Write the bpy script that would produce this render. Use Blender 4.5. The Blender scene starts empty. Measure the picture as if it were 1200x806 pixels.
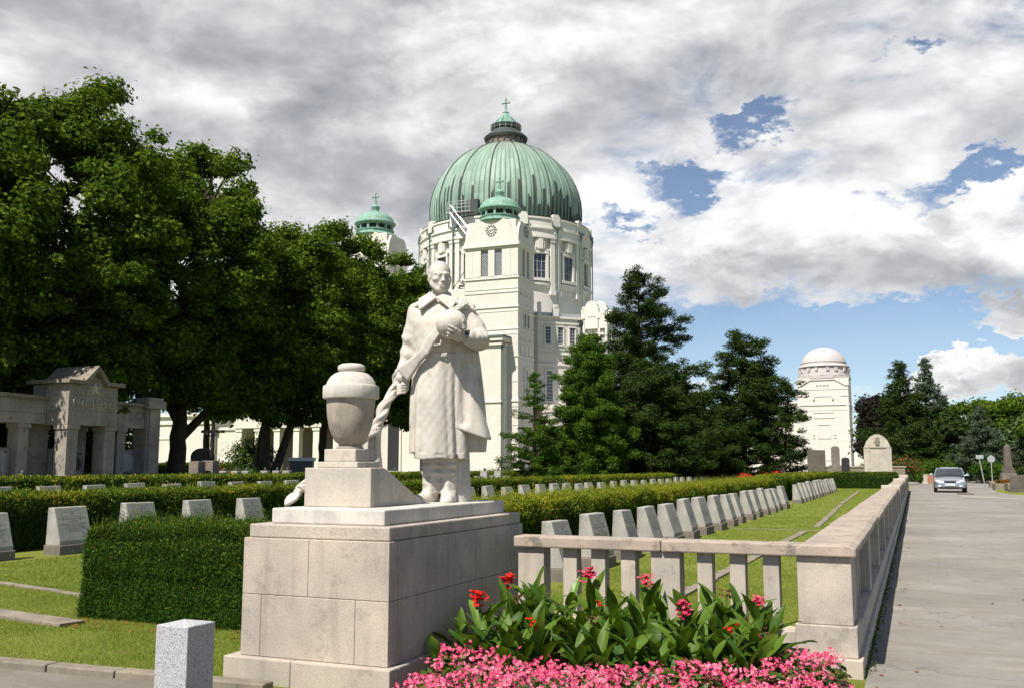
import bpy, math, random
import numpy as np
from mathutils import Vector, Matrix
R = math.radians
PI = math.pi
random.seed(7)
RNG = np.random.default_rng(11)
scene = bpy.context.scene
COL = scene.collection

# ------------------------------------------------------------------ mesh helpers
class MB:
    """collects shapes; build() links them as ONE mesh object"""
    def __init__(s):
        s.v = []; s.f = []; s.mi = []; s.cur = 0
    def mat(s, i): s.cur = i; return s
    def add(s, vs, fs):
        n = len(s.v)
        s.v += [tuple(map(float, v)) for v in vs]
        s.f += [tuple(i + n for i in f) for f in fs]
        s.mi += [s.cur] * len(fs)
        return s
    def box(s, x0, x1, y0, y1, z0, z1):
        if x1 < x0: x0, x1 = x1, x0
        if y1 < y0: y0, y1 = y1, y0
        return s.add([(x0,y0,z0),(x1,y0,z0),(x1,y1,z0),(x0,y1,z0),(x0,y0,z1),(x1,y0,z1),(x1,y1,z1),(x0,y1,z1)],
                     [(3,2,1,0),(4,5,6,7),(0,1,5,4),(1,2,6,5),(2,3,7,6),(3,0,4,7)])
    def rbox(s, c, u, hw, hd, z0, z1):
        """box with a horizontal direction u; hw along u, hd across"""
        ux, uy = u; l = math.hypot(ux, uy); ux /= l; uy /= l
        nx, ny = -uy, ux
        p = [(c[0]+ux*a*hw+nx*b*hd, c[1]+uy*a*hw+ny*b*hd) for a, b in ((-1,-1),(1,-1),(1,1),(-1,1))]
        return s.poly(p, z0, z1)
    def poly(s, pts, z0, z1):
        """vertical prism over a plan polygon (counter-clockwise)"""
        n = len(pts)
        a = sum(pts[i][0]*pts[(i+1) % n][1]-pts[(i+1) % n][0]*pts[i][1] for i in range(n))
        if a < 0: pts = pts[::-1]
        return s.add([(x,y,z0) for x,y in pts]+[(x,y,z1) for x,y in pts],
                     [tuple(range(n-1,-1,-1)), tuple(range(n,2*n))]+[(i,(i+1)%n,n+(i+1)%n,n+i) for i in range(n)])
    def prism(s, prof, a0, a1, axis='x'):
        """profile extruded along an axis. axis x: prof=(y,z); axis y: prof=(x,z)"""
        n = len(prof)
        ar = sum(prof[i][0]*prof[(i+1) % n][1]-prof[(i+1) % n][0]*prof[i][1] for i in range(n))
        if axis == 'x':
            if ar < 0: prof = prof[::-1]
            vs = [(a0,p,q) for p,q in prof]+[(a1,p,q) for p,q in prof]
        else:
            if ar > 0: prof = prof[::-1]
            vs = [(p,a0,q) for p,q in prof]+[(p,a1,q) for p,q in prof]
        return s.add(vs, [tuple(range(n-1,-1,-1)), tuple(range(n,2*n))]+[(i,(i+1)%n,n+(i+1)%n,n+i) for i in range(n)])
    def lathe(s, prof, n=32, c=(0,0), a0=0., a1=360., rmod=None):
        vs = []; fs = []
        full = abs(a1-a0) >= 359.9
        m = n if full else n+1
        for j,(r,z) in enumerate(prof):
            for i in range(m):
                a = R(a0+(a1-a0)*i/n)
                rr = r*(rmod(a, z) if rmod else 1)
                vs.append((c[0]+rr*math.cos(a), c[1]+rr*math.sin(a), z))
        for j in range(len(prof)-1):
            for i in range(n):
                k = (i+1) % m
                fs.append((j*m+i, j*m+k, (j+1)*m+k, (j+1)*m+i))
        if full:
            if prof[0][0] > 1e-4: fs.append(tuple(range(n-1,-1,-1)))
            if prof[-1][0] > 1e-4: fs.append(tuple((len(prof)-1)*m+i for i in range(n)))
        return s.add(vs, fs)
    def tube(s, pts, rads, n=8, rf=None, cap=True):
        pts = [Vector(p) for p in pts]; N = len(pts)
        if not hasattr(rads, '__len__'): rads = [rads]*N
        vs = []; fs = []; up = None
        for i in range(N):
            t = (pts[min(i+1,N-1)]-pts[max(i-1,0)]).normalized()
            if up is None:
                up = Vector((0,0,1)) if abs(t.z) < .9 else Vector((1,0,0))
            u = t.cross(up).normalized() if t.cross(up).length > 1e-5 else t.orthogonal().normalized()
            w = u.cross(t).normalized(); up = w
            for k in range(n):
                a = 2*PI*k/n
                r = rads[i]*(rf(a, i/(N-1)) if rf else 1)
                vs.append(pts[i]+u*math.cos(a)*r+w*math.sin(a)*r)
        for i in range(N-1):
            for k in range(n):
                k2 = (k+1) % n
                fs.append((i*n+k, (i+1)*n+k, (i+1)*n+k2, i*n+k2))
        if cap:
            fs.append(tuple(range(n))); fs.append(tuple((N-1)*n+k for k in range(n-1,-1,-1)))
        return s.add(vs, fs)
    def ball(s, c, r, n=12, m=8):
        if not hasattr(r, '__len__'): r = (r,r,r)
        vs = []; fs = []
        for j in range(1,m):
            ph = PI*j/m
            for i in range(n):
                a = 2*PI*i/n
                vs.append((c[0]+r[0]*math.sin(ph)*math.cos(a), c[1]+r[1]*math.sin(ph)*math.sin(a), c[2]-r[2]*math.cos(ph)))
        b = len(vs); vs.append((c[0],c[1],c[2]-r[2])); vs.append((c[0],c[1],c[2]+r[2]))
        for j in range(m-2):
            for i in range(n):
                k = (i+1) % n
                fs.append((j*n+i, j*n+k, (j+1)*n+k, (j+1)*n+i))
        for i in range(n):
            k = (i+1) % n
            fs.append((b, k, i)); fs.append((b+1, (m-2)*n+i, (m-2)*n+k))
        return s.add(vs, fs)
    def build(s, name, mats, parent=None, smooth=None, bevel=0, seg=2, loc=None, rot=None):
        me = bpy.data.meshes.new(name)
        me.from_pydata(s.v, [], s.f)
        if not isinstance(mats, (list, tuple)): mats = [mats]
        for m in mats: me.materials.append(m)
        if len(mats) > 1: me.polygons.foreach_set('material_index', s.mi)
        if smooth is not None:
            me.polygons.foreach_set('use_smooth', [True]*len(me.polygons))
            me.set_sharp_from_angle(angle=R(smooth))
        me.update()
        o = bpy.data.objects.new(name, me); COL.objects.link(o)
        if parent is not None: o.parent = parent
        if loc is not None: o.location = loc
        if rot is not None: o.rotation_euler = rot
        if bevel:
            b = o.modifiers.new('bevel', 'BEVEL'); b.width = bevel; b.segments = seg; b.limit_method = 'ANGLE'; b.angle_limit = R(40)
        return o

def np_mesh(name, V, F, mats, parent=None, midx=None, smooth=False, loc=None):
    """fast mesh from numpy arrays (F: (n,3) or (n,4))"""
    me = bpy.data.meshes.new(name)
    k = F.shape[1]
    me.vertices.add(len(V)); me.vertices.foreach_set('co', np.ascontiguousarray(V, dtype=np.float32).ravel())
    me.loops.add(F.size); me.loops.foreach_set('vertex_index', np.ascontiguousarray(F, dtype=np.int32).ravel())
    me.polygons.add(len(F)); me.polygons.foreach_set('loop_start', np.arange(0, F.size, k, dtype=np.int32))
    me.update(calc_edges=True)
    if not isinstance(mats, (list, tuple)): mats = [mats]
    for m in mats: me.materials.append(m)
    if midx is not None: me.polygons.foreach_set('material_index', np.ascontiguousarray(midx, dtype=np.int32))
    if smooth: me.polygons.foreach_set('use_smooth', np.ones(len(F), dtype=bool))
    me.update()
    o = bpy.data.objects.new(name, me); COL.objects.link(o)
    if parent is not None: o.parent = parent
    if loc is not None: o.location = loc
    return o

def tag(o, label=None, cat=None, group=None, kind=None):
    if label: o['label'] = label
    if cat: o['category'] = cat
    if group: o['group'] = group
    if kind: o['kind'] = kind
    return o
def thing(name, label, cat, loc=(0,0,0), rz=0., group=None):
    o = bpy.data.objects.new(name, None); COL.objects.link(o)
    o.location = loc; o.rotation_euler = (0,0,rz); o.empty_display_size = .1
    return tag(o, label, cat, group)
def copy_tree(root, loc, rz=None, label=None):
    r = root.copy(); COL.objects.link(r); r.location = loc
    if rz is not None: r.rotation_euler = (0,0,rz)
    if label: r['label'] = label
    for ch in list(root.children):
        c = ch.copy(); COL.objects.link(c); c.parent = r
        for g in list(ch.children):
            d = g.copy(); COL.objects.link(d); d.parent = c
    return r
ORD = ['first','second','third','fourth','fifth','sixth','seventh','eighth','ninth','tenth','eleventh','twelfth','thirteenth','fourteenth',
       'fifteenth','sixteenth','seventeenth','eighteenth','nineteenth','twentieth','twenty-first','twenty-second','twenty-third','twenty-fourth']

# ------------------------------------------------------------------ materials
class NT:
    def __init__(s, name):
        s.m = bpy.data.materials.new(name); s.m.use_nodes = True
        s.t = s.m.node_tree; s.n = s.t.nodes; s.n.clear()
        s.out = s.n.new('ShaderNodeOutputMaterial')
    def new(s, t, **kw):
        n = s.n.new('ShaderNode'+t)
        for k, v in kw.items():
            if k.startswith('i_'):
                key = k[2:]; key = int(key) if key.isdigit() else key.replace('_', ' ')
                n.inputs[key].default_value = v
            else: setattr(n, k, v)
        return n
    def link(s, a, b): s.t.links.new(a, b)
    def co(s, kind='Object', scale=(1,1,1)):
        c = s.new('TexCoord'); mp = s.new('Mapping'); mp.inputs['Scale'].default_value = scale
        s.link(c.outputs[kind], mp.inputs['Vector']); return mp.outputs[0]
    def noise(s, vec, scale, detail=4, rough=.55, out='Fac'):
        n = s.new('TexNoise'); n.inputs['Scale'].default_value = scale; n.inputs['Detail'].default_value = detail
        n.inputs['Roughness'].default_value = rough; s.link(vec, n.inputs['Vector']); return n.outputs[out]
    def ramp(s, fac, stops, interp='LINEAR'):
        r = s.new('ValToRGB'); r.color_ramp.interpolation = interp
        el = r.color_ramp.elements
        while len(el) < len(stops): el.new(.5)
        for e, (p, c) in zip(el, stops):
            e.position = p; e.color = (c, c, c, 1) if not hasattr(c, '__len__') else (*c, 1)
        s.link(fac, r.inputs[0]); return r.outputs[0]
    def mix(s, fac, a, b, mode='MIX'):
        m = s.new('Mix', data_type='RGBA', blend_type=mode)
        for inp, v in ((m.inputs[0], fac), (m.inputs[6], a), (m.inputs[7], b)):
            if hasattr(v, 'is_linked'): s.link(v, inp)
            elif hasattr(v, '__len__'): inp.default_value = (*v, 1)[:4]
            else: inp.default_value = v
        return m.outputs[2]
    def math(s, op, a, b=0., c=0., clamp=False):
        m = s.new('Math', operation=op, use_clamp=clamp)
        for inp, v in zip(m.inputs, (a, b, c)):
            if hasattr(v, 'is_linked'): s.link(v, inp)
            else: inp.default_value = v
        return m.outputs[0]
    def bump(s, h, strength=.3, dist=.01):
        b = s.new('Bump'); b.inputs['Strength'].default_value = strength; b.inputs['Distance'].default_value = dist
        s.link(h, b.inputs['Height']); return b.outputs[0]
    def bsdf(s, col, rough=.8, normal=None, metallic=0., spec=.3, trans=0., alpha=None):
        b = s.new('BsdfPrincipled')
        for key, v in (('Base Color', col), ('Roughness', rough), ('Metallic', metallic), ('Specular IOR Level', spec)):
            if hasattr(v, 'is_linked'): s.link(v, b.inputs[key])
            elif hasattr(v, '__len__'): b.inputs[key].default_value = (*v, 1)
            else: b.inputs[key].default_value = v
        if normal is not None: s.link(normal, b.inputs['Normal'])
        s.link(b.outputs[0], s.out.inputs[0]); return b

def stone(name, col, dark=.72, warm=(1.04,1.0,.93), scale=1., bump=.35, speck=.10, streak=.25, rough=.85, dist=.004, lichen=0.):
    """weathered stone: blotches, dark rain streaks, fine grain and pits"""
    t = NT(name); v = t.co('Object')
    big = t.noise(v, 1.3*scale, 5, .6); mid = t.noise(v, 7*scale, 5, .65); fine = t.noise(v, 90*scale, 3, .7)
    d = tuple(c*dark for c in col); w = tuple(c*k for c, k in zip(col, warm))
    c = t.mix(t.ramp(big, [(.38, 0.), (.66, 1.)]), d, w)
    c = t.mix(t.ramp(mid, [(.35, .0), (.7, .5)]), c, tuple(x*.86 for x in col))
    vs = t.co('Object', (5*scale, 5*scale, .5*scale))
    st = t.noise(vs, 1.2, 4, .6)
    c = t.mix(t.math('MULTIPLY', t.ramp(st, [(.52, 0.), (.74, 1.)]), streak), c, tuple(x*.42 for x in col))
    if lichen:
        li = t.noise(v, 3.1*scale, 8, .75)
        c = t.mix(t.math('MULTIPLY', t.ramp(li, [(.56, 0.), (.62, 1.)]), lichen), c, (.075,.068,.05))
    c = t.mix(speck, c, t.ramp(fine, [(.3, .0), (.75, 1.)]), 'OVERLAY')
    h = t.math('ADD', t.math('MULTIPLY', fine, .5), mid)
    t.bsdf(c, rough, t.bump(h, bump, dist)); return t.m

def plain(name, col, rough=.6, metallic=0., var=.12, scale=6., spec=.4, bump=0.):
    t = NT(name); v = t.co('Object'); n = t.noise(v, scale, 4, .6)
    c = t.mix(n, tuple(x*(1-var) for x in col), tuple(min(1, x*(1+var)) for x in col))
    nm = t.bump(t.noise(v, scale*8, 3), bump, .004) if bump else None
    t.bsdf(c, rough, nm, metallic, spec); return t.m

def leafmat(name, stops, rough=.55, transl=.3, tcol=(.12,.2,.02), spec=.25, patch=.25, pscale=.6):
    """each leaf its own shade (random per island) with patchy clumps"""
    t = NT(name); g = t.new('NewGeometry'); v = t.co('Object')
    f = t.math('ADD', t.math('MULTIPLY', g.outputs['Random Per Island'], 1-patch), t.math('MULTIPLY', t.ramp(t.noise(v, pscale, 3), [(.3,0.),(.7,1.)]), patch))
    c = t.ramp(f, stops)
    b = t.bsdf(c, rough, None, 0., spec)
    tr = t.new('BsdfTranslucent'); t.link(t.mix(1., c, tcol, 'ADD') if False else t.mix(.5, c, tcol), tr.inputs[0])
    mx = t.new('MixShader'); mx.inputs[0].default_value = transl
    t.link(b.outputs[0], mx.inputs[1]); t.link(tr.outputs[0], mx.inputs[2]); t.link(mx.outputs[0], t.out.inputs[0])
    return t.m

M = {}
M['monument'] = stone('pale_limestone', (.50,.455,.40), .72, scale=1.4, bump=.55, speck=.2, streak=.40, lichen=.2)
M['pedestal'] = stone('pedestal_stone', (.46,.405,.35), .70, scale=1.3, bump=.6, speck=.26, streak=.50, lichen=.22)
M['statue'] = stone('carved_limestone', (.56,.525,.475), .76, warm=(1.03,1.0,.95), scale=2.6, bump=.6, speck=.14, streak=.45, lichen=.18)
M['urnstone'] = stone('urn_stone', (.58,.55,.51), .66, scale=3.0, bump=.35, speck=.12, streak=.4)
M['urnbowl'] = stone('stained_urn_stone', (.44,.385,.325), .50, scale=3.4, bump=.4, speck=.14, streak=.55, lichen=.15)
M['balstone'] = stone('balustrade_stone', (.47,.42,.365), .70, scale=1.6, bump=.5, speck=.2, streak=.45, lichen=.25)
M['capstone'] = stone('cap_stone', (.40,.335,.285), .66, scale=1.9, bump=.6, speck=.2, streak=.3, lichen=.55, dist=.008)
M['grave'] = stone('grey_gravestone', (.37,.36,.335), .74, scale=2.6, bump=.35, speck=.18, streak=.6, lichen=.35)
M['gravebase'] = stone('rough_gravestone_base', (.21,.185,.16), .6, scale=2.5, bump=.5, speck=.2, streak=.3, lichen=.4)
M['gate'] = stone('memorial_stone', (.34,.305,.265), .62, scale=.8, bump=.45, speck=.14, streak=.55, lichen=.5, dist=.01)
M['darkstone'] = stone('dark_stone', (.12,.105,.09), .7, scale=1.5, bump=.4, streak=.3)
M['edging'] = stone('edging_stone', (.25,.22,.175), .6, scale=2.4, bump=.6, speck=.25, lichen=.4)

def granite():
    t = NT('grey_granite'); v = t.co('Object')
    a = t.new('TexVoronoi'); a.inputs['Scale'].default_value = 300; t.link(v, a.inputs[0])
    sep = t.new('SeparateColor'); t.link(a.outputs['Color'], sep.inputs[0])
    c = t.ramp(sep.outputs[0], [(.0,(.09,.09,.095)),(.14,(.16,.16,.17)),(.3,(.40,.40,.41)),(.75,(.52,.52,.53)),(1.,(.68,.68,.68))], 'CONSTANT')
    c = t.mix(t.math('MULTIPLY', t.noise(v, 3, 4), .3), c, (.3,.3,.3))
    t.bsdf(c, .7, t.bump(t.noise(v, 150, 2), .3, .002)); return t.m
M['granite'] = granite()

def church_wall(name='white_church_wall', col=(.60,.57,.515), bw=1.4, bh=.62):
    t = NT(name); tc = t.new('TexCoord'); s = t.new('SeparateXYZ'); t.link(tc.outputs['Object'], s.inputs[0])
    cb = t.new('CombineXYZ'); t.link(t.math('ADD', s.outputs[0], s.outputs[1]), cb.inputs[0]); t.link(s.outputs[2], cb.inputs[1])
    b = t.new('TexBrick'); t.link(cb.outputs[0], b.inputs['Vector'])
    for k, x in (('Scale',1.),('Mortar Size',.012),('Mortar Smooth',.6),('Brick Width',bw),('Row Height',bh)): b.inputs[k].default_value = x
    b.inputs['Color1'].default_value = (1,1,1,1); b.inputs['Color2'].default_value = (.955,.95,.94,1); b.inputs['Mortar'].default_value = (.74,.73,.71,1)
    v = t.co('Object'); n = t.noise(v, .25, 5, .6); n2 = t.noise(t.co('Object', (1.2,1.2,.12)), 1.1, 5, .65)
    c = t.mix(n, tuple(x*.95 for x in col), tuple(min(x*1.03,.86) for x in col))
    c = t.mix(t.math('MULTIPLY', t.ramp(n2, [(.52,0.),(.78,1.)]), .34), c, tuple(x*.6 for x in col))
    c = t.mix(1., c, b.outputs[0], 'MULTIPLY')
    t.bsdf(c, .75, t.bump(b.outputs['Fac'], -.25, .02)); return t.m
M['church'] = church_wall()
M['churchtrim'] = plain('white_cornice_stone', (.61,.585,.53), .7, var=.06, scale=.8)
M['tower2'] = church_wall('white_gate_tower_wall', (.64,.60,.54), 1.1, .5)
M['greydome'] = stone('pale_concrete_dome', (.50,.47,.47), .85, scale=.3, bump=.2, speck=.05, streak=.3)

def patina():
    t = NT('green_copper_patina'); tc = t.new('TexCoord'); s = t.new('SeparateXYZ'); t.link(tc.outputs['Object'], s.inputs[0])
    ang = t.math('ARCTAN2', s.outputs[1], s.outputs[0]); z = s.outputs[2]
    # sheet-to-sheet variation round the dome
    strip = t.math('FLOOR', t.math('MULTIPLY', ang, 96/(2*PI)*1.0))
    cb = t.new('CombineXYZ'); t.link(strip, cb.inputs[0]); t.link(t.math('FLOOR', t.math('MULTIPLY', z, .55)), cb.inputs[1])
    wn = t.new('TexWhiteNoise', noise_dimensions='2D'); t.link(cb.outputs[0], wn.inputs['Vector'])
    wn1 = t.new('TexWhiteNoise', noise_dimensions='1D'); t.link(strip, wn1.inputs['W'])
    c = t.mix(wn.outputs[0], (.175,.265,.21), (.265,.36,.295))
    c2 = t.new('CombineXYZ'); t.link(t.math('MULTIPLY', ang, 60.), c2.inputs[0]); t.link(t.math('MULTIPLY', z, .22), c2.inputs[1])
    st = t.noise(c2.outputs[0], 1.0, 5, .65)
    c = t.mix(t.ramp(st, [(.42,0.),(.75,.75)]), c, (.09,.155,.12))
    # brownish wash under the lantern
    top = t.math('MULTIPLY', t.math('SUBTRACT', z, 46.), .25, clamp=True)
    c = t.mix(t.math('MULTIPLY', top, .45), c, (.20,.195,.15))
    # black oxide streaks rising from the gutter, a height of their own on each sheet
    c3 = t.new('CombineXYZ'); t.link(t.math('MULTIPLY', ang, 7.), c3.inputs[0])
    lowf = t.noise(c3.outputs[0], 1.3, 2)
    hgt = t.math('ADD', t.math('MULTIPLY', t.math('POWER', wn1.outputs[0], 1.3), 5.0), t.math('MULTIPLY', lowf, 5.2))
    hgt = t.math('ADD', hgt, 35.5)
    fr = t.math('FRACT', t.math('MULTIPLY', ang, 96/(2*PI)))
    side = t.math('GREATER_THAN', fr, .38)
    mask = t.math('MULTIPLY', t.math('LESS_THAN', z, hgt), side)
    c = t.mix(t.math('MULTIPLY', mask, .94), c, (.018,.025,.021))
    # standing seams
    seam = t.math('GREATER_THAN', fr, .90)
    c = t.mix(t.math('MULTIPLY', seam, .7), c, (.06,.10,.08))
    t.bsdf(c, .6, None, .0, .4); return t.m
M['patina'] = patina()
def patina2():
    t = NT('small_cupola_patina'); v = t.co('Object', (2,2,.6)); n = t.noise(v, 1.6, 5, .65)
    c = t.mix(t.ramp(n, [(.3,0.),(.7,1.)]), (.10,.19,.15), (.24,.40,.325))
    t.bsdf(c, .6, t.bump(n, .2, .02)); return t.m
M['patina2'] = patina2()
M['pipecopper'] = plain('weathered_copper_pipe', (.10,.15,.13), .6, var=.3, scale=1.)
M['lattice'] = plain('lattice_bars', (.33,.33,.34), .6, var=.1)
M['darkcopper'] = plain('dark_copper', (.045,.055,.05), .55, var=.3, scale=1.)
M['brownpanel'] = plain('brown_panel', (.16,.13,.11), .6, var=.2, scale=1.)
M['steel'] = plain('galvanised_steel', (.42,.43,.45), .45, .5, var=.1)
def window_glass(name='dark_window_glass', col=(.035,.045,.06)):
    t = NT(name); t.bsdf(col, .12, None, 0., .6); return t.m
M['glass'] = window_glass()
M['black'] = plain('dark_opening', (.02,.02,.022), .8)
M['lattice'] = plain('lattice_bars', (.40,.41,.43), .6, var=.1)
M['windowbar'] = plain('white_window_bars', (.36,.36,.35), .6, var=.05)
M['bark'] = stone('tree_bark', (.085,.068,.05), .6, scale=1.2, bump=.9, speck=.3, streak=.6, dist=.03)
M['pinebark'] = stone('pine_bark', (.10,.07,.05), .6, scale=1.2, bump=.9, speck=.3, streak=.5, dist=.03)
M['plane'] = leafmat('plane_tree_leaves', [(0.,(.014,.032,.003)),(.45,(.038,.076,.005)),(.8,(.090,.145,.008)),(1.,(.19,.24,.02))], transl=.34, tcol=(.20,.30,.01), spec=.08, rough=.7)
M['pine'] = leafmat('pine_needles', [(0.,(.008,.018,.004)),(.5,(.018,.036,.006)),(1.,(.048,.072,.012))], transl=.12, spec=.08, rough=.7)
M['thuja'] = leafmat('bright_conifer_leaves', [(0.,(.016,.042,.004)),(.5,(.038,.085,.006)),(1.,(.09,.145,.014))], transl=.22, spec=.08, rough=.7)
M['spruce'] = leafmat('blue_spruce_needles', [(0.,(.018,.035,.018)),(.5,(.038,.062,.032)),(1.,(.08,.11,.06))], transl=.1)
M['beech'] = leafmat('copper_beech_leaves', [(0.,(.008,.008,.006)),(.6,(.016,.014,.010)),(1.,(.035,.026,.018))], transl=.15, tcol=(.05,.02,.01), spec=.05)
M['broad'] = leafmat('distant_leaves', [(0.,(.015,.035,.005)),(.5,(.032,.065,.008)),(1.,(.075,.12,.015))], transl=.2)
M['yew'] = leafmat('yew_needles', [(0.,(.009,.026,.003)),(.5,(.024,.060,.005)),(.85,(.052,.110,.008)),(1.,(.09,.16,.010))], transl=.15, spec=.1, rough=.7, patch=.3, pscale=2.)
M['yewtip'] = leafmat('fresh_yew_tips', [(0.,(.07,.14,.006)),(.5,(.15,.21,.008)),(.78,(.34,.30,.010)),(1.,(.50,.34,.015))], transl=.3, tcol=(.4,.35,.02), patch=.35, pscale=1.1)
M['yewbrown'] = leafmat('withered_sprigs', [(0.,(.16,.06,.015)),(1.,(.30,.12,.03))], transl=.1)
M['hedgecore'] = plain('hedge_inside', (.008,.014,.006), .95, var=.5, scale=9)
M['grassblade'] = leafmat('grass_blades', [(0.,(.085,.13,.012)),(.5,(.165,.225,.022)),(.85,(.24,.26,.045)),(1.,(.38,.32,.12))], transl=.3, tcol=(.25,.35,.04), patch=.45, pscale=1.6)
M['skin'] = M['statue']
# ------------------------------------------------------------------ camera, sun and sky
EYE = 1.5
PITCH = math.atan(143/1120.)
YAW = math.atan(472/(1120*math.cos(PITCH)+143*math.sin(PITCH)))
cam = bpy.data.cameras.new('camera'); camo = bpy.data.objects.new('camera', cam); COL.objects.link(camo)
camo.location = (0,0,EYE); camo.rotation_euler = (PI/2+PITCH, 0, YAW)
cam.sensor_width = 36; cam.lens = 36*1120/1200.; cam.clip_end = 20000; cam.clip_start = .1
scene.camera = camo
scene.view_settings.view_transform = 'Standard'; scene.view_settings.look = 'None'
scene.view_settings.exposure = 0.68; scene.view_settings.gamma = 1; scene.view_settings.use_curve_mapping = False

SUN_EL = R(55); SUN_AZ = R(180+13)     # azimuth clockwise from +Y: behind the camera and to its left
sd = Vector((math.sin(SUN_AZ)*math.cos(SUN_EL), math.cos(SUN_AZ)*math.cos(SUN_EL), math.sin(SUN_EL)))
sl = bpy.data.lights.new('sun', 'SUN'); sl.energy = 5.0; sl.angle = R(.5); sl.color = (1.0,.94,.84)
so = bpy.data.objects.new('sun', sl); COL.objects.link(so); so.rotation_euler = sd.to_track_quat('Z','Y').to_euler(); so.location = (0,-20,40)

def direction(el, az):
    """unit vector from elevation / azimuth (degrees, azimuth clockwise from +Y)"""
    e, a = R(el), R(az); return (math.sin(a)*math.cos(e), math.cos(a)*math.cos(e), math.sin(e))

def make_world():
    w = bpy.data.worlds.new('World'); scene.world = w; w.use_nodes = True; w.cycles.sampling_method = 'MANUAL'; w.cycles.sample_map_resolution = 256
    t = NT.__new__(NT); t.t = w.node_tree; t.n = t.t.nodes; t.n.clear(); t.out = t.n.new('ShaderNodeOutputWorld')
    sky = t.new('TexSky', sky_type='NISHITA'); sky.sun_disc = False; sky.sun_elevation = SUN_EL; sky.sun_rotation = SUN_AZ
    sky.air_density = .85; sky.dust_density = .05; sky.ozone_density = 2.5
    tc = t.new('TexCoord'); d = tc.outputs['Generated']
    sp = t.new('SeparateXYZ'); t.link(d, sp.inputs[0])
    zz = t.math('MAXIMUM', t.math('ADD', sp.outputs[2], .10), .04)
    cb = t.new('CombineXYZ'); t.link(t.math('DIVIDE', sp.outputs[0], zz), cb.inputs[0]); t.link(t.math('DIVIDE', sp.outputs[1], zz), cb.inputs[1])
    p = cb.outputs[0]
    def vadd(a, vec):
        m = t.new('VectorMath', operation='ADD'); t.link(a, m.inputs[0]); m.inputs[1].default_value = vec; return m.outputs[0]
    # puffy coordinates: a blend of the cloud plane and the view sphere so that near clouds billow upward
    def fbm(vec, sc, det, rough, dist=0.):
        n = t.new('TexNoise'); n.inputs['Scale'].default_value = sc; n.inputs['Detail'].default_value = det
        n.inputs['Roughness'].default_value = rough; n.inputs['Distortion'].default_value = dist; t.link(vec, n.inputs['Vector']); return n
    sc1 = t.new('VectorMath', operation='MULTIPLY'); t.link(d, sc1.inputs[0]); sc1.inputs[1].default_value = (1,1,1.9)
    q = sc1.outputs[0]
    wn = fbm(q, 8., 6, .68)
    warp = t.new('VectorMath', operation='MULTIPLY_ADD'); t.link(wn.outputs['Color'], warp.inputs[0]); warp.inputs[1].default_value = (.19,.19,.19); 
    m2 = t.new('VectorMath', operation='ADD'); t.link(d, m2.inputs[0]); m2.inputs[1].default_value = (-.095,-.095,-.095); t.link(m2.outputs[0], warp.inputs[2])
    dw = warp.outputs[0]
    def blob(el, az, rad, wgt, squash=1.):
        c = direction(el, az)
        # local tangent frame so that a blob can be wider than tall
        df = t.new('VectorMath', operation='SUBTRACT'); t.link(dw, df.inputs[0]); df.inputs[1].default_value = c
        az_ = R(az); rx = (math.cos(az_), -math.sin(az_), 0)
        up = Vector(rx).cross(Vector(c)); up = up if up.z > 0 else -up
        a = t.new('VectorMath', operation='DOT_PRODUCT'); t.link(df.outputs[0], a.inputs[0]); a.inputs[1].default_value = rx
        b = t.new('VectorMath', operation='DOT_PRODUCT'); t.link(df.outputs[0], b.inputs[0]); b.inputs[1].default_value = up
        a2 = t.math('POWER', t.math('DIVIDE', a.outputs['Value'], R(rad)), 2.); b2 = t.math('POWER', t.math('DIVIDE', b.outputs['Value'], R(rad/squash)), 2.)
        f = t.math('SUBTRACT', 1., t.math('ADD', a2, b2), clamp=True)
        front = t.new('VectorMath', operation='DOT_PRODUCT'); t.link(d, front.inputs[0]); front.inputs[1].default_value = c
        f = t.math('MULTIPLY', f, t.math('GREATER_THAN', front.outputs['Value'], 0.))
        return t.math('MULTIPLY', f, wgt)
    def total(lst):
        s = None
        for b in lst:
            x = blob(*b); s = x if s is None else t.math('ADD', s, x)
        return s
    big = fbm(p, .55, 5, .58, .2).outputs['Fac']
    puff = fbm(q, 6.5, 8, .56, .30).outputs['Fac']
    dens = t.math('ADD', t.math('MULTIPLY', big, .34), t.math('MULTIPLY', puff, .66))
    gaps = [(23.9,-30.4,1.973,-0.12,1.794), (20,-8.7,1.776,-0.202,1.656), (20.5,-6.9,1.615,-0.202,1.49), (21.5,-5.6,0.897,-0.06,1.38), (16.5,-11.5,2.87,-0.148,3.036), (14.2,-15.4,2.332,-0.188,2.76), (21.7,1,1.973,-0.165,2.76), (22.2,-1.7,1.346,-0.072,2.76), (15.8,2.3,3.3,-0.226,3.036), (14.6,-1.2,2.682,-0.209,2.76), (16.5,5.1,2.579,-0.191,2.76), (7.6,-6.6,9,-0.3,2.5), (7.5,0.7,6,-0.2,3), (9.5,-0.5,3,-0,2), (12.2,-9.4,7,0.14,1.6), (11.8,-2.7,7,0.14,2), (12.2,3.1,5,0.16,1.6), (8.2,4.6,2.6,0.34,3.2), (5.1,2.1,2.2,0.4,1.4), (4.6,0.4,1.6,0.3,1.6), (4.8,5.3,1.8,0.4,1.2), (9.2,-4.6,4,0.2,5), (20.5,-40.7,14,0.16,1), (21.4,-28,12,0.12,1), (25.2,-20.5,12,0.14,1)]
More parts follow.
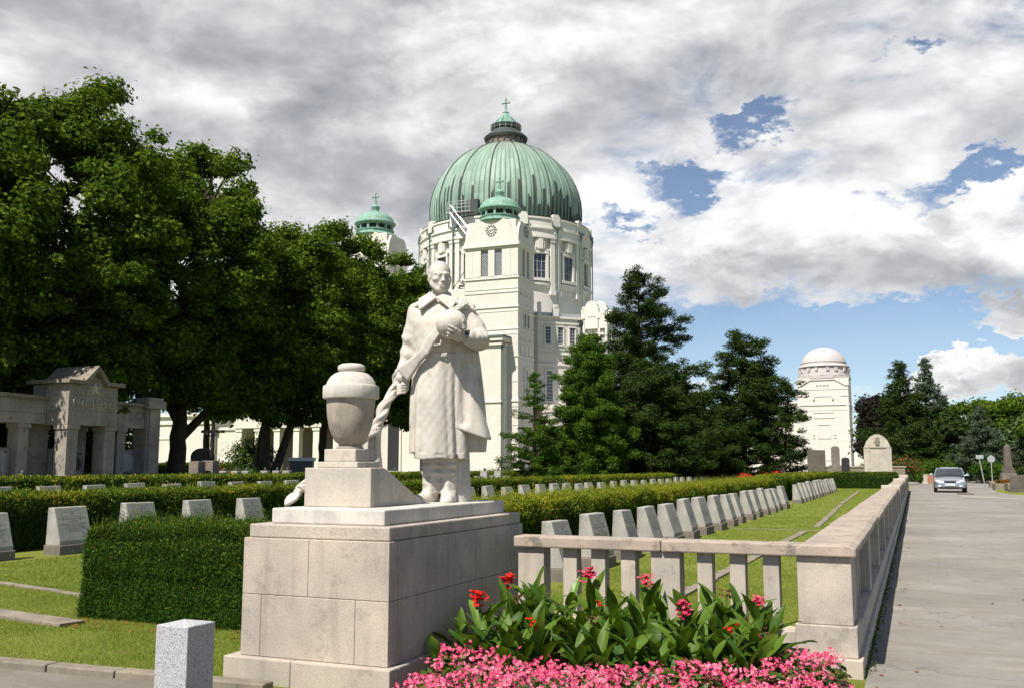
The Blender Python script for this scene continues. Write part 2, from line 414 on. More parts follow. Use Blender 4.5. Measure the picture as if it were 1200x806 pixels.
    lights = [(25.2,-23.8,6,0.28,2), (21.0,-40.7,8,0.16,1.4), (19.9,-16.3,5,-0.12,1.2), (21.5,-11.1,5,-0.1,1.4), (17.3,-31.8,7,-0.26,1.5), (23.7,-47.0,11,-0.14,2), (13.5,-28.9,4,-0.1,1.5), (12.4,-14.4,4,0.22,1.5), (14.4,-8.3,4.5,0.22,1.3), (14.2,-2.6,4,0.2,1.5), (14.5,5.0,4,0.32,1.4), (11.5,0.9,5,0.05,1.6), (10.1,-7.5,6,-0.12,3), (9.3,2.5,5,-0.16,2.5), (24.7,-2.1,9,-0.02,2), (17.9,-7.2,4,0.2,1.4), (5.3,2.1,2,0.15,1.4), (16.7,-17.4,4,0.1,1), (18.7,-1.4,7,0.08,1.6), (23.6,-36.9,6,-0.06,1.5)]
    cov = t.math('ADD', dens, total(gaps))
    # open blue band low over the horizon
    low = t.math('MULTIPLY', t.math('SUBTRACT', .20, sp.outputs[2], clamp=True), 1.3)
    cov = t.math('SUBTRACT', cov, t.math('MULTIPLY', low, .95))
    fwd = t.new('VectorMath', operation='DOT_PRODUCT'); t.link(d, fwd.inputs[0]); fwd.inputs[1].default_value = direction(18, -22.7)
    # invented clearing of the unseen sky out of view, weakens fill on shaded faces
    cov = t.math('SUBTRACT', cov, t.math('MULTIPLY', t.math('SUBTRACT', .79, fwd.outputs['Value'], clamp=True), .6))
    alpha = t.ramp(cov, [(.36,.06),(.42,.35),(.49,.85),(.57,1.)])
    # light and dark masses: sample the same field a little toward the sun
    off = (sd.x*.035, sd.y*.035, sd.z*.075)
    puff2 = fbm(vadd(q, off), 6.5, 4, .56, .30).outputs['Fac']
    relief = t.math('MULTIPLY', t.math('SUBTRACT', puff, puff2), 1.5)
    fine = fbm(q, 16., 4, .62, .2).outputs['Fac']
    br = t.math('ADD', relief, t.math('MULTIPLY', t.math('SUBTRACT', fine, .5), .30))
    br = t.math('ADD', br, t.math('MULTIPLY', t.math('SUBTRACT', .5, fbm(q, 2.6, 2, .55).outputs['Fac']), .55))
    thick = t.math('MULTIPLY', t.math('SUBTRACT', cov, .52), -.75)
    br = t.math('ADD', t.math('ADD', br, thick), t.math('ADD', total(lights), .655))
    ccol = t.ramp(br, [(.05,(.20,.21,.235)),(.38,(.34,.345,.365)),(.60,(.50,.50,.51)),(.82,(.68,.675,.665)),(1.,(.80,.79,.77))])
    bg1 = t.new('Background'); t.link(sky.outputs[0], bg1.inputs[0]); bg1.inputs[1].default_value = .070
    bg2 = t.new('Background'); t.link(ccol, bg2.inputs[0]); bg2.inputs[1].default_value = .93
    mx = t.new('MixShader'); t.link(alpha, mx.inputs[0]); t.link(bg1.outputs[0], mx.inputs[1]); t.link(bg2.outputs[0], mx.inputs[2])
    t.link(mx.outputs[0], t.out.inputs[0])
make_world()

# ------------------------------------------------------------------ ground materials
def lawn_mat():
    t = NT('mown_grass'); v = t.co('Object')
    a = t.noise(v, .6, 5, .6); b = t.noise(v, 6, 5, .65); f = t.noise(v, 70, 4, .7)
    c = t.mix(t.ramp(a, [(.35,0.),(.65,1.)]), (.14,.19,.020), (.235,.26,.040))
    c = t.mix(t.ramp(b, [(.4,0.),(.7,.8)]), c, (.25,.24,.065))
    c = t.mix(t.ramp(t.noise(v, 2.2, 6, .7), [(.58,0.),(.72,.8)]), c, (.24,.19,.09))
    c = t.mix(t.ramp(f, [(.35,.55),(.6,0.)]), c, (.06,.085,.014))
    t.bsdf(c, .9, t.bump(f, .9, .03), 0., .1); return t.m
M['lawn'] = lawn_mat()
def asphalt(name, col, crack=True, patch=.35):
    t = NT(name); v = t.co('Object')
    f = t.noise(v, 120, 3, .75); b = t.noise(v, .35, 6, .6); m = t.noise(v, 3, 5, .65)
    c = t.mix(t.ramp(b, [(.35,0.),(.68,1.)]), tuple(x*(1-patch) for x in col), tuple(x*1.12 for x in col))
    c = t.mix(t.ramp(m, [(.42,0.),(.75,.6)]), c, tuple(x*.68 for x in col))
    c = t.mix(t.ramp(f, [(.3,.45),(.55,0.)]), c, tuple(x*.35 for x in col))
    c = t.mix(t.ramp(f, [(.62,0.),(.75,.4)]), c, tuple(min(1,x*1.7) for x in col))
    wv = t.noise(t.co('Object', (1.1,3.5,1)), 1.1, 6, .7)
    c = t.mix(t.ramp(wv, [(.46,0.),(.60,.5)]), c, (col[0]*.62,col[1]*.58,col[2]*.5))
    if crack:
        vo = t.new('TexVoronoi', feature='DISTANCE_TO_EDGE'); vo.inputs['Scale'].default_value = .45
        n = t.new('VectorMath', operation='MULTIPLY_ADD'); nn = t.new('TexNoise'); nn.inputs['Scale'].default_value = 2.; nn.inputs['Detail'].default_value = 6
        t.link(v, nn.inputs[0]); t.link(nn.outputs['Color'], n.inputs[0]); n.inputs[1].default_value = (1.2,1.2,0); t.link(v, n.inputs[2]); t.link(n.outputs[0], vo.inputs[0])
        c = t.mix(t.ramp(vo.outputs['Distance'], [(.002,.45),(.006,0.)]), c, tuple(x*.3 for x in col))
    t.bsdf(c, .9, t.bump(f, .6, .006), 0., .2); return t.m
M['road'] = asphalt('worn_grey_asphalt', (.275,.255,.23))
M['road2'] = asphalt('paler_asphalt', (.34,.32,.285), False, .2)
M['patch'] = asphalt('asphalt_patch', (.34,.31,.27), False, .12)
M['hole'] = asphalt('dark_tar_patch', (.07,.06,.05), False)
M['path'] = asphalt('grey_path_asphalt', (.20,.18,.15), False)
M['soil'] = stone('bare_soil', (.16,.10,.065), .6, scale=2, bump=.9, speck=.3, streak=0, dist=.02)

def sheet(name, pts, z, m, kind='structure', label=None, cat=None):
    b = MB(); b.add([(x,y,z) for x,y in pts], [tuple(range(len(pts)))])
    o = b.build(name, m); tag(o, label, cat, kind=kind); return o
# one big ground sheet to the horizon (finer near by: the grass hummocks are in the material and the blades)
sheet('lawn', [(-4000,-200),(4000,-200),(4000,8000),(-4000,8000)], 0, M['lawn'])
RX = -.39
sheet('road', [(RX,-30),(RX,75),(RX-.2,98),(-60,104),(-60,146),(80,146),(80,112),(9,101),(5.4,84),(4.45,66),(4.6,60),(5.9,52),(60,36),(60,26),(6,36),(4.0,39),(3.7,20),(3.4,-30)], .004, M['road'])
sheet('cross_road', [(-200,104),(-200,112),(300,112),(300,99),(60,99),(4,97),(-1,96.2)], .008, M['road2'])
# ------------------------------------------------------------------ monument pedestal
def courses(mb, x0, x1, y0, y1, rows, gap=.0022):
    """dressed blocks round a core; rows = (z0, z1, [x joints], [y joints])"""
    d = .12
    for z0, z1, xs, ys in rows:
        X = [x0]+xs+[x1]; Y = [y0]+ys+[y1]
        for a, b in zip(X[:-1], X[1:]):
            mb.box(a+(gap/2 if a > x0 else 0), b-(gap/2 if b < x1 else 0), y0, y0+d, z0, z1-gap)
            mb.box(a+(gap/2 if a > x0 else 0), b-(gap/2 if b < x1 else 0), y1-d, y1, z0, z1-gap)
        for a, b in zip(Y[:-1], Y[1:]):
            a2 = max(a, y0+d+gap); b2 = min(b, y1-d-gap)
            mb.box(x0, x0+d, a2+(gap/2 if a > y0 else 0), b2-(gap/2 if b < y1 else 0), z0, z1-gap)
            mb.box(x1-d, x1, a2+(gap/2 if a > y0 else 0), b2-(gap/2 if b < y1 else 0), z0, z1-gap)
    zb, zt = rows[0][0], rows[-1][1]
    mb.box(x0+.02, x1-.02, y0+.02, y1-.02, zb+.01, zt-.01)

PX0, PX1, PY0, PY1 = -4.49, -3.29, 5.73, 8.12
ped = thing('monument_pedestal', 'stepped beige stone pedestal carrying the soldier statue and the urn', 'pedestal', (-3.89, 6.9, 0))
def P(mb): mb.v = [(x+3.89, y-6.9, z) for x, y, z in mb.v]; return mb
b = MB(); courses(b, PX0-.10, PX1+.05, PY0-.06, PY1+.06, [(-.05, .175, [-4.02], [6.9, 7.6])]); P(b).build('plinth', M['pedestal'], ped, bevel=.009)
b = MB(); courses(b, PX0, PX1, PY0, PY1, [(.175, .60, [-4.325, -3.55], [6.25, 7.25]), (.60, .995, [-3.935], [6.62, 7.12, 7.75])]); P(b).build('block_courses', M['pedestal'], ped, bevel=.005)
b = MB(); b.box(PX0+.03, PX1-.012, PY0+.02, PY1-.03, .995, 1.09); P(b).build('lower_step', M['pedestal'], ped, bevel=.010)
b = MB(); b.box(-4.345, -3.40, 5.85, 7.95, 1.09, 1.20); P(b).build('upper_step', M['urnstone'], ped, bevel=.010)
b = MB(); b.prism([(6.14,1.2),(6.14,1.49),(6.34,1.49),(6.97,1.215),(6.97,1.2)], -4.27, -3.69, 'x'); P(b).build('sloped_block', M['monument'], ped, bevel=.010)

urn = thing('stone_urn', 'lidded stone urn on a square foot at the front of the pedestal', 'urn', (-4.03, 6.385, 1.49))
US = lambda prof, k=.85: [(r*k, z) for r, z in prof]
b = MB(); b.box(-.185,.175,-.17,.17,0,.045); b.build('lower_slab', M['monument'], urn, bevel=.008)
b = MB(); b.box(-.145,.137,-.135,.135,.045,.142); b.build('foot_block', M['monument'], urn, bevel=.008)
b = MB(); b.lathe(US([(.125,.142),(.125,.155),(.105,.163),(.10,.18),(.135,.20),(.165,.245),(.193,.31),(.210,.385),(.218,.465),(.221,.52),(.221,.528)]), 64); b.build('bowl', M['urnbowl'], urn, smooth=35)
b = MB(); b.lathe(US([(.236,.528),(.252,.532),(.256,.539),(.256,.620),(.251,.630),(.228,.636),(.216,.665),(.192,.698),(.155,.725),(.118,.737),(.105,.740)]), 64); b.build('lid', M['statue'], urn, smooth=35)
b = MB(); b.lathe(US([(.100,.738),(.118,.746),(.126,.760),(.126,.775),(.118,.790),(.09,.802),(.05,.807),(.0,.808)]), 48); b.build('lid_knob', M['statue'], urn, smooth=60)

# ------------------------------------------------------------------ granite bollard
bol = thing('granite_bollard', 'short square speckled grey granite post on the kerb', 'bollard', (-4.28, 4.92, 0), 0)
b = MB(); b.poly([(-.125,-.125),(.125,-.125),(.125,.125),(-.125,.125)], -.1, .523); b.build('post', M['granite'], bol, bevel=.006)
b = MB(); b.add([(-.117,-.117,.523),(.117,-.117,.523),(.117,.117,.523),(-.117,.117,.523),(0,0,.545)],[(0,1,4),(1,2,4),(2,3,4),(3,0,4),(3,2,1,0)]); b.build('low_pitched_cap', M['granite'], bol, bevel=.004)

# ------------------------------------------------------------------ stone balustrade: front run
fb = thing('stone_balustrade', 'low pale stone balustrade in front of the lawn beside the canna bed', 'balustrade', (-1.8, 7.6, 0))
def F(mb): mb.v = [(x+1.8, y-7.6, z) for x, y, z in mb.v]; return mb
YF = 7.51
rail = MB()
for a, c in ((-3.11,-1.867),(-1.862,-.705)): rail.box(a, c, YF-.04, YF+.20, .838, .928)
F(rail).build('rail', M['capstone'], fb, bevel=.012)
for a, c in ((-3.085,-2.855),(-1.955,-1.725)):
    b = MB(); b.box(a, c, YF, YF+.165, .30, .838); F(b).build('pier', M['balstone'], fb, bevel=.006)
for a in (-2.695,-2.455,-2.205,-1.595,-1.345,-1.095):
    b = MB(); b.box(a, a+.118, YF+.02, YF+.145, .30, .838); F(b).build('baluster', M['balstone'], fb, bevel=.005)
b = MB(); b.box(-3.1,-.868,YF-.035,YF+.20,-.1,.30); F(b).build('base_course', M['balstone'], fb, bevel=.008)
b = MB(); b.box(-3.1,-.90,YF-.08,YF+.24,-.1,.13); F(b).build('footing', M['balstone'], fb, bevel=.008)

# right run: corner pier, cap stones, piers and balusters along the road
rb = thing('stone_balustrade', 'long pale stone balustrade running along the left edge of the road', 'balustrade', (-.65, 30, 0))
def Q(mb): mb.v = [(x+.65, y-30, z) for x, y, z in mb.v]; return mb
XO = -.45                        # outer face line (road side)
b = MB(); b.box(-.845, -.462, YF-.005, YF+.42, .352, .845); Q(b).build('corner_pier', M['balstone'], rb, bevel=.008)
b = MB(); b.box(-.87, -.437, YF-.035, YF+.5, .13, .352); Q(b).build('corner_base', M['balstone'], rb, bevel=.008)
b = MB(); b.box(-.90, -.405, YF-.08, YF+.5, -.1, .13); Q(b).build('corner_footing', M['balstone'], rb, bevel=.008)
y = YF-.045; k = 0; caps = MB(); rs = random.Random(3)
YE = 62.
cap_lens = [1.25,1.9,1.85,1.9,1.9]
while y < YE:
    L = cap_lens[k] if k < len(cap_lens) else 1.9
    dz = rs.uniform(-.004,.004); dx = rs.uniform(-.006,.006)
    caps.prism([(-.845+dx,.845),(-.425+dx,.845),(-.425+dx,.905+dz),(-.47+dx,.928+dz),(-.80+dx,.928+dz),(-.845+dx,.905+dz)], y, y+L-.006, 'y')
    y += L; k += 1
Q(caps).build('cap_stones', M['capstone'], rb, bevel=.010)
b = MB(); b.box(-.82, -.437, YF+.505, YE, .13, .30); Q(b).build('base_course', M['balstone'], rb, bevel=.008)
b = MB(); b.box(-.86, -.408, YF+.505, YE, -.1, .13); Q(b).build('footing', M['balstone'], rb, bevel=.008)
y = YF+.42+.17; n = 0; bays = 0
far = MB(); nb = 0
while y < YE-.4:
    if n == 7:
        b = MB(); b.box(-.80, -.452, y, y+.34, .30, .845); Q(b).build('pier', M['balstone'], rb, bevel=.006); y += .34+.17; n = 0; continue
    if nb < 78:
        b = MB(); b.box(-.665, -.535, y, y+.125, .30, .845); Q(b).build('baluster', M['balstone'], rb, bevel=.005 if nb < 30 else 0)
    else:
        far.box(-.635, -.478, y, y+.125, .30, .845)
    nb += 1; n += 1; y += .12+.165
o = Q(far).build('far_balusters', M['balstone'], rb); o['kind'] = 'stuff'
# tall lighter pier where two lengths of the wall meet
for yy in (28.2, 44.0, 62.1):
    b = MB(); b.box(-.875, -.402, yy, yy+.42, -.1, .99); Q(b).build('joint_pier', M['monument'], rb, bevel=.01)

# ------------------------------------------------------------------ edging stones in the grass (flush strips)
def strips(name, runs, w, h, m, label, cat):
    rr = random.Random(5)
    root = thing(name, label, cat, (runs[0][0][0], runs[0][0][1], 0)); ox, oy = runs[0][0]
    mb = MB()
    for (xa,ya),(xb,yb) in runs:
        L = math.hypot(xb-xa, yb-ya); n = max(1, int(L/1.0)); ux, uy = (xb-xa)/L, (yb-ya)/L
        for i in range(n):
            s0 = L*i/n+.008; s1 = L*(i+1)/n-.008; c = (s0+s1)/2
            j = rr.uniform(-.012,.012)
            mb.rbox((xa+ux*c-uy*j-ox, ya+uy*c+ux*j-oy), (ux,uy), (s1-s0)/2, w/2, -.05, h+rr.uniform(-.006,.006))
    mb.build('edging_stones', m, root, bevel=.006)
    return root
strips('edging_strip', [((-2.62,9.0),(-2.42,23.))], .16, .03, M['edging'], 'nearest stone edging strip in the lawn beside the long balustrade', 'edging')
strips('edging_strip', [((-2.30,25.),(-2.75,40.))], .16, .03, M['edging'], 'stone edging strip in the middle of the lawn beside the balustrade', 'edging')
strips('edging_strip', [((-2.78,41.),(-3.2,62.))], .16, .03, M['edging'], 'stone edging strip at the far end of the lawn by the cross hedge', 'edging')
strips('edging_strip', [((-4.2,23.9),(-.9,23.7))], .08, .012, M['edging'], 'thin stone strip crossing the lawn from the graves to the balustrade', 'edging')
strips('edging_strip', [((-12.5,9.45),(-7.6,8.3))], .10, .02, M['edging'], 'thin stone strip in the grass left of the dark hedge', 'edging')
strips('stepping_slab', [((-11.2,7.62),(-7.45,7.0))], .26, .03, M['edging'], 'broad flat stone slab strip in the grass at the left edge', 'paving')
# kerb between grass and path, bottom left
kb = MB(); rr = random.Random(9)
x = -14.
while x < -4.62:
    L = .62; y0 = 5.41+(x+6.47)*.055
    kb.rbox((x+L/2, y0), (1,.055), L/2-.006, .065, -.06, .06+rr.uniform(-.004,.004)); x += L
o = kb.build('kerb', M['edging'], bevel=.012); tag(o, kind='structure')
sheet('path', [(-60,-30),(-.35,-30),(-.35,5.0),(-3.0,5.1),(-4.65,5.45),(-14,4.94),(-60,3.)], .006, M['path'])

# ------------------------------------------------------------------ gravestones
def star_outline(cx, cz, r, w=.006, n=5):
    """engraved five-pointed star as thin strips in a (u, v) plane"""
    pts = []
    for i in range(10):
        a = PI/2+i*PI/5; rr = r if i % 2 == 0 else r*.42
        pts.append((cx+rr*math.cos(a), cz+rr*math.sin(a)))
    return pts
def gravestone_meshes(seed, detail=True):
    """profile in X (front is +X), width along Y. origin on the ground at the front edge of the base."""
    r_ = random.Random(seed); W = .37; parts = {}
    b = MB(); b.prism([(-.385,-.05),(0,-.05),(0,.165),(-.385,.165)], -W-.0, W+.0, 'y'); parts['base'] = (b, M['gravebase'], .012)
    b = MB(); b.prism([(-.035,.165),(-.035,.235),(-.205,.785),(-.215,.79),(-.345,.79),(-.365,.165)], -W+.02, W-.02, 'y'); parts['slab'] = (b, M['grave'], .010)
    b = MB()
    # slanted face basis: origin lower edge, v up the slope
    o0 = Vector((-.035, 0, .235)); vdir = Vector((-.17, 0, .55)).normalized(); nrm = Vector((vdir.z, 0, -vdir.x))
    H = Vector((-.17,0,.55)).length
    def q(u0,v0,u1,v1,w=.0035):
        d = Vector((u1-u0, v1-v0)); L = d.length
        if L < 1e-5: return
        px, py = -d.y/L*w/2, d.x/L*w/2
        P4 = [(u0+px,v0+py),(u0-px,v0-py),(u1-px,v1-py),(u1+px,v1+py)]
        vs = [o0+Vector((0,1,0))*u+vdir*v+nrm*.0015 for u,v in P4]
        b.add(vs, [(0,1,2,3)])
    if detail:
        st = star_outline(0, H*.84, .048)
        for i in range(10): q(*st[i], *st[(i+1)%10], .005)
        for li, (vv, half) in enumerate(((.70,.24),(.63,.30),(.555,.12),(.47,.29),(.41,.22),(.345,.26),(.27,.16))):
            u = -half*r_.uniform(.85,1)
            hgt = .022 if li in (0,1,3) else .016
            while u < half*.95:
                wd = r_.uniform(.008,.016)
                # a worn, unreadable chisel mark: one upright and a short bar
                q(u, H*vv, u, H*vv+hgt, .0035)
                if r_.random() < .7: q(u, H*vv+hgt*r_.choice((0,.5,1)), u+wd, H*vv+hgt*r_.choice((0,.5,1)), .003)
                if r_.random() < .5: q(u+wd, H*vv, u+wd, H*vv+hgt, .003)
                u += wd+(.007 if r_.random() < .8 else .022)
        parts['engraved_lettering'] = (b, M['engraved'], 0)
    return parts
M['engraved'] = plain('weathered_engraving', (.10,.095,.085), .9, var=.2)
_prot = {}
def gravestone(seed, detail):
    key = (seed, detail)
    if key not in _prot:
        r = thing('gravestone', 'x', 'gravestone', (0,0,0)); 
        for nme, (mb, mt, bv) in gravestone_meshes(seed, detail).items(): mb.build(nme, mt, r, bevel=bv if detail else 0)
        _prot[key] = [r, False]
    return _prot[key]
def put_grave(x, y, label, group, seed=0, detail=True, zmul=1.):
    rz = R(random.uniform(-2.5,2.5))
    pr = gravestone(seed, detail)
    if not pr[1]:
        r = pr[0]; pr[1] = True; r.location = (x,y,0); r['label'] = label
    else: r = copy_tree(pr[0], (x,y,0), rz, label)
    r.rotation_euler = (R(random.uniform(-1.2,1.2)), R(random.uniform(-2,2)), rz)
    s = random.uniform(.97,1.03); r.scale = (random.uniform(.97,1.03), random.uniform(.97,1.02), s*random.uniform(.98,1.03)*zmul)
    r['group'] = group
gr = 'slanted gravestones in rows'
for k in range(17):
    if k == 16: continue
    put_grave(-4.27+random.uniform(-.03,.03), 12.42+1.565*k+random.uniform(-.05,.05), '%s slanted gravestone from the near end of the row behind the front balustrade' % ORD[k], gr, k % 5, True)
for k in range(13):
    put_grave(-4.30, 41.2+1.56*k+random.uniform(-.05,.05), '%s gravestone from the near end of the farther row beside the lawn and cross hedge' % ORD[k], gr, 7, False)
k = 0; nn = 0
for i in range(19):
    y = 11.05+1.64*i
    if 18.4 < y < 28.2: continue      # hidden behind the monument
    if y < 18.4:
        lab = ['gravestone cut off by the left edge of the picture', 'grey gravestone with engraved star standing left of the dark box hedge', 'gravestone seen above the left half of the dark box hedge',
               'gravestone above the middle of the dark box hedge', 'gravestone half covered by hedge just left of the pedestal'][i if i < 5 else 4]
    else:
        lab = '%s gravestone right of the statue in the middle row before the hedge gap' % ORD[nn]; nn += 1
    put_grave(-13.48+random.uniform(-.04,.04), y+random.uniform(-.04,.04), lab, gr, i % 5, y < 30)
for k in range(15):
    put_grave(-13.5, 42.0+1.93*k+random.uniform(-.06,.06), '%s gravestone after the gap in the middle row beyond the long yellow-green hedge' % ORD[k], gr, 7, False)
for k in range(11):
    put_grave(-21.3, 16.1+1.56*k, '%s gravestone from the left whose top shows over the back hedge' % ORD[k], gr, 7, False, 1.24)
for k in range(4):
    put_grave(-21.5, 45.5+1.9*k, '%s far gravestone right of the statue in the back row' % ORD[k], gr, 7, False, 1.24)
# ------------------------------------------------------------------ foliage builders
def rand_unit(n):
    v = RNG.normal(size=(n,3)); return v/np.linalg.norm(v, axis=1, keepdims=True)
def leaf_quads(C, size, aspect=.5, nrm=None, spread=.6, axis=None, aspread=.5):
    """kite-shaped leaves at centres C. nrm: preferred normals; axis: preferred long direction"""
    n = len(C); size = np.broadcast_to(size, (n,)).astype(np.float64)
    N = rand_unit(n)
    if nrm is not None: N = N*spread+nrm; N /= np.linalg.norm(N, axis=1, keepdims=True)+1e-9
    A = rand_unit(n)
    if axis is not None: A = A*aspread+axis
    A -= N*np.sum(A*N, axis=1, keepdims=True); A /= np.linalg.norm(A, axis=1, keepdims=True)+1e-9
    B = np.cross(N, A)
    s = size[:,None]
    V = np.empty((n,4,3)); V[:,0] = C-A*s*.5; V[:,1] = C-B*s*aspect*.5+A*s*.05; V[:,2] = C+A*s*.5; V[:,3] = C+B*s*aspect*.5+A*s*.05
    F = np.arange(n*4).reshape(n,4)
    return V.reshape(-1,3), F

def hedge(name, label, x0, x1, y0, y1, h, dens, leaf, group=None, tips=.4, faces='LRFBT', sprig=0, cat='hedge'):
    """clipped yew hedge: dark uneven core covered in needles, fresh yellow tips on top. faces: L(-x) R(+x) F(-y) B(+y) T"""
    cx, cy = (x0+x1)/2, (y0+y1)/2; w, d = x1-x0, y1-y0
    P_ = []; Nn = []; K = []
    def face(n, o, u, v, nn, kind):
        a = RNG.random((n,2)); P_.append(o+a[:,:1]*u+a[:,1:]*v); Nn.append(np.tile(nn,(n,1))); K.append(np.full(n, kind))
    A = lambda a, b: int(a*b*dens)
    X0, X1, Y0, Y1 = -w/2, w/2, -d/2, d/2
    v3 = lambda *a: np.array(a, float)
    if 'R' in faces: face(A(d,h), v3(X1,Y0,0), v3(0,d,0), v3(0,0,h), v3(1,0,0), 0)
    if 'L' in faces: face(A(d,h), v3(X0,Y0,0), v3(0,d,0), v3(0,0,h), v3(-1,0,0), 0)
    if 'F' in faces: face(A(w,h), v3(X0,Y0,0), v3(w,0,0), v3(0,0,h), v3(0,-1,0), 0)
    if 'B' in faces: face(A(w,h)//2, v3(X0,Y1,0), v3(w,0,0), v3(0,0,h), v3(0,1,0), 0)
    face(int(A(w,d)*1.5), v3(X0,Y0,h), v3(w,0,0), v3(0,d,0), v3(0,0,1), 1)
    P0 = np.concatenate(P_); N0 = np.concatenate(Nn); K0 = np.concatenate(K)
    # uneven surface: lumps that the shears left
    def lump(p, s, seed):
        return (np.sin(p[:,0]*s+seed)*np.sin(p[:,1]*s*.9+1.7*seed)+np.sin(p[:,2]*s*1.3+p[:,1]*s*.6+seed*2.1)*.7)*.5
    off = lump(P0, 3.1, x0)*.045+lump(P0, 9., y0)*.03+lump(P0, 23., y0+1)*.016+RNG.normal(size=len(P0))*.022
    # rounded shoulders
    e = np.minimum(1, np.abs(h-P0[:,2])/.12); off -= np.where(K0 == 0, (1-e)*.05, 0)
    ex = np.minimum.reduce([P0[:,0]-X0, X1-P0[:,0]]); off -= np.where(K0 == 1, np.clip(1-ex/.15,0,1)*.045, 0)
    off += np.where((K0==1), RNG.random(len(P0))**3*.05, 0)
    Pp = P0+N0*off[:,None]
    Pp[:,2] = np.maximum(Pp[:,2], .015)
    ax = N0*.55+np.array([0,0,.75])
    sz = leaf*RNG.uniform(.6,1.25,len(Pp))
    V, F = leaf_quads(Pp, sz, .22, N0, 1.2, ax, .8)
    topness = np.where(K0==1, 1., np.clip((P0[:,2]-(h-.38))/.30, 0, 1)*.95)
    pat = .5+.5*np.sin(P0[:,1]*1.9+P0[:,0]*2.3+y0)*np.sin(P0[:,1]*.63+1.1)
    tip = RNG.random(len(P0)) < tips*topness*(.55+.9*pat)
    mi = np.where(tip, 1, 0); mi[RNG.random(len(P0)) < .0022] = 2
    if sprig:
        # loose sprigs standing over the top: each a fan of needles along a short shoot
        a = RNG.random((sprig,2)); base = np.stack([X0+a[:,0]*w, Y0+a[:,1]*d, np.full(sprig, h)], 1)
        dirs = rand_unit(sprig)*.45+np.array([0,0,1.]); dirs /= np.linalg.norm(dirs,axis=1,keepdims=True)
        L = RNG.uniform(.05,.20,sprig)*(RNG.random(sprig)**.8)*(1+.8*np.sin(base[:,1]*2.1+base[:,0]*4)**2); m = 11
        tt = np.linspace(.1,1,m)
        Cs = (base[:,None,:]+dirs[:,None,:]*(L[:,None]*tt[None,:])[:,:,None]).reshape(-1,3)
        dd = np.repeat(dirs, m, axis=0)
        V2, F2 = leaf_quads(Cs, leaf*.55, .3, None, 1, dd*1.0, .8)
        F = np.concatenate([F, F2+len(V)]); V = np.concatenate([V, V2])
        mm = np.repeat(np.where(RNG.random(sprig) < tips*1.5, 1, 0), m); mi = np.concatenate([mi, mm])
    if dens > 15000:
        k_ = 260; a = RNG.random((k_,2)); sidep = np.stack([np.where(a[:,0] < .3, X0, X0+(a[:,0]-.3)/.7*w), np.where(a[:,0] < .3, Y0+RNG.random(k_)*d, Y0), a[:,1]*h],1)
        dirs = np.stack([np.where(a[:,0] < .3, -1., 0.)+RNG.normal(0,.3,k_), np.where(a[:,0] < .3, 0., -1.)+RNG.normal(0,.3,k_), RNG.uniform(.0,.9,k_)],1); dirs /= np.linalg.norm(dirs,axis=1,keepdims=True)
        L = RNG.uniform(.05,.17,k_); m = 10; tt = np.linspace(.1,1,m)
        Cs = (sidep[:,None,:]+dirs[:,None,:]*(L[:,None]*tt[None,:])[:,:,None]).reshape(-1,3)
        V2, F2 = leaf_quads(Cs, leaf*.6, .3, None, 1, np.repeat(dirs,m,axis=0), .8); F = np.concatenate([F, F2+len(V)]); V = np.concatenate([V, V2]); mi = np.concatenate([mi, np.repeat(np.where(RNG.random(k_) < .12, 1, 0), m)])
    root = thing(name, label, cat, (cx,cy,0), 0, group)
    np_mesh('foliage', V, F, [M['yew'], M['yewtip'], M['yewbrown']], root, mi)
    b = MB(); i = .05; b.box(X0+i, X1-i, Y0+i, Y1-i, -.02, h-.055); b.build('branch_core', M['hedgecore'], root)
    return root
hg = 'clipped yew hedges between the grave rows'
hedge('box_hedge', 'dark clipped yew hedge block left of the pedestal', -7.78, -4.75, 7.42, 8.28, .87, 46000, .034, hg, .10, 'LRFT', 3000)
hedge('box_hedge', 'long yew hedge with yellow tips behind the front grave row', -6.45, -5.42, 9.2, 41.2, .93, 5200, .062, hg, .72, 'RFT', 9000)
hedge('box_hedge', 'taller yew hedge behind the farther grave row beside the lawn', -6.6, -5.3, 43.3, 70., 1.06, 1300, .11, hg, .6, 'RFT')
hedge('box_hedge', 'dark cross hedge closing the far end of the lawn', -5.3, -1.1, 70., 71.2, 1.06, 1700, .11, hg, .30, 'RFT')
hedge('box_hedge', 'yew hedge behind the starred gravestones at left', -15.9, -14.75, 6.2, 40.4, .96, 3600, .064, hg, .42, 'RFT', 3500)
hedge('box_hedge', 'yew hedge after the gap behind the middle grave row', -15.9, -14.75, 42.3, 71., .98, 900, .12, hg, .6, 'RFT')
hedge('box_hedge', 'back yew hedge whose top shows over the middle hedge', -23.7, -22.6, 12.5, 78., 1.14, 800, .13, hg, .42, 'RFT')
hedge('box_hedge', 'farthest yew hedge at the foot of the memorial gate and trees', -31., -29.9, 18., 96., 1.05, 500, .17, hg, .5, 'RFT')

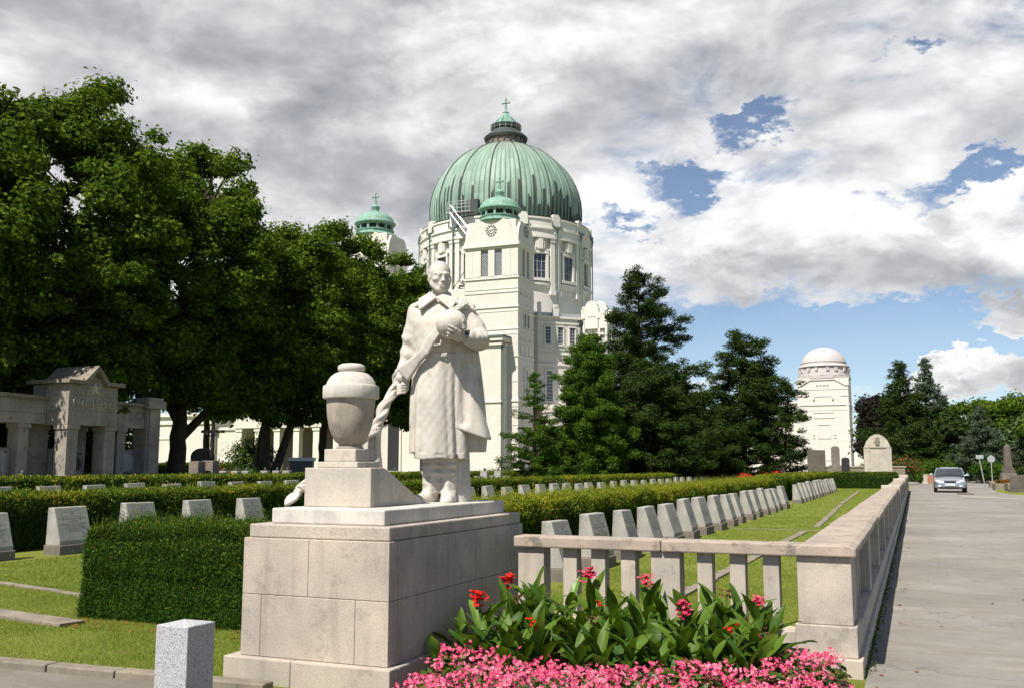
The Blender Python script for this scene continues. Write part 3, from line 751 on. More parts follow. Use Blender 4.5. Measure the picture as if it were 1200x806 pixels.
# ------------------------------------------------------------------ grass blades (near lawns)
def grass(name, regions, size, label):
    Vs = []; Fs = []; n0 = 0
    for (poly, dens, hh) in regions:
        xs = [p[0] for p in poly]; ys = [p[1] for p in poly]
        n = int((max(xs)-min(xs))*(max(ys)-min(ys))*dens)
        p = np.stack([RNG.uniform(min(xs),max(xs),n), RNG.uniform(min(ys),max(ys),n)],1)
        ins = np.zeros(n, bool); j = len(poly)-1
        for i in range(len(poly)):
            xi, yi = poly[i]; xj, yj = poly[j]
            ins ^= ((yi > p[:,1]) != (yj > p[:,1])) & (p[:,0] < (xj-xi)*(p[:,1]-yi)/(yj-yi+1e-9)+xi); j = i
        p = p[ins]
        # thinner where the sward is worn
        wear = np.sin(p[:,0]*1.7+1)*np.sin(p[:,1]*2.3)+.6*np.sin(p[:,0]*5.1)*np.sin(p[:,1]*4.7+2)
        keep = RNG.random(len(p)) < np.clip(.95-.35*np.clip(wear,0,1), .2, 1); p = p[keep]; wear = wear[keep]
        n = len(p); h = hh*RNG.uniform(.45,1.3,n)*(1-.25*np.clip(wear,0,1)); a = RNG.uniform(0,2*PI,n)
        w = size*RNG.uniform(.7,1.4,n)*(hh/.035)
        bx = np.stack([np.cos(a),np.sin(a),np.zeros(n)],1)*w[:,None]
        lean = RNG.normal(size=(n,2))*.45
        B = np.concatenate([p, np.zeros((n,1))],1)
        T = B+np.stack([lean[:,0]*h, lean[:,1]*h, h],1)
        V = np.stack([B-bx, B+bx, T],1).reshape(-1,3); Vs.append(V); Fs.append(np.arange(n*3).reshape(n,3)+n0); n0 += n*3
    o = np_mesh(name, np.concatenate(Vs), np.concatenate(Fs), M['grassblade']); tag(o, label, 'grass', kind='stuff')
grass('grass', [([(-14,4.98),(-4.55,5.5),(-4.62,7.35),(-7.7,7.4),(-7.9,9.0),(-13.3,9.4),(-14,9)], 6000, .024),
                ([(-13.2,9.0),(-7.9,8.9),(-7.5,15),(-13.2,18)], 2600, .034),
                ([(-4.2,7.8),(-.88,7.8),(-.88,14),(-4.2,14)], 4000, .026),
                ([(-4.2,14),(-.88,14),(-.88,30),(-4.2,30)], 1100, .036),
                ([(-4.6,30),(-.88,30),(-.88,70),(-4.6,70)], 300, .05)], .0028, 'mown grass blades on the lawns round the graves')
# ------------------------------------------------------------------ carving: signed distance fields meshed with surface nets
class SDF:
    def __init__(s, lo, hi, h):
        s.lo = np.array(lo, float); s.h = h
        s.n = np.ceil((np.array(hi)-s.lo)/h).astype(int)+1
        s.d = np.full(s.n, 1., np.float32); s.rot = np.eye(3); s.piv = np.zeros(3)
        s.ax = [s.lo[i]+h*np.arange(s.n[i]) for i in range(3)]
    def xf(s, m=None, piv=(0,0,0)):
        s.rot = np.array(m) if m is not None else np.eye(3); s.piv = np.array(piv, float); return s
    def win(s, c, r):
        cw = s.rot@np.array(c, float)+s.piv
        a = np.clip(((cw-r-s.lo)/s.h).astype(int), 0, s.n); b = np.clip(((cw+r-s.lo)/s.h).astype(int)+2, 0, s.n)
        sl = tuple(slice(a[i], b[i]) for i in range(3))
        X = s.ax[0][sl[0]][:,None,None]-s.piv[0]; Y = s.ax[1][sl[1]][None,:,None]-s.piv[1]; Z = s.ax[2][sl[2]][None,None,:]-s.piv[2]
        Rt = s.rot.T
        return sl, [Rt[i,0]*X+Rt[i,1]*Y+Rt[i,2]*Z for i in range(3)]
    def put(s, sl, dn, k, op):
        o = s.d[sl]
        if o.size == 0: return
        if op == 'u':
            h = np.clip(.5+.5*(o-dn)/max(k,1e-6), 0, 1) if k else (o > dn).astype(np.float32)
            s.d[sl] = o*(1-h)+dn*h-k*h*(1-h)
        else:
            dn = -dn
            h = np.clip(.5-.5*(o-dn)/max(k,1e-6), 0, 1) if k else (dn > o).astype(np.float32)
            s.d[sl] = o*(1-h)+dn*h+k*h*(1-h)
    def ell(s, c, r, k=.01, op='u'):
        r = np.broadcast_to(np.array(r, float), (3,)); sl, p = s.win(c, max(r)+k+3*s.h)
        q = [(p[i]-c[i])/r[i] for i in range(3)]; q2 = [(p[i]-c[i])/r[i]**2 for i in range(3)]
        k0 = np.sqrt(q[0]**2+q[1]**2+q[2]**2); k1 = np.sqrt(q2[0]**2+q2[1]**2+q2[2]**2)+1e-6
        s.put(sl, k0*(k0-1)/k1, k, op); return s
    def cap(s, a, b, ra, rb=None, k=.01, op='u', flat=None):
        rb = ra if rb is None else rb; a = np.array(a,float); b = np.array(b,float)
        c = (a+b)/2; sl, p = s.win(c, np.linalg.norm(b-a)/2+max(ra,rb)+k+3*s.h)
        ab = b-a; L = max(ab@ab, 1e-9); q = [p[i]-a[i] for i in range(3)]
        t = np.clip((q[0]*ab[0]+q[1]*ab[1]+q[2]*ab[2])/L, 0, 1)
        e = [q[i]-t*ab[i] for i in range(3)]
        if flat is not None:      # squeeze across a direction
            f = np.array(flat[0], float); f /= np.linalg.norm(f); m = e[0]*f[0]+e[1]*f[1]+e[2]*f[2]
            e = [e[i]+f[i]*m*(flat[1]-1) for i in range(3)]
        dd = np.sqrt(e[0]**2+e[1]**2+e[2]**2)-(ra+(rb-ra)*t)
        if flat is not None: dd = dd/max(1, flat[1]*.7)
        s.put(sl, dd, k, op); return s
    def chain(s, pts, rs, k=.01, op='u', flat=None):
        for i in range(len(pts)-1): s.cap(pts[i], pts[i+1], rs[i], rs[i+1], k, op, flat)
        return s
    def box(s, c, hs, m=None, rd=.005, k=.005, op='u'):
        hs = np.array(hs, float); sl, p = s.win(c, np.linalg.norm(hs)+k+3*s.h)
        p = [p[i]-c[i] for i in range(3)]
        if m is not None:
            mt = np.array(m).T; p = [mt[i,0]*p[0]+mt[i,1]*p[1]+mt[i,2]*p[2] for i in range(3)]
        q = [np.abs(p[i])-hs[i]+rd for i in range(3)]
        o = np.sqrt(sum(np.maximum(x,0)**2 for x in q)); i_ = np.minimum(np.maximum(np.maximum(q[0],q[1]),q[2]),0)
        s.put(sl, o+i_-rd, k, op); return s
    def loft(s, rows, fold=None, k=.02, op='u'):
        """rows: (z, cx, cy, a, b) ellipse sections; fold(theta, z) -> radial factor"""
        rows = sorted(rows); zs = [r[0] for r in rows]
        mx = max(max(r[3], r[4]) for r in rows)+.1
        c = (np.mean([r[1] for r in rows]), np.mean([r[2] for r in rows]), (zs[0]+zs[-1])/2)
        a0 = np.clip(((np.array([c[0]-mx-.1, c[1]-mx-.1, zs[0]-.06])-s.lo)/s.h).astype(int), 0, s.n)
        b0 = np.clip(((np.array([c[0]+mx+.1, c[1]+mx+.1, zs[-1]+.06])-s.lo)/s.h).astype(int)+2, 0, s.n)
        sl = tuple(slice(a0[i], b0[i]) for i in range(3))
        X = s.ax[0][sl[0]][:,None,None]; Y = s.ax[1][sl[1]][None,:,None]; Z = s.ax[2][sl[2]][None,None,:]
        zc = s.ax[2][sl[2]]
        def ip(j):
            # smooth (cosine-free cubic) interpolation of the section values
            v = np.interp(zc, zs, [r[j] for r in rows]); w = max(3, int(.05/s.h))|1
            vp = np.pad(v, w//2, mode='edge'); return np.convolve(vp, np.ones(w)/w, 'valid')[None,None,:]
        cx, cy, a, b = ip(1), ip(2), ip(3), ip(4)
        u = (X-cx)/a; w = (Y-cy)/b; th = np.arctan2(w, u)
        rr = np.sqrt(u*u+w*w)
        if fold is not None: rr = rr/fold(th, Z)
        d = (rr-1)*np.minimum(a,b)
        d = np.maximum(d, np.maximum(zs[0]-Z, Z-zs[-1]))
        s.put(sl, d.astype(np.float32), k, op); return s
    def warp(s, lo, hi, fn):
        a = np.clip(((np.array(lo)-s.lo)/s.h).astype(int), 0, s.n); b = np.clip(((np.array(hi)-s.lo)/s.h).astype(int)+2, 0, s.n)
        sl = tuple(slice(a[i], b[i]) for i in range(3))
        X = s.ax[0][sl[0]][:,None,None]; Y = s.ax[1][sl[1]][None,:,None]; Z = s.ax[2][sl[2]][None,None,:]
        s.d[sl] = s.d[sl]+fn(X,Y,Z); return s
    def mesh(s, smooth=2):
        d = s.d; ins = d < 0
        nx, ny, nz = d.shape
        cs = np.zeros((nx-1,ny-1,nz-1), np.uint8)
        for i in (0,1):
            for j in (0,1):
                for k in (0,1): cs += ins[i:nx-1+i, j:ny-1+j, k:nz-1+k]
        act = (cs > 0) & (cs < 8); idx = np.argwhere(act); ids = np.full(act.shape, -1, np.int64); ids[act] = np.arange(len(idx))
        # vertex = mean of edge crossings
        acc = np.zeros((len(idx),3)); cnt = np.zeros(len(idx))
        cor = [(i,j,k) for i in (0,1) for j in (0,1) for k in (0,1)]
        val = {c: d[idx[:,0]+c[0], idx[:,1]+c[1], idx[:,2]+c[2]].astype(float) for c in cor}
        for c in cor:
            for ax in range(3):
                if c[ax] == 0:
                    e = list(c); e[ax] = 1; e = tuple(e); v0, v1 = val[c], val[e]
                    m = (v0 < 0) != (v1 < 0)
                    t = np.where(m, v0/(v0-v1+1e-12), 0)
                    p = np.tile(np.array(c, float), (len(idx),1)); p[:,ax] = t
                    acc[m] += p[m]; cnt[m] += 1
        V = (idx+acc/np.maximum(cnt,1)[:,None])*s.h+s.lo
        F = []
        for ax in range(3):
            o1, o2 = [(1,2),(2,0),(0,1)][ax]
            A = np.take(ins, range(ins.shape[ax]-1), ax); B = np.take(ins, range(1, ins.shape[ax]), ax)
            ch = np.argwhere(A != B)
            ok = (ch[:,o1] > 0) & (ch[:,o2] > 0) & (ch[:,o1] < ids.shape[o1]) & (ch[:,o2] < ids.shape[o2]); ch = ch[ok]
            def at(da, db):
                q = ch.copy(); q[:,o1] -= da; q[:,o2] -= db; return ids[q[:,0],q[:,1],q[:,2]]
            Q = np.stack([at(1,1), at(0,1), at(0,0), at(1,0)], 1)
            flip = ~ins[ch[:,0],ch[:,1],ch[:,2]]
            Q[flip] = Q[flip][:,::-1]; F.append(Q[(Q >= 0).all(1)])
        F = np.concatenate(F)
        for _ in range(smooth):
            acc = np.zeros_like(V); c = np.zeros(len(V))
            for a, b in ((0,1),(1,2),(2,3),(3,0)):
                np.add.at(acc, F[:,a], V[F[:,b]]); np.add.at(c, F[:,a], 1); np.add.at(acc, F[:,b], V[F[:,a]]); np.add.at(c, F[:,b], 1)
            V = V*.5+.5*acc/np.maximum(c,1)[:,None]
        return V, F
    def build(s, name, m, parent, smooth=1):
        V, F = s.mesh(smooth); return np_mesh(name, V, F, m, parent, None, True)

def rotz(a): c, s_ = math.cos(a), math.sin(a); return [[c,-s_,0],[s_,c,0],[0,0,1]]
def rotm(ax, a): return np.array(Matrix.Rotation(a, 3, ax))

SC = 1.0
st = thing('soldier_statue', 'carved stone statue of a soldier in a long greatcoat holding a helmet and a gun', 'statue', (-3.73, 7.36, 1.175), R(14)); st.scale = (1,1,.985)
LO, HI = (-.62,-.42,-.01), (.56,.42,2.2); HS = .0058
def ht(x, lo, hi): return np.clip((x-lo)/(hi-lo), 0, 1)

# --- body: head, neck, hands, torso (under the coat), legs in boots: one continuous figure
B_ = SDF(LO, HI, HS)
for sx, fx in ((-.085, -.02), (.065, .02)):
    px_ = sx
    B_.chain([(px_+.02,.03,.78),(px_,.01,.45),(px_-.005,.015,.12)], [.105,.086,.068], k=.03)
    # boot: shaft, ankle folds, foot
    for i, z in enumerate((.115,.15,.19,.235)):
        B_.chain([(px_-.058,-.02+.02*(i%2),z),(px_,-.065+.008*i,z-.012),(px_+.058,-.01,z+.01*(i%2))], [.012,.014,.010], k=.03)
    dx = fx*1.6+(-.055 if sx < 0 else -.012)
    B_.chain([(px_,.045,.055),(px_+dx*.4,-.045,.055),(px_+dx,-.155,.042)], [.058,.060,.044], k=.03)
    B_.ell((px_+dx*1.05,-.165,.038), (.052,.062,.040), .03)
    B_.box((px_+dx*.5,-.05,.008), (.060,.15,.012), rotz(math.atan2(-dx,.2)), .01, .01)
    # soft trouser folds
    for z, a in ((.33,.4),(.40,-.3),(.27,.2)):
        B_.cap((px_-.06,-.045,z),(px_+.055,-.055,z+.03*a), .016, .012, k=.03)
B_.loft([(.7,-.045,.02,.17,.13),(1.1,-.04,.02,.17,.12),(1.45,-.035,.02,.19,.125),(1.68,-.03,.02,.20,.11),(1.76,-.03,.02,.12,.09)], k=.03)
B_.cap((-.030,.035,1.68),(-.028,.015,1.90), .078, .066, k=.03)
# arms inside the sleeves
RH = (-.315,-.075,1.00)                          # right hand, gripping the furled banner
B_.chain([(-.23,.0,1.66),(-.29,.01,1.30),(-.335,-.05,1.10)], [.06,.05,.034], k=.02)
B_.chain([(.21,.0,1.66),(.31,-.01,1.40),(.255,-.18,1.425)], [.06,.05,.034], k=.02)
# head
yaw = R(27); Hc = (-.024, -.018, 1.988)
hm = np.array(rotz(yaw))@rotm('X', R(4))
B_.xf(hm, Hc)
B_.ell((0,.022,.035), (.094,.120,.108), .01)
B_.ell((0,-.030,-.045), (.076,.078,.098), .03)
B_.ell((0,-.070,-.118), (.036,.034,.028), .025)
for sx in (-1,1):
    B_.cap((sx*.068,-.005,-.062),(sx*.030,-.072,-.118), .026, .022, k=.025)
    B_.ell((sx*.055,-.072,-.028), (.026,.026,.020), .02)
B_.chain([(-.058,-.078,.022),(-.022,-.103,.019),(0,-.100,.017),(.022,-.103,.019),(.058,-.078,.022)], [.010,.0115,.009,.0115,.010], k=.014)
for sx in (-1,1):
    B_.ell((sx*.033,-.112,-.004), (.020,.016,.011), .010, 's')
    B_.ell((sx*.033,-.092,-.005), (.016,.013,.011), .003)
    B_.chain([(sx*.017,-.100,.003),(sx*.033,-.108,.007),(sx*.050,-.096,.001)], [.004,.0045,.004], k=.004)
    B_.chain([(sx*.018,-.098,-.015),(sx*.033,-.103,-.018),(sx*.048,-.094,-.013)], [.004,.004,.004], k=.005)
B_.chain([(0,-.100,.012),(0,-.120,-.018),(0,-.140,-.042)], [.0085,.0105,.0145], k=.010)
for sx in (-1,1): B_.ell((sx*.015,-.120,-.046), (.011,.013,.010), .007)
B_.ell((0,-.102,-.078), (.032,.020,.026), .015)
B_.chain([(-.026,-.108,-.078),(-.010,-.121,-.074),(0,-.120,-.076),(.010,-.121,-.074),(.026,-.108,-.078)], [.005,.0075,.007,.0075,.005], k=.006)
B_.chain([(-.024,-.106,-.089),(0,-.119,-.091),(.024,-.106,-.089)], [.006,.0085,.006], k=.006)
B_.chain([(-.029,-.112,-.083),(0,-.130,-.082),(.029,-.112,-.083)], [.003,.0045,.003], k=.004, op='s')
for sx in (-1,1):
    B_.ell((sx*.095,.012,-.016), (.013,.026,.036), .008)
    B_.ell((sx*.109,.006,-.014), (.008,.015,.022), .006, 's')
    B_.chain([(sx*.035,-.105,-.045),(sx*.040,-.092,-.085)], [.006,.006], k=.012, op='s')
B_.xf()
# right hand round the banner (statue's own right, at the viewer's left)
B_.chain([(-0.305,-.05,1.11),(-0.315,-.06,1.05)], [.032,.036], k=.02)
B_.ell((-0.310,-.068,1.015), (.030,.046,.048), .02)
for i in range(4):
    z = 1.035-.023*i
    B_.chain([(-0.302,-.105,z),(-0.330,-.128,z-.004),(-0.362,-.120,z-.012),(-0.370,-.092,z-.016)], [.0125,.0120,.0112,.010], k=.004)
B_.chain([(-0.315,-.045,1.035),(-0.345,-.050,1.045),(-0.367,-.078,1.040),(-0.370,-.100,1.028)], [.015,.014,.0125,.011], k=.006)
# left hand under and round the helmet
HC = np.array((.135,-.262,1.528)); HR = .131
W0 = np.array((.242,-.215,1.41))
B_.chain([W0+(.03,.03,0), W0], [.036,.034], k=.02)
B_.ell(W0+np.array((-.042,-.040,.005)), (.046,.036,.040), .02)
def onball(a, e, r=HR+.008):
    a, e = R(a), R(e); return HC+np.array((math.sin(a)*math.cos(e), -math.cos(a)*math.cos(e), math.sin(e)))*r
for i, (a0, e0, a1, e1) in enumerate(((46,-34,4,-12),(50,-44,2,-26),(50,-55,-4,-40),(48,-66,-8,-53))):
    p = [onball(a0+(a1-a0)*t, e0+(e1-e0)*t, HR+.014-.004*t) for t in (0,.4,.72,1)]
    if i in (0,1): p[0] = p[0]+np.array((.004,0,0))
    B_.chain([W0+np.array((-.045,-.050,.020-.013*i)), *p], [.016,.0138,.013,.012,.0105], k=.006)
B_.chain([W0+np.array((-.015,-.045,.03)), onball(62,-18,HR+.014), onball(54,4,HR+.012), onball(46,18,HR+.008)], [.018,.016,.0145,.012], k=.008)
body = B_.build('body', M['statue'], st, 1); del B_

# --- close-cropped hair
Hr = SDF((-.16,-.2,1.9),(.14,.2,2.18), .005); Hr.xf(hm, Hc)
Hr.ell((0,.028,.039), (.0958,.1195,.1096), .005)
Hr.box((0,-.15,.0), (.2,.078,.068), rotm('X', R(-14)), .03, .05, 's')
Hr.box((0,-.06,-.115), (.2,.20,.085), rotm('X', R(12)), .01, .02, 's')
for sx in (-1,1): Hr.ell((sx*.098,-.002,-.012), (.03,.036,.046), .01, 's')
Hr.xf()
Hr.warp((-.2,-.2,1.9),(.2,.2,2.2), lambda X,Y,Z: .0022*np.sin(X*210+Z*60)*np.sin(Y*190+Z*90)+.0*X)
Hr.build('hair', M['statue'], st, 0); del Hr

# --- greatcoat
def coat_fold(th, Z):
    g = 1-ht(Z, .38, 1.28); up = ht(Z, 1.30, 1.55)
    f = 1+(.055*np.sin(3*th+.6)+.042*np.sin(7*th+2.2+1.4*Z)+.022*np.sin(11*th+1.1-Z*2.4))*g**.7
    # two deep folds running down the front right
    for c, w, a in ((-1.02,.13,.11),(-.62,.12,.07),(-2.55,.16,.05),(-1.9,.10,.028)):
        f = f-a*np.exp(-((th-c)/w)**2)*(g**.7)
    f = f+.010*np.sin(9*th+Z*25)*(1-up)*ht(Z,1.1,1.35)+.012*np.sin(4*th+Z*9)*g
    return f
Cc = SDF(LO, HI, HS)
Cc.loft([(.395,-.030,.01,.262,.210),(.62,-.035,.005,.252,.200),(.90,-.045,.0,.242,.190),(1.12,-.040,.0,.222,.172),(1.27,-.035,.0,.206,.158),(1.34,-.035,.0,.208,.158),
         (1.46,-.030,.0,.235,.165),(1.58,-.030,.0,.262,.162),(1.67,-.030,.005,.262,.142),(1.735,-.030,.01,.20,.118),(1.79,-.030,.015,.115,.090)], coat_fold, k=.02)
Cc.warp((-.4,-.4,.38),(.4,.4,.47), lambda X,Y,Z: .005*np.clip(np.sin(X*23+1)+.4*np.sin(X*61),-1,1)*(Z < .44))
Cc.ell((-.05,.01,.40), (.25,.19,.10), .01, 's')
# sleeves
Cc.chain([(-.235,.01,1.690),(-.262,.015,1.50),(-.292,.01,1.32),(-.325,-.03,1.17),(-.342,-.052,1.10)], [.080,.082,.074,.062,.056], k=.03)
Cc.chain([(.195,.01,1.675),(.275,.015,1.53),(.325,-.02,1.42)], [.082,.092,.088], k=.03)
Cc.chain([(.325,-.02,1.42),(.315,-.11,1.405),(.272,-.188,1.420)], [.090,.078,.068], k=.02)
Cc.cap((.275,-.190,1.418),(.252,-.212,1.425), .046, .044, k=.004, op='s')
for i, (x, y, z) in enumerate(((.35,-.03,1.47),(.345,-.07,1.455),(.32,-.115,1.455),(.295,-.145,1.45))):
    Cc.chain([(x-.02,y-.055,z-.075),(x+.045,y-.03,z-.03),(x+.01,y+.01,z+.035)], [.014,.016,.012], k=.03)
for z in (1.46,1.33,1.20):
    Cc.chain([(-.345,-.03,z),(-.285,-.060,z-.03),(-.24,-.05,z-.085)], [.004,.005,.003], k=.06)
Cc.warp((-.5,-.4,.42),(.5,.4,1.72), lambda X,Y,Z: .0012*np.sin(X*31+Z*7+2*np.sin(Z*9))*np.sin(Z*17+X*8)+.0012*np.sin(X*83+Y*61)*np.sin(Z*57+Y*23))
# belt and front edge
Cc.loft([(1.262,-.035,-.002,.214,.167),(1.300,-.035,-.002,.216,.168)], coat_fold, k=.006)
Cc.build('greatcoat', M['statue'], st, 1); del Cc

# --- broad turned-down collar and the shoulder straps
Co = SDF((-.4,-.3,1.55),(.4,.2,1.9), .005)
def slab(c, pts, th=.012, k=.006):
    for i in range(len(pts)-1): Co.cap(pts[i], pts[i+1], th, th, k)
for sx in (-1,1):
    # collar leaf: filled by a fan of short bars from neck to point
    n0 = np.array((-.028+sx*.078,-.035,1.842)); n1 = np.array((-.028+sx*.012,-.128,1.785)); tip = np.array((-.03+sx*.135,-.155,1.685)); o_ = np.array((-.028+sx*.165,-.055,1.785))
    for t in np.linspace(0,1,9):
        a = n0*(1-t)+n1*t; b2 = o_*(1-t)+tip*t
        Co.cap(a, b2, .013, .011, k=.006)
    Co.chain([n1, tip, o_], [.012,.012,.012], k=.006)
    bk = np.array((-.028,.085,1.825))
    for t in np.linspace(0,1,9):
        Co.cap(n0*(1-t)+bk*t, o_*(1-t)+np.array((-.028,.14,1.72))*t, .013, .011, k=.006)
Co.build('collar', M['statue'], st, 1); del Co
Ca = SDF((-.62,-.42,.3),(.56,.42,1.9), .0062)
def cape_fold(th, Z):
    g = 1-ht(Z, .5, 1.6)
    return 1+(.05*np.sin(4*th+.5+Z)+.03*np.sin(9*th+2*Z))*g
Ca.loft([(.455,.105,.150,.235,.15),(.60,.10,.145,.255,.155),(.90,.085,.13,.255,.150),(1.2,.060,.105,.255,.150),(1.45,.02,.09,.265,.125),(1.62,-.02,.075,.275,.105),(1.72,-.03,.06,.24,.10)], cape_fold, k=.02)
Fr = SDF((-.62,-.42,.3),(.56,.42,1.9), .0062)
Fr.loft([(.45,.170,.06,.275,.155),(.62,.155,.055,.250,.150),(.90,.125,.045,.205,.145),(1.2,.105,.035,.190,.13),(1.42,.08,.03,.20,.12),(1.50,.06,.03,.16,.10)], lambda th, Z: 1+(.045*np.sin(4*th+2.2+Z*1.5)+.02*np.sin(9*th+1))*(1-ht(Z,.5,1.4)), k=.02)
Fr.box((.30,.0,.33), (.6,.6,.25), rotm('Y', R(20)), .01, .015, 's')
Ca.d = np.minimum(Ca.d, Fr.d); del Fr
Ca.cap((.215,-.06,1.20),(.215,-.10,.72), .020, .034, k=.05, op='s')
Ca.chain([(.26,.0,1.72),(.17,-.03,1.755),(.08,-.01,1.79)], [.030,.036,.030], k=.02)
Ca.chain([(.285,-.03,1.68),(.20,-.085,1.72),(.12,-.09,1.76)], [.020,.024,.020], k=.02)
Ca.chain([(-.285,-.02,1.70),(-.20,-.07,1.735),(-.12,-.07,1.77)], [.018,.024,.020], k=.02)
Ca.chain([(-.30,.02,1.69),(-.22,.01,1.745),(-.10,.01,1.79)], [.024,.032,.026], k=.02)
Ca.build('rain_cape', M['statue'], st, 1); del Ca
# stump behind the legs that carries the figure
b = MB(); b.lathe([(.125,0),(.118,.15),(.11,.30),(.105,.46)], 20, (.105,.13), rmod=lambda a, z: 1+.08*math.sin(5*a+z*4)); b.build('support_stump', M['urnstone'], st, smooth=60)
b = MB(); b.box(-.20,.22,-.24,.26,-.0,.018); b.build('foot_slab', M['statue'], st, bevel=.004)

# --- helmet held against the chest
He = SDF((-.06,-.46,1.36),(.34,-.06,1.74), .005)
hx = np.array(rotz(R(12)))@rotm('X', R(-16))
He.xf(hx, tuple(HC))
He.ell((0,0,0), (HR,HR*1.03,HR*.97), .005)
He.xf()
He.build('helmet', M['statue'], st, 1); del He

# --- submachine gun slung across the chest: butt low at the viewer's left, barrel over the shoulder
gun = SDF((-.56,-.40,1.02),(.36,-.10,1.95), .005)
butt = np.array((-.300,-.158,1.125)); grip = np.array((-.105,-.215,1.305)); rec = np.array((-.045,-.222,1.41)); br0 = np.array((.12,-.172,1.645)); muz = np.array((.250,-.055,1.765))
ax_ = (grip-butt)/np.linalg.norm(grip-butt)
perp = np.cross(ax_, (0,1,0)); perp /= np.linalg.norm(perp)
def tri(a, b, wa, wb, th):
    """a flat tapering plank from a to b"""
    for t in np.linspace(0,1,17):
        c = a*(1-t)+b*t; w = wa*(1-t)+wb*t
        gun.cap(c-perp*w, c+perp*w, th, th, k=.006)
tri(butt, butt*.35+grip*.65, .056, .024, .020); tri(butt*.35+grip*.65, grip, .024, .017, .020)
tri(grip, rec, .026, .024, .021)
tri(rec, br0, .022, .020, .020)
gun.chain([rec+(0,.0,-.01), rec+np.array((.03,-.005,-.055)), rec+np.array((.075,0,-.045)), rec+np.array((.085,0,-.005))], [.007,.007,.007,.007], k=.004)
gun.cap(br0, muz, .030, .028, k=.006)
d_ = (muz-br0)/np.linalg.norm(muz-br0)
for t in (.12,.34,.56,.78): gun.cap(br0+(muz-br0)*t+np.array((0,-.034,0)), br0+(muz-br0)*(t+.10)+np.array((0,-.034,0)), .008, .008, k=.004, op='s')
gun.build('submachine_gun', M['statue'], st, 1); del gun

# ------------------------------------------------------------------ furled banner lowered from the soldier's hand behind the urn
rz = R(14); cs, sn = math.cos(rz), math.sin(rz)
def stw(p): return Vector((-3.80+p[0]*cs-p[1]*sn, 7.47+p[0]*sn+p[1]*cs, 1.20+p[2]))
hand = Vector((-4.105,7.205,2.185)); up_ = Vector((-4.085,7.22,2.33))
bn = thing('furled_banner', 'carved furled banner lowered from the hand of the statue behind the urn', 'banner', tuple(hand))
tipw = Vector((-4.37, 6.06, 1.22)); mid1 = Vector((-4.19,7.03,1.83)); mid2 = Vector((-4.345,6.35,1.41))
path = [up_, hand, Vector((-4.155,7.12,2.01)), mid1, Vector((-4.27,6.72,1.61)), mid2, Vector((-4.36,6.20,1.315))]
def cat(pts, n=70):
    out = []
    P_ = [pts[0]*2-pts[1]]+pts+[pts[-1]*2-pts[-2]]
    for i in range(1, len(P_)-2):
        for j in range(n//(len(pts)-1)):
            t = j/(n//(len(pts)-1)); a,b_,c,d = P_[i-1],P_[i],P_[i+1],P_[i+2]
            out.append(.5*((2*b_)+(c-a)*t+(2*a-5*b_+4*c-d)*t*t+(3*b_-a-3*c+d)*t**3))
    out.append(pts[-1]); return out
pp = [p-hand for p in cat(path, 120)]; n_ = len(pp)
rads = [np.interp(i/n_, [0,.06,.14,.22,.34,.50,.60,.72,.9,1.], [.028,.036,.032,.038,.044,.047,.040,.030,.030,.042]) for i in range(n_)]
b = MB(); b.tube(pp, rads, 56, rf=lambda a, t: 1+.20*math.sin(2*a+t*44)+.10*math.sin(5*a+t*70)); b.build('twisted_cloth', M['statue'], bn, smooth=70)
# hanging end of the cloth behind the urn
hs = mid1-hand; b = MB(); cols = 28; rows = 24; vs = []; fs = []
for j in range(rows):
    t = j/(rows-1)
    for i in range(cols):
        u = i/(cols-1)
        x = -.13+.17*u+.03*t*(u-.5)+.012*math.sin(t*7+u*3); yv = .015*math.sin(u*15+t*1.5)*(.5+.5*t)+.02*math.sin(u*5)
        vs.append((hs.x+x, hs.y+.0+yv-.1*x, hs.z+.0-t*(hs.z+hand.z-1.2+.0)))
for j in range(rows-1):
    for i in range(cols-1): fs.append((j*cols+i,(j+1)*cols+i,(j+1)*cols+i+1,j*cols+i+1))
b.add(vs, fs); o = b.build('hanging_cloth', M['urnstone'], bn, smooth=80); sm = o.modifiers.new('thickness','SOLIDIFY'); sm.thickness = .07; sm.offset = 0
# spearhead finial resting on the step
fdir = (tipw-mid2).normalized(); fb_ = tipw-fdir*.15-hand
b = MB(); b.ball(tuple(fb_), .034, 16, 10); b.tube([fb_-fdir*.07, fb_-fdir*.02], [.026,.022], 14); b.build('finial_ball', M['statue'], bn, smooth=60)
b = MB(); side = fdir.cross(Vector((0,1,0))).normalized(); up2 = side.cross(fdir).normalized()
prof = [(-.0,.016),(.03,.040),(.08,.046),(.13,.030),(.175,.0),(.13,-.030),(.08,-.046),(.03,-.040),(0,-.016)]
q_ = [fb_+fdir*a+side*w for a, w in prof]
b.add([tuple(p+up2*.012) for p in q_]+[tuple(p-up2*.012) for p in q_], [tuple(range(9)), tuple(range(17,8,-1))]+[(i,9+i,9+(i+1)%9,(i+1)%9) for i in range(9)])
b.build('spearhead', M['statue'], bn, bevel=.004)
pr2 = [(a*.72+.022, w*.55) for a, w in prof]; q_ = [fb_+fdir*a+side*w+up2*.016 for a, w in pr2]
ring = MB(); ring.tube([tuple(p) for p in q_]+[tuple(q_[0])], .005, 6); ring.build('raised_border', M['statue'], bn, smooth=60)
# ------------------------------------------------------------------ domed church (root at the axis of the dome)
CX, CY = -56., 131.5
ch = thing('domed_church', 'white church with a large green copper dome and clock towers', 'church', (CX,CY,0))
W_, T_ = M['church'], M['churchtrim']
def band_ring(mb, r0, r1, z0, z1, n=96): mb.lathe([(r0,z0),(r1,z0),(r1,z1),(r0,z1)], n)
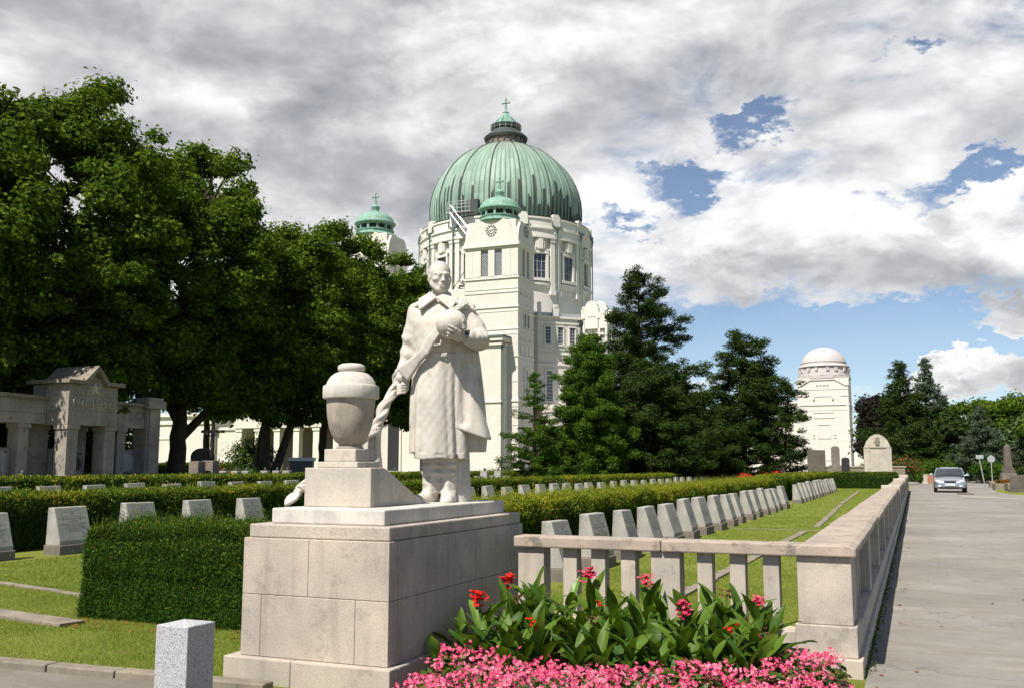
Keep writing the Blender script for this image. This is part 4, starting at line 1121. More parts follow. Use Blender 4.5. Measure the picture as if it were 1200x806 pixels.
# body: cross arms with cut corners
foot = [(6.,-19.4),(12.7,-19.4),(17.4,-14.7),(17.9,-14.9),(20.6,-14.9),(20.6,-11.2),(17.4,-11.2),(17.4,14.),(12,14),(12,22),(-12,22),(-12,14),(-17.4,14),(-17.4,-14.7),(-12.7,-19.4)]
def offset(poly, d):
    n = len(poly); a = sum(poly[i][0]*poly[(i+1)%n][1]-poly[(i+1)%n][0]*poly[i][1] for i in range(n)); sg = 1 if a > 0 else -1
    out = []
    for i in range(n):
        p0, p1, p2 = Vector(poly[i-1]), Vector(poly[i]), Vector(poly[(i+1)%n])
        e1 = (p1-p0).normalized(); e2 = (p2-p1).normalized(); n1 = Vector((e1.y,-e1.x))*sg; n2 = Vector((e2.y,-e2.x))*sg
        m = (n1+n2); m = m/max(m.length_squared,.2)*2 if m.length > .01 else n1
        out.append(tuple(p1+m*d*.5*2/2)) if False else out.append((p1.x+m.x*d, p1.y+m.y*d))
    return out
b = MB(); b.poly(foot, 0, 20.2); b.build('body_wall', W_, ch)
b = MB()
for z, d, h in ((20.2,.25,.28),(19.55,.12,.22),(16.2,.10,.14),(15.6,.10,.12),(14.2,.14,.2),(12.9,.08,.12),(9.0,.16,.25),(8.4,.1,.12),(3.0,.2,.3)):
    b.poly(offset(foot, d), z, z+h)
b.poly(offset(foot,.32), 0, 1.1)
b.build('string_courses', T_, ch)
b = MB(); b.poly(offset(foot, -.3), 20.48, 21.0); b.build('flat_roof', M['steel'], ch)
# drum
b = MB(); b.lathe([(12.45,18.5),(12.45,35.4)], 128); b.build('drum_wall', W_, ch, smooth=30)
b = MB()
band_ring(b, 12.3, 12.85, 26.6, 26.95, 128); band_ring(b, 12.3, 12.65, 26.2, 26.6, 128); band_ring(b, 12.3, 12.75, 31.5, 31.75, 128)
band_ring(b, 12.3, 13.15, 33.2, 33.5, 128); band_ring(b, 12.3, 13.0, 33.5, 34.5, 128); band_ring(b, 12.3, 13.2, 34.5, 34.72, 128); band_ring(b, 12.1, 12.9, 34.72, 36.0, 128)
band_ring(b, 12.0, 13.05, 35.95, 36.2, 128)
b.build('drum_cornice', T_, ch, smooth=30)
def polar(mb_fn, ang):     # place a box-like shape built along +X at an angle
    mb = MB(); mb_fn(mb); c, s_ = math.cos(ang), math.sin(ang)
    mb.v = [(x*c-y*s_, x*s_+y*c, z) for x, y, z in mb.v]; return mb
pil = MB(); pipes = MB(); heads = MB()
for k in range(16):
    am = R(-22.5*k+22.5*.5); a = R(22.5*k)
    for off in (-4.4, 4.4):
        m = polar(lambda q: (q.box(12.3,12.95,-.36,.36,25.4,33.2), q.box(12.3,13.05,-.42,.42,32.7,33.2), q.box(12.3,13.05,-.44,.44,25.2,25.8)), am+R(off*.5))
        pil.add(m.v, m.f)
    m = polar(lambda q: (q.box(12.4,13.1,-.66,.66,34.7,36.35), q.prism([(-.66,36.35),(.66,36.35),(.4,36.75),(-.4,36.75)],12.5,13.1,'x'), q.box(12.3,13.15,-.35,.35,33.9,34.7)), am); heads.add(m.v, m.f)
    m = polar(lambda q: (q.box(13.16,13.3,-.08,.08,20.5,34.9), q.box(13.15,13.4,-.32,.32,34.6,34.95), q.box(13.15,13.35,-.2,.2,34.2,34.6), q.box(13.1,13.3,-.85,-.74,34.9,35.7), q.box(13.1,13.3,.74,.85,34.9,35.7), q.box(13.1,13.3,-.85,.85,34.86,34.96)), am); pipes.add(m.v, m.f)
pil.build('pilaster_ring', T_, ch); heads.build('parapet_heads', T_, ch); pipes.build('downpipes', M['pipecopper'], ch)
for k in range(16):
    a = R(22.5*k)
    if math.cos(a-R(-66.9)) < -.15: continue         # the far side of the drum has the same windows, out of sight from anywhere near
    w = polar(lambda q: q.box(12.3,12.52,-.95,.95,27.5,31.0), a).build('window', M['glass'], ch)
    def fr(q):
        q.box(12.4,12.85,-1.3,-.95,27.2,31.3); q.box(12.4,12.85,.95,1.3,27.2,31.3); q.box(12.4,12.9,-1.3,1.3,31.0,31.4); q.box(12.4,12.95,-1.4,1.4,27.1,27.5)
        q.box(12.4,12.95,-.7,.7,31.75,33.0); q.box(12.4,13.1,-.35,.35,31.6,33.1)
    polar(fr, a).build('frame', T_, w)
    def bars(q):
        for y in (-.32,.32): q.box(12.45,12.60,y-.028,y+.028,27.5,31.0)
        for z in (28.6,29.9): q.box(12.45,12.58,-.95,.95,z-.028,z+.028)
    polar(bars, a).build('glazing_bars', M['windowbar'], w)
# dome with standing seams and heavy ribs
prof0 = [(12.6,35.9),(12.0,36.25),(11.3,36.4),(11.42,37.2),(11.6,38.6),(11.62,39.6),(11.5,41.),(11.2,42.3),(10.72,43.6),(10.1,44.8),(9.35,45.95),(8.4,47.0),(7.3,48.0),(6.1,48.85),(4.8,49.55),(3.9,49.95),(3.0,50.25)]
prof = []
for i in range(len(prof0)-1):
    for t in (0,.5): prof.append((prof0[i][0]*(1-t)+prof0[i+1][0]*t, prof0[i][1]*(1-t)+prof0[i+1][1]*t))
prof.append(prof0[-1])
def seam(a, z):
    if z < 36.3: return 1
    f = (a/(2*PI)*96) % 1; return 1+(.0062 if (f < .12 or f > .93) else 0)+.003*math.sin(a*96+PI)
b = MB(); b.lathe(prof, 768, rmod=seam); dome = b.build('dome', M['patina'], ch, smooth=50)
rb_ = MB()
for k in range(16):
    a = R(22.5*k+11.25); c, s_ = math.cos(a), math.sin(a)
    pts = [((r+.06)*c, (r+.06)*s_, z) for r, z in prof[5:]]
    rb_.tube(pts, [.09]*len(pts), 6)
rb_.build('dome_rib', M['darkcopper'], dome, smooth=50)
b = MB(); b.lathe([(12.95,36.15),(13.05,36.35),(12.2,36.6),(11.35,36.75)], 128); b.build('dark_gutter', M['darkcopper'], ch, smooth=40)
# lantern
b = MB(); b.lathe([(3.15,50.1),(3.15,50.3),(3.0,50.35),(3.0,51.45)], 48); b.build('lantern_drum', M['brownpanel'], ch, smooth=30)
b = MB()
for k in range(20):
    m = polar(lambda q: q.box(2.95,3.14,-.09,.09,50.2,51.5), R(18*k)); b.add(m.v, m.f)
band_ring(b, 2.9, 3.3, 51.35, 51.6, 48); b.lathe([(3.35,51.55),(3.4,51.7),(3.0,52.1),(2.5,52.5),(2.2,52.85),(2.15,52.95),(0.1,52.96)], 48); b.build('lantern_roof', M['darkcopper'], ch, smooth=30)
b = MB()
for k in range(16):
    m = polar(lambda q: q.box(2.36,2.40,-.02,.02,52.8,53.75), R(22.5*k)); b.add(m.v, m.f)
for z in (53.2,53.72): b.lathe([(2.37,z),(2.40,z),(2.40,z+.035),(2.37,z+.035)], 48)
b.build('railing', M['steel'], ch)
b = MB(); b.lathe([(1.55,52.9),(1.55,53.9),(1.7,54.0),(1.35,54.4),(1.05,54.9),(.72,55.3),(.46,55.6),(.38,55.85),(.46,55.95),(.25,56.1),(.12,56.25)], 24, rmod=lambda a, z: 1+.10*(math.sin(8*a) > .4))
for k in range(8):
    a = R(45*k); b.tube([(2.05*math.cos(a),2.05*math.sin(a),53.0),(1.75*math.cos(a),1.75*math.sin(a),54.2),(.85*math.cos(a),.85*math.sin(a),55.2)], [.12,.10,.07], 6)
b.build('lantern_cupola', M['patina2'], ch, smooth=40)
def cross_mb(mb, x, y, z, h):
    """ornate cross with flared ends, standing in the x-z plane"""
    s_ = h/2.2
    mb.ball((x,y,z-.05*s_), .22*s_, 12, 8)
    mb.tube([(x,y,z),(x,y,z+h)], [.13*s_,.10*s_], 6)
    mb.tube([(x-.62*s_,y,z+h*.68),(x+.62*s_,y,z+h*.68)], .11*s_, 6)
    for px_, pz in ((-.62*s_,h*.68),(.62*s_,h*.68),(0,h)): mb.ball((x+px_,y,z+pz), .19*s_, 8, 6)
    mb.tube([(x,y-.4*s_,z+h*.68),(x,y+.4*s_,z+h*.68)], .09*s_, 6)
    for sx in (-1,1): mb.tube([(x+sx*.12*s_,y,z+.1*h),(x+sx*.34*s_,y,z+.28*h),(x+sx*.14*s_,y,z+.42*h)], .05*s_, 5)
b = MB(); cross_mb(b, 0,0,56.2, 1.9); b.build('dome_cross', M['patina2'], ch, smooth=40)

# clock towers
def clock_tower(tx, ty, hidden=False):
    w, d = 3.55, 2.6
    loc = (tx-CX, ty-CY, 0)
    tw = bpy.data.objects.new('clock_tower', None); COL.objects.link(tw); tw.parent = ch; tw.location = loc
    def lv(mb, z0, z1, g): mb.box(-w-g, w+g, -d-g, d+g, z0, z1)
    b = MB(); lv(b,0,24.2,0); lv(b,24.2,24.6,-.06)
    # upper stage: corner piers and sunk strips holding the lattice windows
    lv(b,24.6,28.0,-.30)
    for sx, sy in ((-1,-1),(1,-1),(1,1),(-1,1)): b.box(sx*w, sx*(w-1.0), sy*d, sy*(d-.8), 24.55, 28.0)
    for x in (-.42,.42):
        pass
    b.box(-.42,.42,-d,-d+.5,24.55,28.0); b.box(-.42,.42,d,d-.5,24.55,28.0)
    b.box(-w,-w+.5,-.32,.32,24.55,28.0); b.box(w,w-.5,-.32,.32,24.55,28.0)
    for sx in (-1,1):
        b.box(sx*1.42,sx*(w-.98),-d,-d+.5,24.55,28.0); b.box(sx*w,sx*(w-.5),1.15,d-.78,24.55,28.0); b.box(sx*w,sx*(w-.5),-1.15,-d+.78,24.55,28.0)
    b.build('tower_wall', W_, tw)
    b = MB()
    for z, g, h in ((28.0,.10,.25),(28.25,.28,.28),(28.53,.15,.2),(24.2,.14,.22),(22.9,.06,.12),(22.45,.08,.14),(20.6,.12,.25),(20.1,.05,.14),(17.9,.08,.16),(17.3,.05,.12),(14.6,.10,.2),(13.4,.05,.12),(11.6,.05,.12),(9.2,.12,.25),(8.6,.06,.12),(6.4,.05,.1),(4.2,.12,.2)):
        lv(b, z, z+h, g)
    lv(b, 0, 1.3, .25)
    for i in range(26):
        x = -w+.15+i*.275; b.box(x, x+.13, -d-.16, -d, 28.10, 28.25)
    b.build('string_courses', T_, tw)
    b = MB(); b.box(-w-.1,w+.1,-d-.1,d+.1,28.73,29.1); b.box(-w+.4,w-.4,-d+.3,d-.3,29.1,31.6)
    ang = [(-w,29.1),(w,29.1),(w-.25,29.9),(w-.8,30.5),(w-1.2,31.4),(1.6,31.75),(-1.6,31.75),(-w+1.2,31.4),(-w+.8,30.5),(-w+.25,29.9)]
    b.prism(ang, -d-.02, -d+.5, 'y'); b.prism(ang, d-.5, d+.02, 'y')
    ang2 = [(-d,29.1),(d,29.1),(d-.3,30.3),(d-.9,31.3),(-d+.9,31.3),(-d+.3,30.3)]
    b.prism(ang2, w-.5, w+.02, 'x'); b.prism(ang2, -w-.02, -w+.5, 'x')
    b.build('clock_gable', W_, tw)
    if not hidden:
        for (ax, ay, axis) in ((0,-d-.05,'f'),(w+.05,0,'s')):
            c = MB()
            def P3(u, v, o): return (ax+u, ay-o, 30.35+v) if axis == 'f' else (ax+o, ay+u, 30.35+v)
            n = 48
            ring = [P3(.40*math.cos(2*PI*i/n), .40*math.sin(2*PI*i/n), .02) for i in range(n)]
            face = bpy.data.objects  # keep name short
            c.add([P3(.78*math.cos(2*PI*i/n), .78*math.sin(2*PI*i/n), .012) for i in range(n)], [tuple(range(n))])
            fo = c.build('clock_face', T_, tw)
            h = MB()
            for k in range(12):
                a = 2*PI*k/12; ca, sa = math.cos(a), math.sin(a)
                q4 = [(ca*r-sa*t_, sa*r+ca*t_) for r, t_ in ((.52,-.055),(.74,-.085),(.74,.085),(.52,.055))]
                h.add([P3(u,v,.03) for u,v in q4]+[P3(u,v,.06) for u,v in q4], [(0,1,2,3),(4,5,6,7),(0,1,5,4),(1,2,6,5),(2,3,7,6),(3,0,4,7)])
            for a, L, t_ in ((R(20),.62,.035),(R(205),.42,.05)):
                ca, sa = math.cos(a), math.sin(a)
                q4 = [(ca*r-sa*u_, sa*r+ca*u_) for r, u_ in ((-.1,-t_),(L,-t_*.5),(L,t_*.5),(-.1,t_))]
                h.add([P3(u,v,.08) for u,v in q4]+[P3(u,v,.11) for u,v in q4], [(0,1,2,3),(4,5,6,7),(0,1,5,4),(1,2,6,5),(2,3,7,6),(3,0,4,7)])
            rr2 = []
            for i in range(40):
                a0 = 2*PI*i/40; a1 = 2*PI*(i+1)/40
                q4 = [(r*math.cos(a_), r*math.sin(a_)) for r, a_ in ((.40,a0),(.46,a0),(.46,a1),(.40,a1))]
                h.add([P3(u,v,.03) for u,v in q4]+[P3(u,v,.05) for u,v in q4], [(0,1,2,3),(4,5,6,7),(1,2,6,5),(3,0,4,7)])
            h.build('numeral_marks', M['darkcopper'], fo)
    # green skirt, cupola drum with openings, small dome, cross
    b = MB(); b.lathe([(2.95,31.6),(3.05,31.75),(2.75,31.95),(2.5,32.05)], 40); b.lathe([(2.45,32.0),(2.45,32.35),(2.55,32.4),(2.55,32.5),(2.4,32.55)], 40); b.lathe([(2.3,33.15),(2.5,33.2),(2.6,33.45)], 40)
    for k in range(12):
        m = polar(lambda q: q.box(2.2,2.42,-.14,.14,32.5,33.2), R(30*k+8)); b.add(m.v, m.f)
    b.build('cupola_gallery', M['patina2'], tw, smooth=30)
    b = MB(); b.lathe([(2.2,32.4),(2.2,33.3)], 32); b.build('cupola_openings', M['black'], tw, smooth=30)
    b = MB(); pr = [(2.72,33.4),(2.72,33.55),(2.5,33.75)]+[(2.5*math.cos(R(a)), 33.7+1.45*math.sin(R(a))) for a in range(10,86,8)]+[(.3,35.17)]
    b.lathe(pr, 192, rmod=lambda a, z: 1+(.012 if math.sin(48*a) > .6 else 0)); b.lathe([(.62,35.05),(.60,35.25),(.42,35.35),(.52,35.6),(.60,35.85),(.42,36.1),(.2,36.2),(.15,36.4)], 16)
    b.build('cupola_dome', M['patina2'], tw, smooth=40)
    b = MB(); cross_mb(b, 0, 0, 36.2, 1.55); b.build('cross', M['patina2'], tw, smooth=40)
    if hidden: return tw
    # lattice windows (a light grille over dark glass)
    def lattice(o, u0, u1, z0, z1, axis, off, sill=True):
        g = MB()
        def bx(a, c, z_0, z_1, p, q):
            if axis == 'f': g.box(a, c, off-q, off-p, z_0, z_1)
            else: g.box(off+p, off+q, a, c, z_0, z_1)
        bx(u0,u1,z0,z1,-.1,.02); win = g.build('window', M['glass'], o)
        g = MB(); step = .30; H_ = z1-z0; Wd = u1-u0
        def bar(ua, za, ub, zb):
            p = Vector((ua,za)); q = Vector((ub,zb)); L = (q-p).length
            if L < .05: return
            nn = Vector((-(q-p).y,(q-p).x))/L*.028
            c4 = [p+nn,p-nn,q-nn,q+nn]
            f = lambda v, o_: (v.x, off-o_, v.y) if axis == 'f' else (off+o_, v.x, v.y)
            g.add([f(v,.03) for v in c4]+[f(v,.07) for v in c4], [(0,1,2,3),(4,5,6,7),(0,1,5,4),(1,2,6,5),(2,3,7,6),(3,0,4,7)])
        t = -H_
        while t < Wd+H_:
            for sg in (1,-1):
                # line u = u0+t + sg*(z-z0) clipped to the opening
                za = z0; zb = z1; us = u0+t if sg == 1 else u1-t
                pts = []
                for (uu) in (u0,u1):
                    z_ = z0+(uu-us)*sg
                    if z0 <= z_ <= z1: pts.append((uu,z_))
                for zz_ in (z0,z1):
                    u_ = us+sg*(zz_-z0)
                    if u0 < u_ < u1: pts.append((u_,zz_))
                if len(pts) >= 2: bar(*pts[0], *pts[1])
            t += step
        g.build('lattice', M['lattice'], win)
    for x0, x1 in ((-1.42,-.42),(.42,1.42)): lattice(tw, x0+.1, x1-.1, 24.7, 27.8, 'f', -d+.28)
    for y0, y1 in ((-1.15,-.32),(.32,1.15)): lattice(tw, y0+.1, y1-.1, 24.7, 27.8, 's', w-.28)
    for y in (-.75,.35):
        g = MB(); g.box(w-.3,w+.015,y,y+.5,18.3,19.9); win = g.build('window', M['glass'], tw)
        g = MB(); g.box(w-.1,w+.12,y-.12,y,18.2,20.05); g.box(w-.1,w+.12,y+.5,y+.62,18.2,20.05); g.box(w-.1,w+.16,y-.15,y+.65,19.95,20.1); g.box(w-.1,w+.18,y-.15,y+.65,18.15,18.3); g.build('frame', T_, win)
    g = MB(); g.box(w-.3,w+.015,-.6,.35,9.9,13.2); win = g.build('window', M['lattice'], tw)
    g = MB(); g.box(w-.1,w+.12,-.75,-.6,9.8,13.3); g.box(w-.1,w+.12,.35,.5,9.8,13.3); g.box(w-.1,w+.16,-.78,.53,13.2,13.4); g.build('frame', T_, win)
    g = MB()
    for i in range(5): g.box(w,w+.14,-1.9+i*.8,-1.55+i*.8,22.1,22.38); g.box(w,w+.14,-1.9+i*.8,-1.55+i*.8,16.6,16.9)
    for i in range(3): g.box(w,w+.10,-1.7+i*1.2,-.9+i*1.2,14.9,16.1)
    g.build('wall_moulding', T_, tw)
    return tw
clock_tower(-46.85, 108.05)
clock_tower(-65.0, 108.05, True)
# facade between the towers with the flat-roofed porch
b = MB(); b.box(-16.,5.6,-25.5,-19.,0,23.4); b.build('facade_wall', W_, ch)
b = MB(); b.box(-14.7,11.3,-28.0,-25.6,0,16.3); b.build('porch_wall', W_, ch)
b = MB(); b.box(-15.0,11.7,-28.5,-25.5,16.3,16.75); b.box(-14.9,11.5,-28.3,-25.5,15.8,16.05); b.box(-14.8,11.4,-28.15,-25.6,9.,9.25); b.build('porch_cornice', T_, ch)
b = MB(); b.box(-15.1,11.85,-28.65,-25.5,16.75,16.95); b.box(11.35,11.5,-27.9,-27.75,.5,16.0); b.box(11.2,11.5,-27.6,-27.3,15.6,16.1); b.build('copper_gutter', M['pipecopper'], ch)
for x in (-12,-7.5,-3,1.5,6): 
    b = MB(); b.box(x-.8,x+.8,-28.03,-27.8,1.0,7.5); d_ = b.build('doorway', M['black'], ch)
    b = MB(); b.box(x-1.05,x-.8,-28.2,-27.9,.8,7.7); b.box(x+.8,x+1.05,-28.2,-27.9,.8,7.7); b.box(x-1.1,x+1.1,-28.25,-27.9,7.5,7.9); b.build('frame', T_, d_)
# windows of the slanting corner wall
c0 = Vector((12.7,-19.4)); u_ = Vector((1,1)).normalized(); n_v = Vector((1,-1)).normalized()
def slant(mb, s0, s1, o0, o1, z0, z1):
    P4 = [c0+u_*s+n_v*o for s, o in ((s0,o0),(s1,o0),(s1,o1),(s0,o1))]; mb.poly([tuple(p) for p in P4], z0, z1)
for s0 in (1.0,2.75,4.45):
    g = MB(); slant(g, s0, s0+.72, -.2, .02, 16.9, 19.1); win = g.build('window', M['glass'], ch)
    g = MB()
    for q in range(5):
        for r_ in range(2): 
            z = 17.0+q*.42; slant(g, s0+.08+r_*.32, s0+.14+r_*.32, .02, .06, 16.9, 19.1)
        slant(g, s0, s0+.72, .02, .05, z, z+.07)
    g.build('lattice', M['lattice'], win)
    g = MB(); slant(g, s0-.18, s0, .0, .14, 16.8, 19.2); slant(g, s0+.72, s0+.9, .0, .14, 16.8, 19.2); slant(g, s0-.2, s0+.92, 0, .2, 19.1, 19.25); slant(g, s0-.2, s0+.92, 0, .2, 16.7, 16.9); g.build('frame', T_, win)
for s0 in (1.1,5.0):
    g = MB(); slant(g, s0, s0+.85, -.2, .02, 9.7, 13.5); win = g.build('window', M['glass'], ch)
    g = MB()
    for q in range(9): slant(g, s0, s0+.85, .02, .05, 9.85+q*.42, 9.92+q*.42)
    for r_ in range(3): slant(g, s0+.1+r_*.28, s0+.15+r_*.28, .02, .06, 9.7, 13.5)
    g.build('lattice', M['lattice'], win)
    g = MB(); slant(g, s0-.2, s0, .0, .14, 9.5, 13.6); slant(g, s0+.85, s0+1.05, .0, .14, 9.5, 13.6); slant(g, s0-.22, s0+1.07, 0, .2, 13.5, 13.7); g.build('frame', T_, win)
g = MB()
for i in range(22):
    s0 = .15+i*.29; slant(g, s0, s0+.14, 0, .12, 14.42, 14.6)
slant(g, 3.1,4.5,0,.12,11.6,13.3); slant(g, 3.3,4.3,.1,.2,11.9,13.0)
for s0 in (2.0,6.2): slant(g, s0, s0+.8, -.1, .35, 20.45, 21.6); slant(g, s0+.15, s0+.65, -.1, .4, 21.6, 21.95)
slant(g, -.05,.35,-.1,.3,20.4,22.2)
g.build('wall_moulding', T_, ch)
g = MB(); slant(g, 5.9,6.1,.15,.35,9.2,19.9); slant(g, 5.75,6.25,.1,.45,19.6,20.1); g.build('downpipes', M['darkcopper'], ch)
# low side porch with white flat roof
g = MB(); slant(g, -.3, 4.6, 0, 4.2, 8.1, 8.5); slant(g, -.15, 4.45, 0, 4.0, 6.6, 8.1); slant(g, -.3, 4.6, 0, 4.15, 6.4, 6.6); slant(g, .0, 4.3, 0, 2.8, 8.5, 9.1); g.build('side_porch_roof', T_, ch)
g = MB()
for s0 in (-.1,3.8):
    slant(g, s0, s0+.65, 3.1, 3.75, 0, 6.4); slant(g, s0-.1, s0+.75, 3.0, 3.85, 5.9, 6.4); slant(g, s0-.1, s0+.75, 3.0, 3.85, 0, .8)
g.build('side_porch_pillars', T_, ch)
g = MB(); slant(g, 1.2, 3.8, -.1, .05, 0, 5.4); g.build('doorway', M['brownpanel'], ch)
# east arm: rounded gables above the corner
g = MB()
def rgable(mb, x, y, r, z0, z1, axis, th=.7):
    pr = [(-r,z0),(r,z0),(r,z1)]+[(r*.86*math.cos(R(a)), z1+.1+r*.86*math.sin(R(a))) for a in range(0,181,12)]+[(-r,z1)]
    m = MB(); m.prism(pr, -th/2, th/2, 'y')
    if axis == 's': m.v = [(b_, a_, c_) for a_, b_, c_ in m.v]; m.f = [f[::-1] for f in m.f]
    m.v = [(a_+x, b_+y, c_) for a_, b_, c_ in m.v]; mb.add(m.v, m.f)
rgable(g, 18.5, -14.95, .95, 19., 21.7, 'f'); rgable(g, 20.62,-13.2,1.1,17.5,20.6,'s')
rgable(g, 18.9, -12.3, 1.0, 20., 22.0, 'f', 1.2); rgable(g, 19.95, -14.97, .42, 19., 20.9, 'f')
for x in (17.45,19.5,20.45): g.box(x-.14,x+.14,-15.3,-14.4,9.3,20.6); g.box(x-.2,x+.2,-15.4,-14.3,20.3,20.9)
g.box(17.3,20.1,-15.2,-14.6,18.2,18.5); g.box(17.3,20.8,-15.2,-14.6,15.2,15.5)
for x in (18.2,18.55,18.9): g.ball((x,-15.25,20.6), .16, 8, 6)
g.build('rounded_gables', T_, ch, smooth=30)
# roof stair and platform on the left of the drum
g = MB()
A_, B2 = Vector((-2.6,-13.6,36.8)), Vector((1.6,-14.6,31.6))
dv = B2-A_; side = Vector((0,1,0))
for o_ in (-.35,.35):
    g.tube([A_+side*o_, B2+side*o_], .09, 6); g.tube([A_+side*o_+Vector((0,0,1.1)), B2+side*o_+Vector((0,0,1.1))], .045, 6)
    for k in range(9): p = A_+dv*(k/8)+side*o_; g.tube([p, p+Vector((0,0,1.1))], .035, 5)
for k in range(22): p = A_+dv*(k/21); g.box(p.x-.14,p.x+.14,p.y-.35,p.y+.35,p.z-.03,p.z+.03)
g.box(-3.1,.6,-14.0,-12.6,36.75,36.85)
for x in (-3.0,-1.9,-.8,.4): g.tube([(x,-13.95,36.8),(x,-13.95,38.3)], .05, 5)
for z in (37.4,37.9,38.3): g.tube([(-3.0,-13.95,z),(.4,-13.95,z)], .045, 5)
g.build('roof_stair', M['steel'], ch)
g = MB(); g.box(-.9,.9,-12.3,-11.1,36.6,38.9); g.build('dome_hatch', M['darkcopper'], ch)
g = MB()
for k in range(12): g.box(-2.2+.24*k,-1.9+.24*k,-14.2,-13.2,24.6+.32*k,24.68+.32*k)
g.tube([(-2.2,-14.2,25.4),(.8,-14.2,29.5)], .05, 5); g.box(-3.4,-2.0,-14.2,-12.6,24.3,24.5)
for x in (-3.3,-2.7,-2.1): g.tube([(x,-14.15,24.5),(x,-14.15,25.6)], .04, 5)
g.tube([(-3.3,-14.15,25.6),(-2.1,-14.15,25.6)], .04, 5)
g.build('outside_steps', M['darkcopper'], ch)

# ------------------------------------------------------------------ domed gate tower at the right
gt = thing('domed_tower', 'white square tower with a pale shallow dome beyond the pines at right', 'tower', (-11.1, 139.9, 0))
b = MB(); b.box(-3.3,3.3,-3.3,3.3,0,13.4); b.build('tower_wall', M['tower2'], gt)
b = MB(); b.box(-8.5,-3.3,-2.0,3.3,0,10.4); b.box(-14.,-8.5,-1.0,3.3,0,7.4); b.build('wing_wall', M['tower2'], gt)
b = MB()
for z, g_, h in ((0,.55,.5),(.5,.35,.55),(1.05,.2,.5),(9.05,.04,.08),(9.75,.10,.22),(11.9,.05,.08)): b.box(-3.3-g_,3.3+g_,-3.3-g_,3.3+g_,z,z+h)
b.box(-8.6,-3.3,-2.15,3.3,10.2,10.5); b.box(-14.1,-8.5,-1.15,3.3,7.2,7.5); b.box(-8.6,-3.3,-2.12,3.3,8.9,9.0)
# plain raised bars and sunk panel of the front
for x0, x1, z in ((-1.2,1.3,10.95),(-1.25,1.3,8.75),(-1.3,1.4,8.0),(-.8,.8,7.1),(-.85,.85,5.25),(-.8,.85,2.3)): b.box(x0,x1,-3.37,-3.3,z,z+.08)
for sx in (-1,1):
    b.box(sx*.9,sx*.82,-3.36,-3.3,5.3,7.1)
    for z in (5.3,5.7): b.box(sx*1.25,sx*1.5,-3.4,-3.3,z,z+.1)
    b.box(sx*1.35,sx*1.15,-3.5,-3.3,10.55,10.95)
    b.box(sx*3.3,sx*2.95,-3.40,-3.3,1.6,9.7)
    b.box(sx*2.3,sx*3.37,-3.38,-3.2,11.0,11.08)
for k in range(4): b.box(-.85+k*.45,-.6+k*.45,-3.42,-3.3,12.5,12.62)
b.build('wall_moulding', M['churchtrim'], gt)
b = MB(); b.prism([(-3.4,13.36),(3.4,13.36),(3.4,12.4),(2.9,12.4),(1.6,13.2),(-1.6,13.2),(-2.9,12.4),(-3.4,12.4)][::-1], -3.42, -3.25, 'y'); b.build('gable_trim', M['churchtrim'], gt)
b = MB(); b.poly([(3.75*math.cos(R(22.5+45*k)), 3.75*math.sin(R(22.5+45*k))) for k in range(8)], 13.43, 13.85)
b.lathe([(3.5,13.85),(3.5,14.05),(3.35,14.1),(3.35,14.4),(3.25,14.45),(3.2,15.0),(3.15,15.05),(3.15,15.15)], 8*6)
b.lathe([(3.3,15.1),(3.42,15.2),(3.35,15.35),(3.15,15.4),(3.0,15.5)], 48)
for k in range(8):
    m = polar(lambda q: (q.box(3.0,3.4,-.75,-.35,14.5,14.98), q.box(3.0,3.4,.35,.75,14.5,14.98)), R(45*k+22.5-90)); b.add(m.v, m.f)
b.build('cupola_drum', M['greydome'], gt, smooth=25)
b = MB(); pr = [(3.02*math.cos(R(a)), 15.42+2.6*math.sin(R(a))) for a in range(0,91,6)]; b.lathe(pr, 64); b.lathe([(3.06,15.8),(3.03,15.88),(2.9,15.9)],64); b.build('cupola_dome', M['greydome'], gt, smooth=25)

# ------------------------------------------------------------------ low white arcade buildings at the left, behind the trees
ar = thing('arcade_building', 'low white building with cornice behind the tree trunks at left', 'building', (-97, 98, 0))
b = MB(); b.box(-22,14.5,0,8,0,8.1); b.box(14.5,19,1,8,0,6.3); b.build('front_wall', M['church'], ar)
b = MB(); b.box(-22.3,14.8,-.35,8,7.9,8.3); b.box(-22.2,14.7,-.2,8,6.9,7.1); b.box(-22.2,14.7,-.25,8,0,.9); b.box(14.5,19.2,.8,8,6.1,6.45)
for x in (-20,-14,-8,-2,4,10,13.9): b.box(x-.4,x+.4,-.18,0,.9,6.9)
for x in (-17,-11,-5,1,7): b.box(x-1.3,x+1.3,-.1,0,1.5,1.7); b.box(x-1.3,x+1.3,-.1,0,5.0,5.2); b.box(x-1.3,x-1.15,-.1,0,1.7,5.0); b.box(x+1.15,x+1.3,-.1,0,1.7,5.0)
b.build('cornice', M['churchtrim'], ar)
for x in (-17.6,-10.4,.9,7.8):
    b = MB(); b.box(x-.45,x+.45,-.05,.1,.9,2.2); b.build('cellar_window', M['black'], ar)
co = thing('colonnade', 'white columned hall with dark openings beside the church porch', 'building', (-76, 97.5, 0))
b = MB(); b.box(-2,13,3.2,7,0,7.6); b.build('back_wall', M['brownpanel'], co)
b = MB(); b.box(-2.4,13.4,-.4,7,6.2,7.9); b.box(-2.6,13.6,-.6,7,7.9,8.3); b.build('entablature', M['church'], co)
for i in range(6):
    b = MB(); x = -1.6+i*2.85; b.box(x-.42,x+.42,-.2,.6,0,6.2); b.box(x-.55,x+.55,-.3,.7,0,.5); b.box(x-.52,x+.52,-.3,.7,5.8,6.2); b.build('column', M['churchtrim'], co)
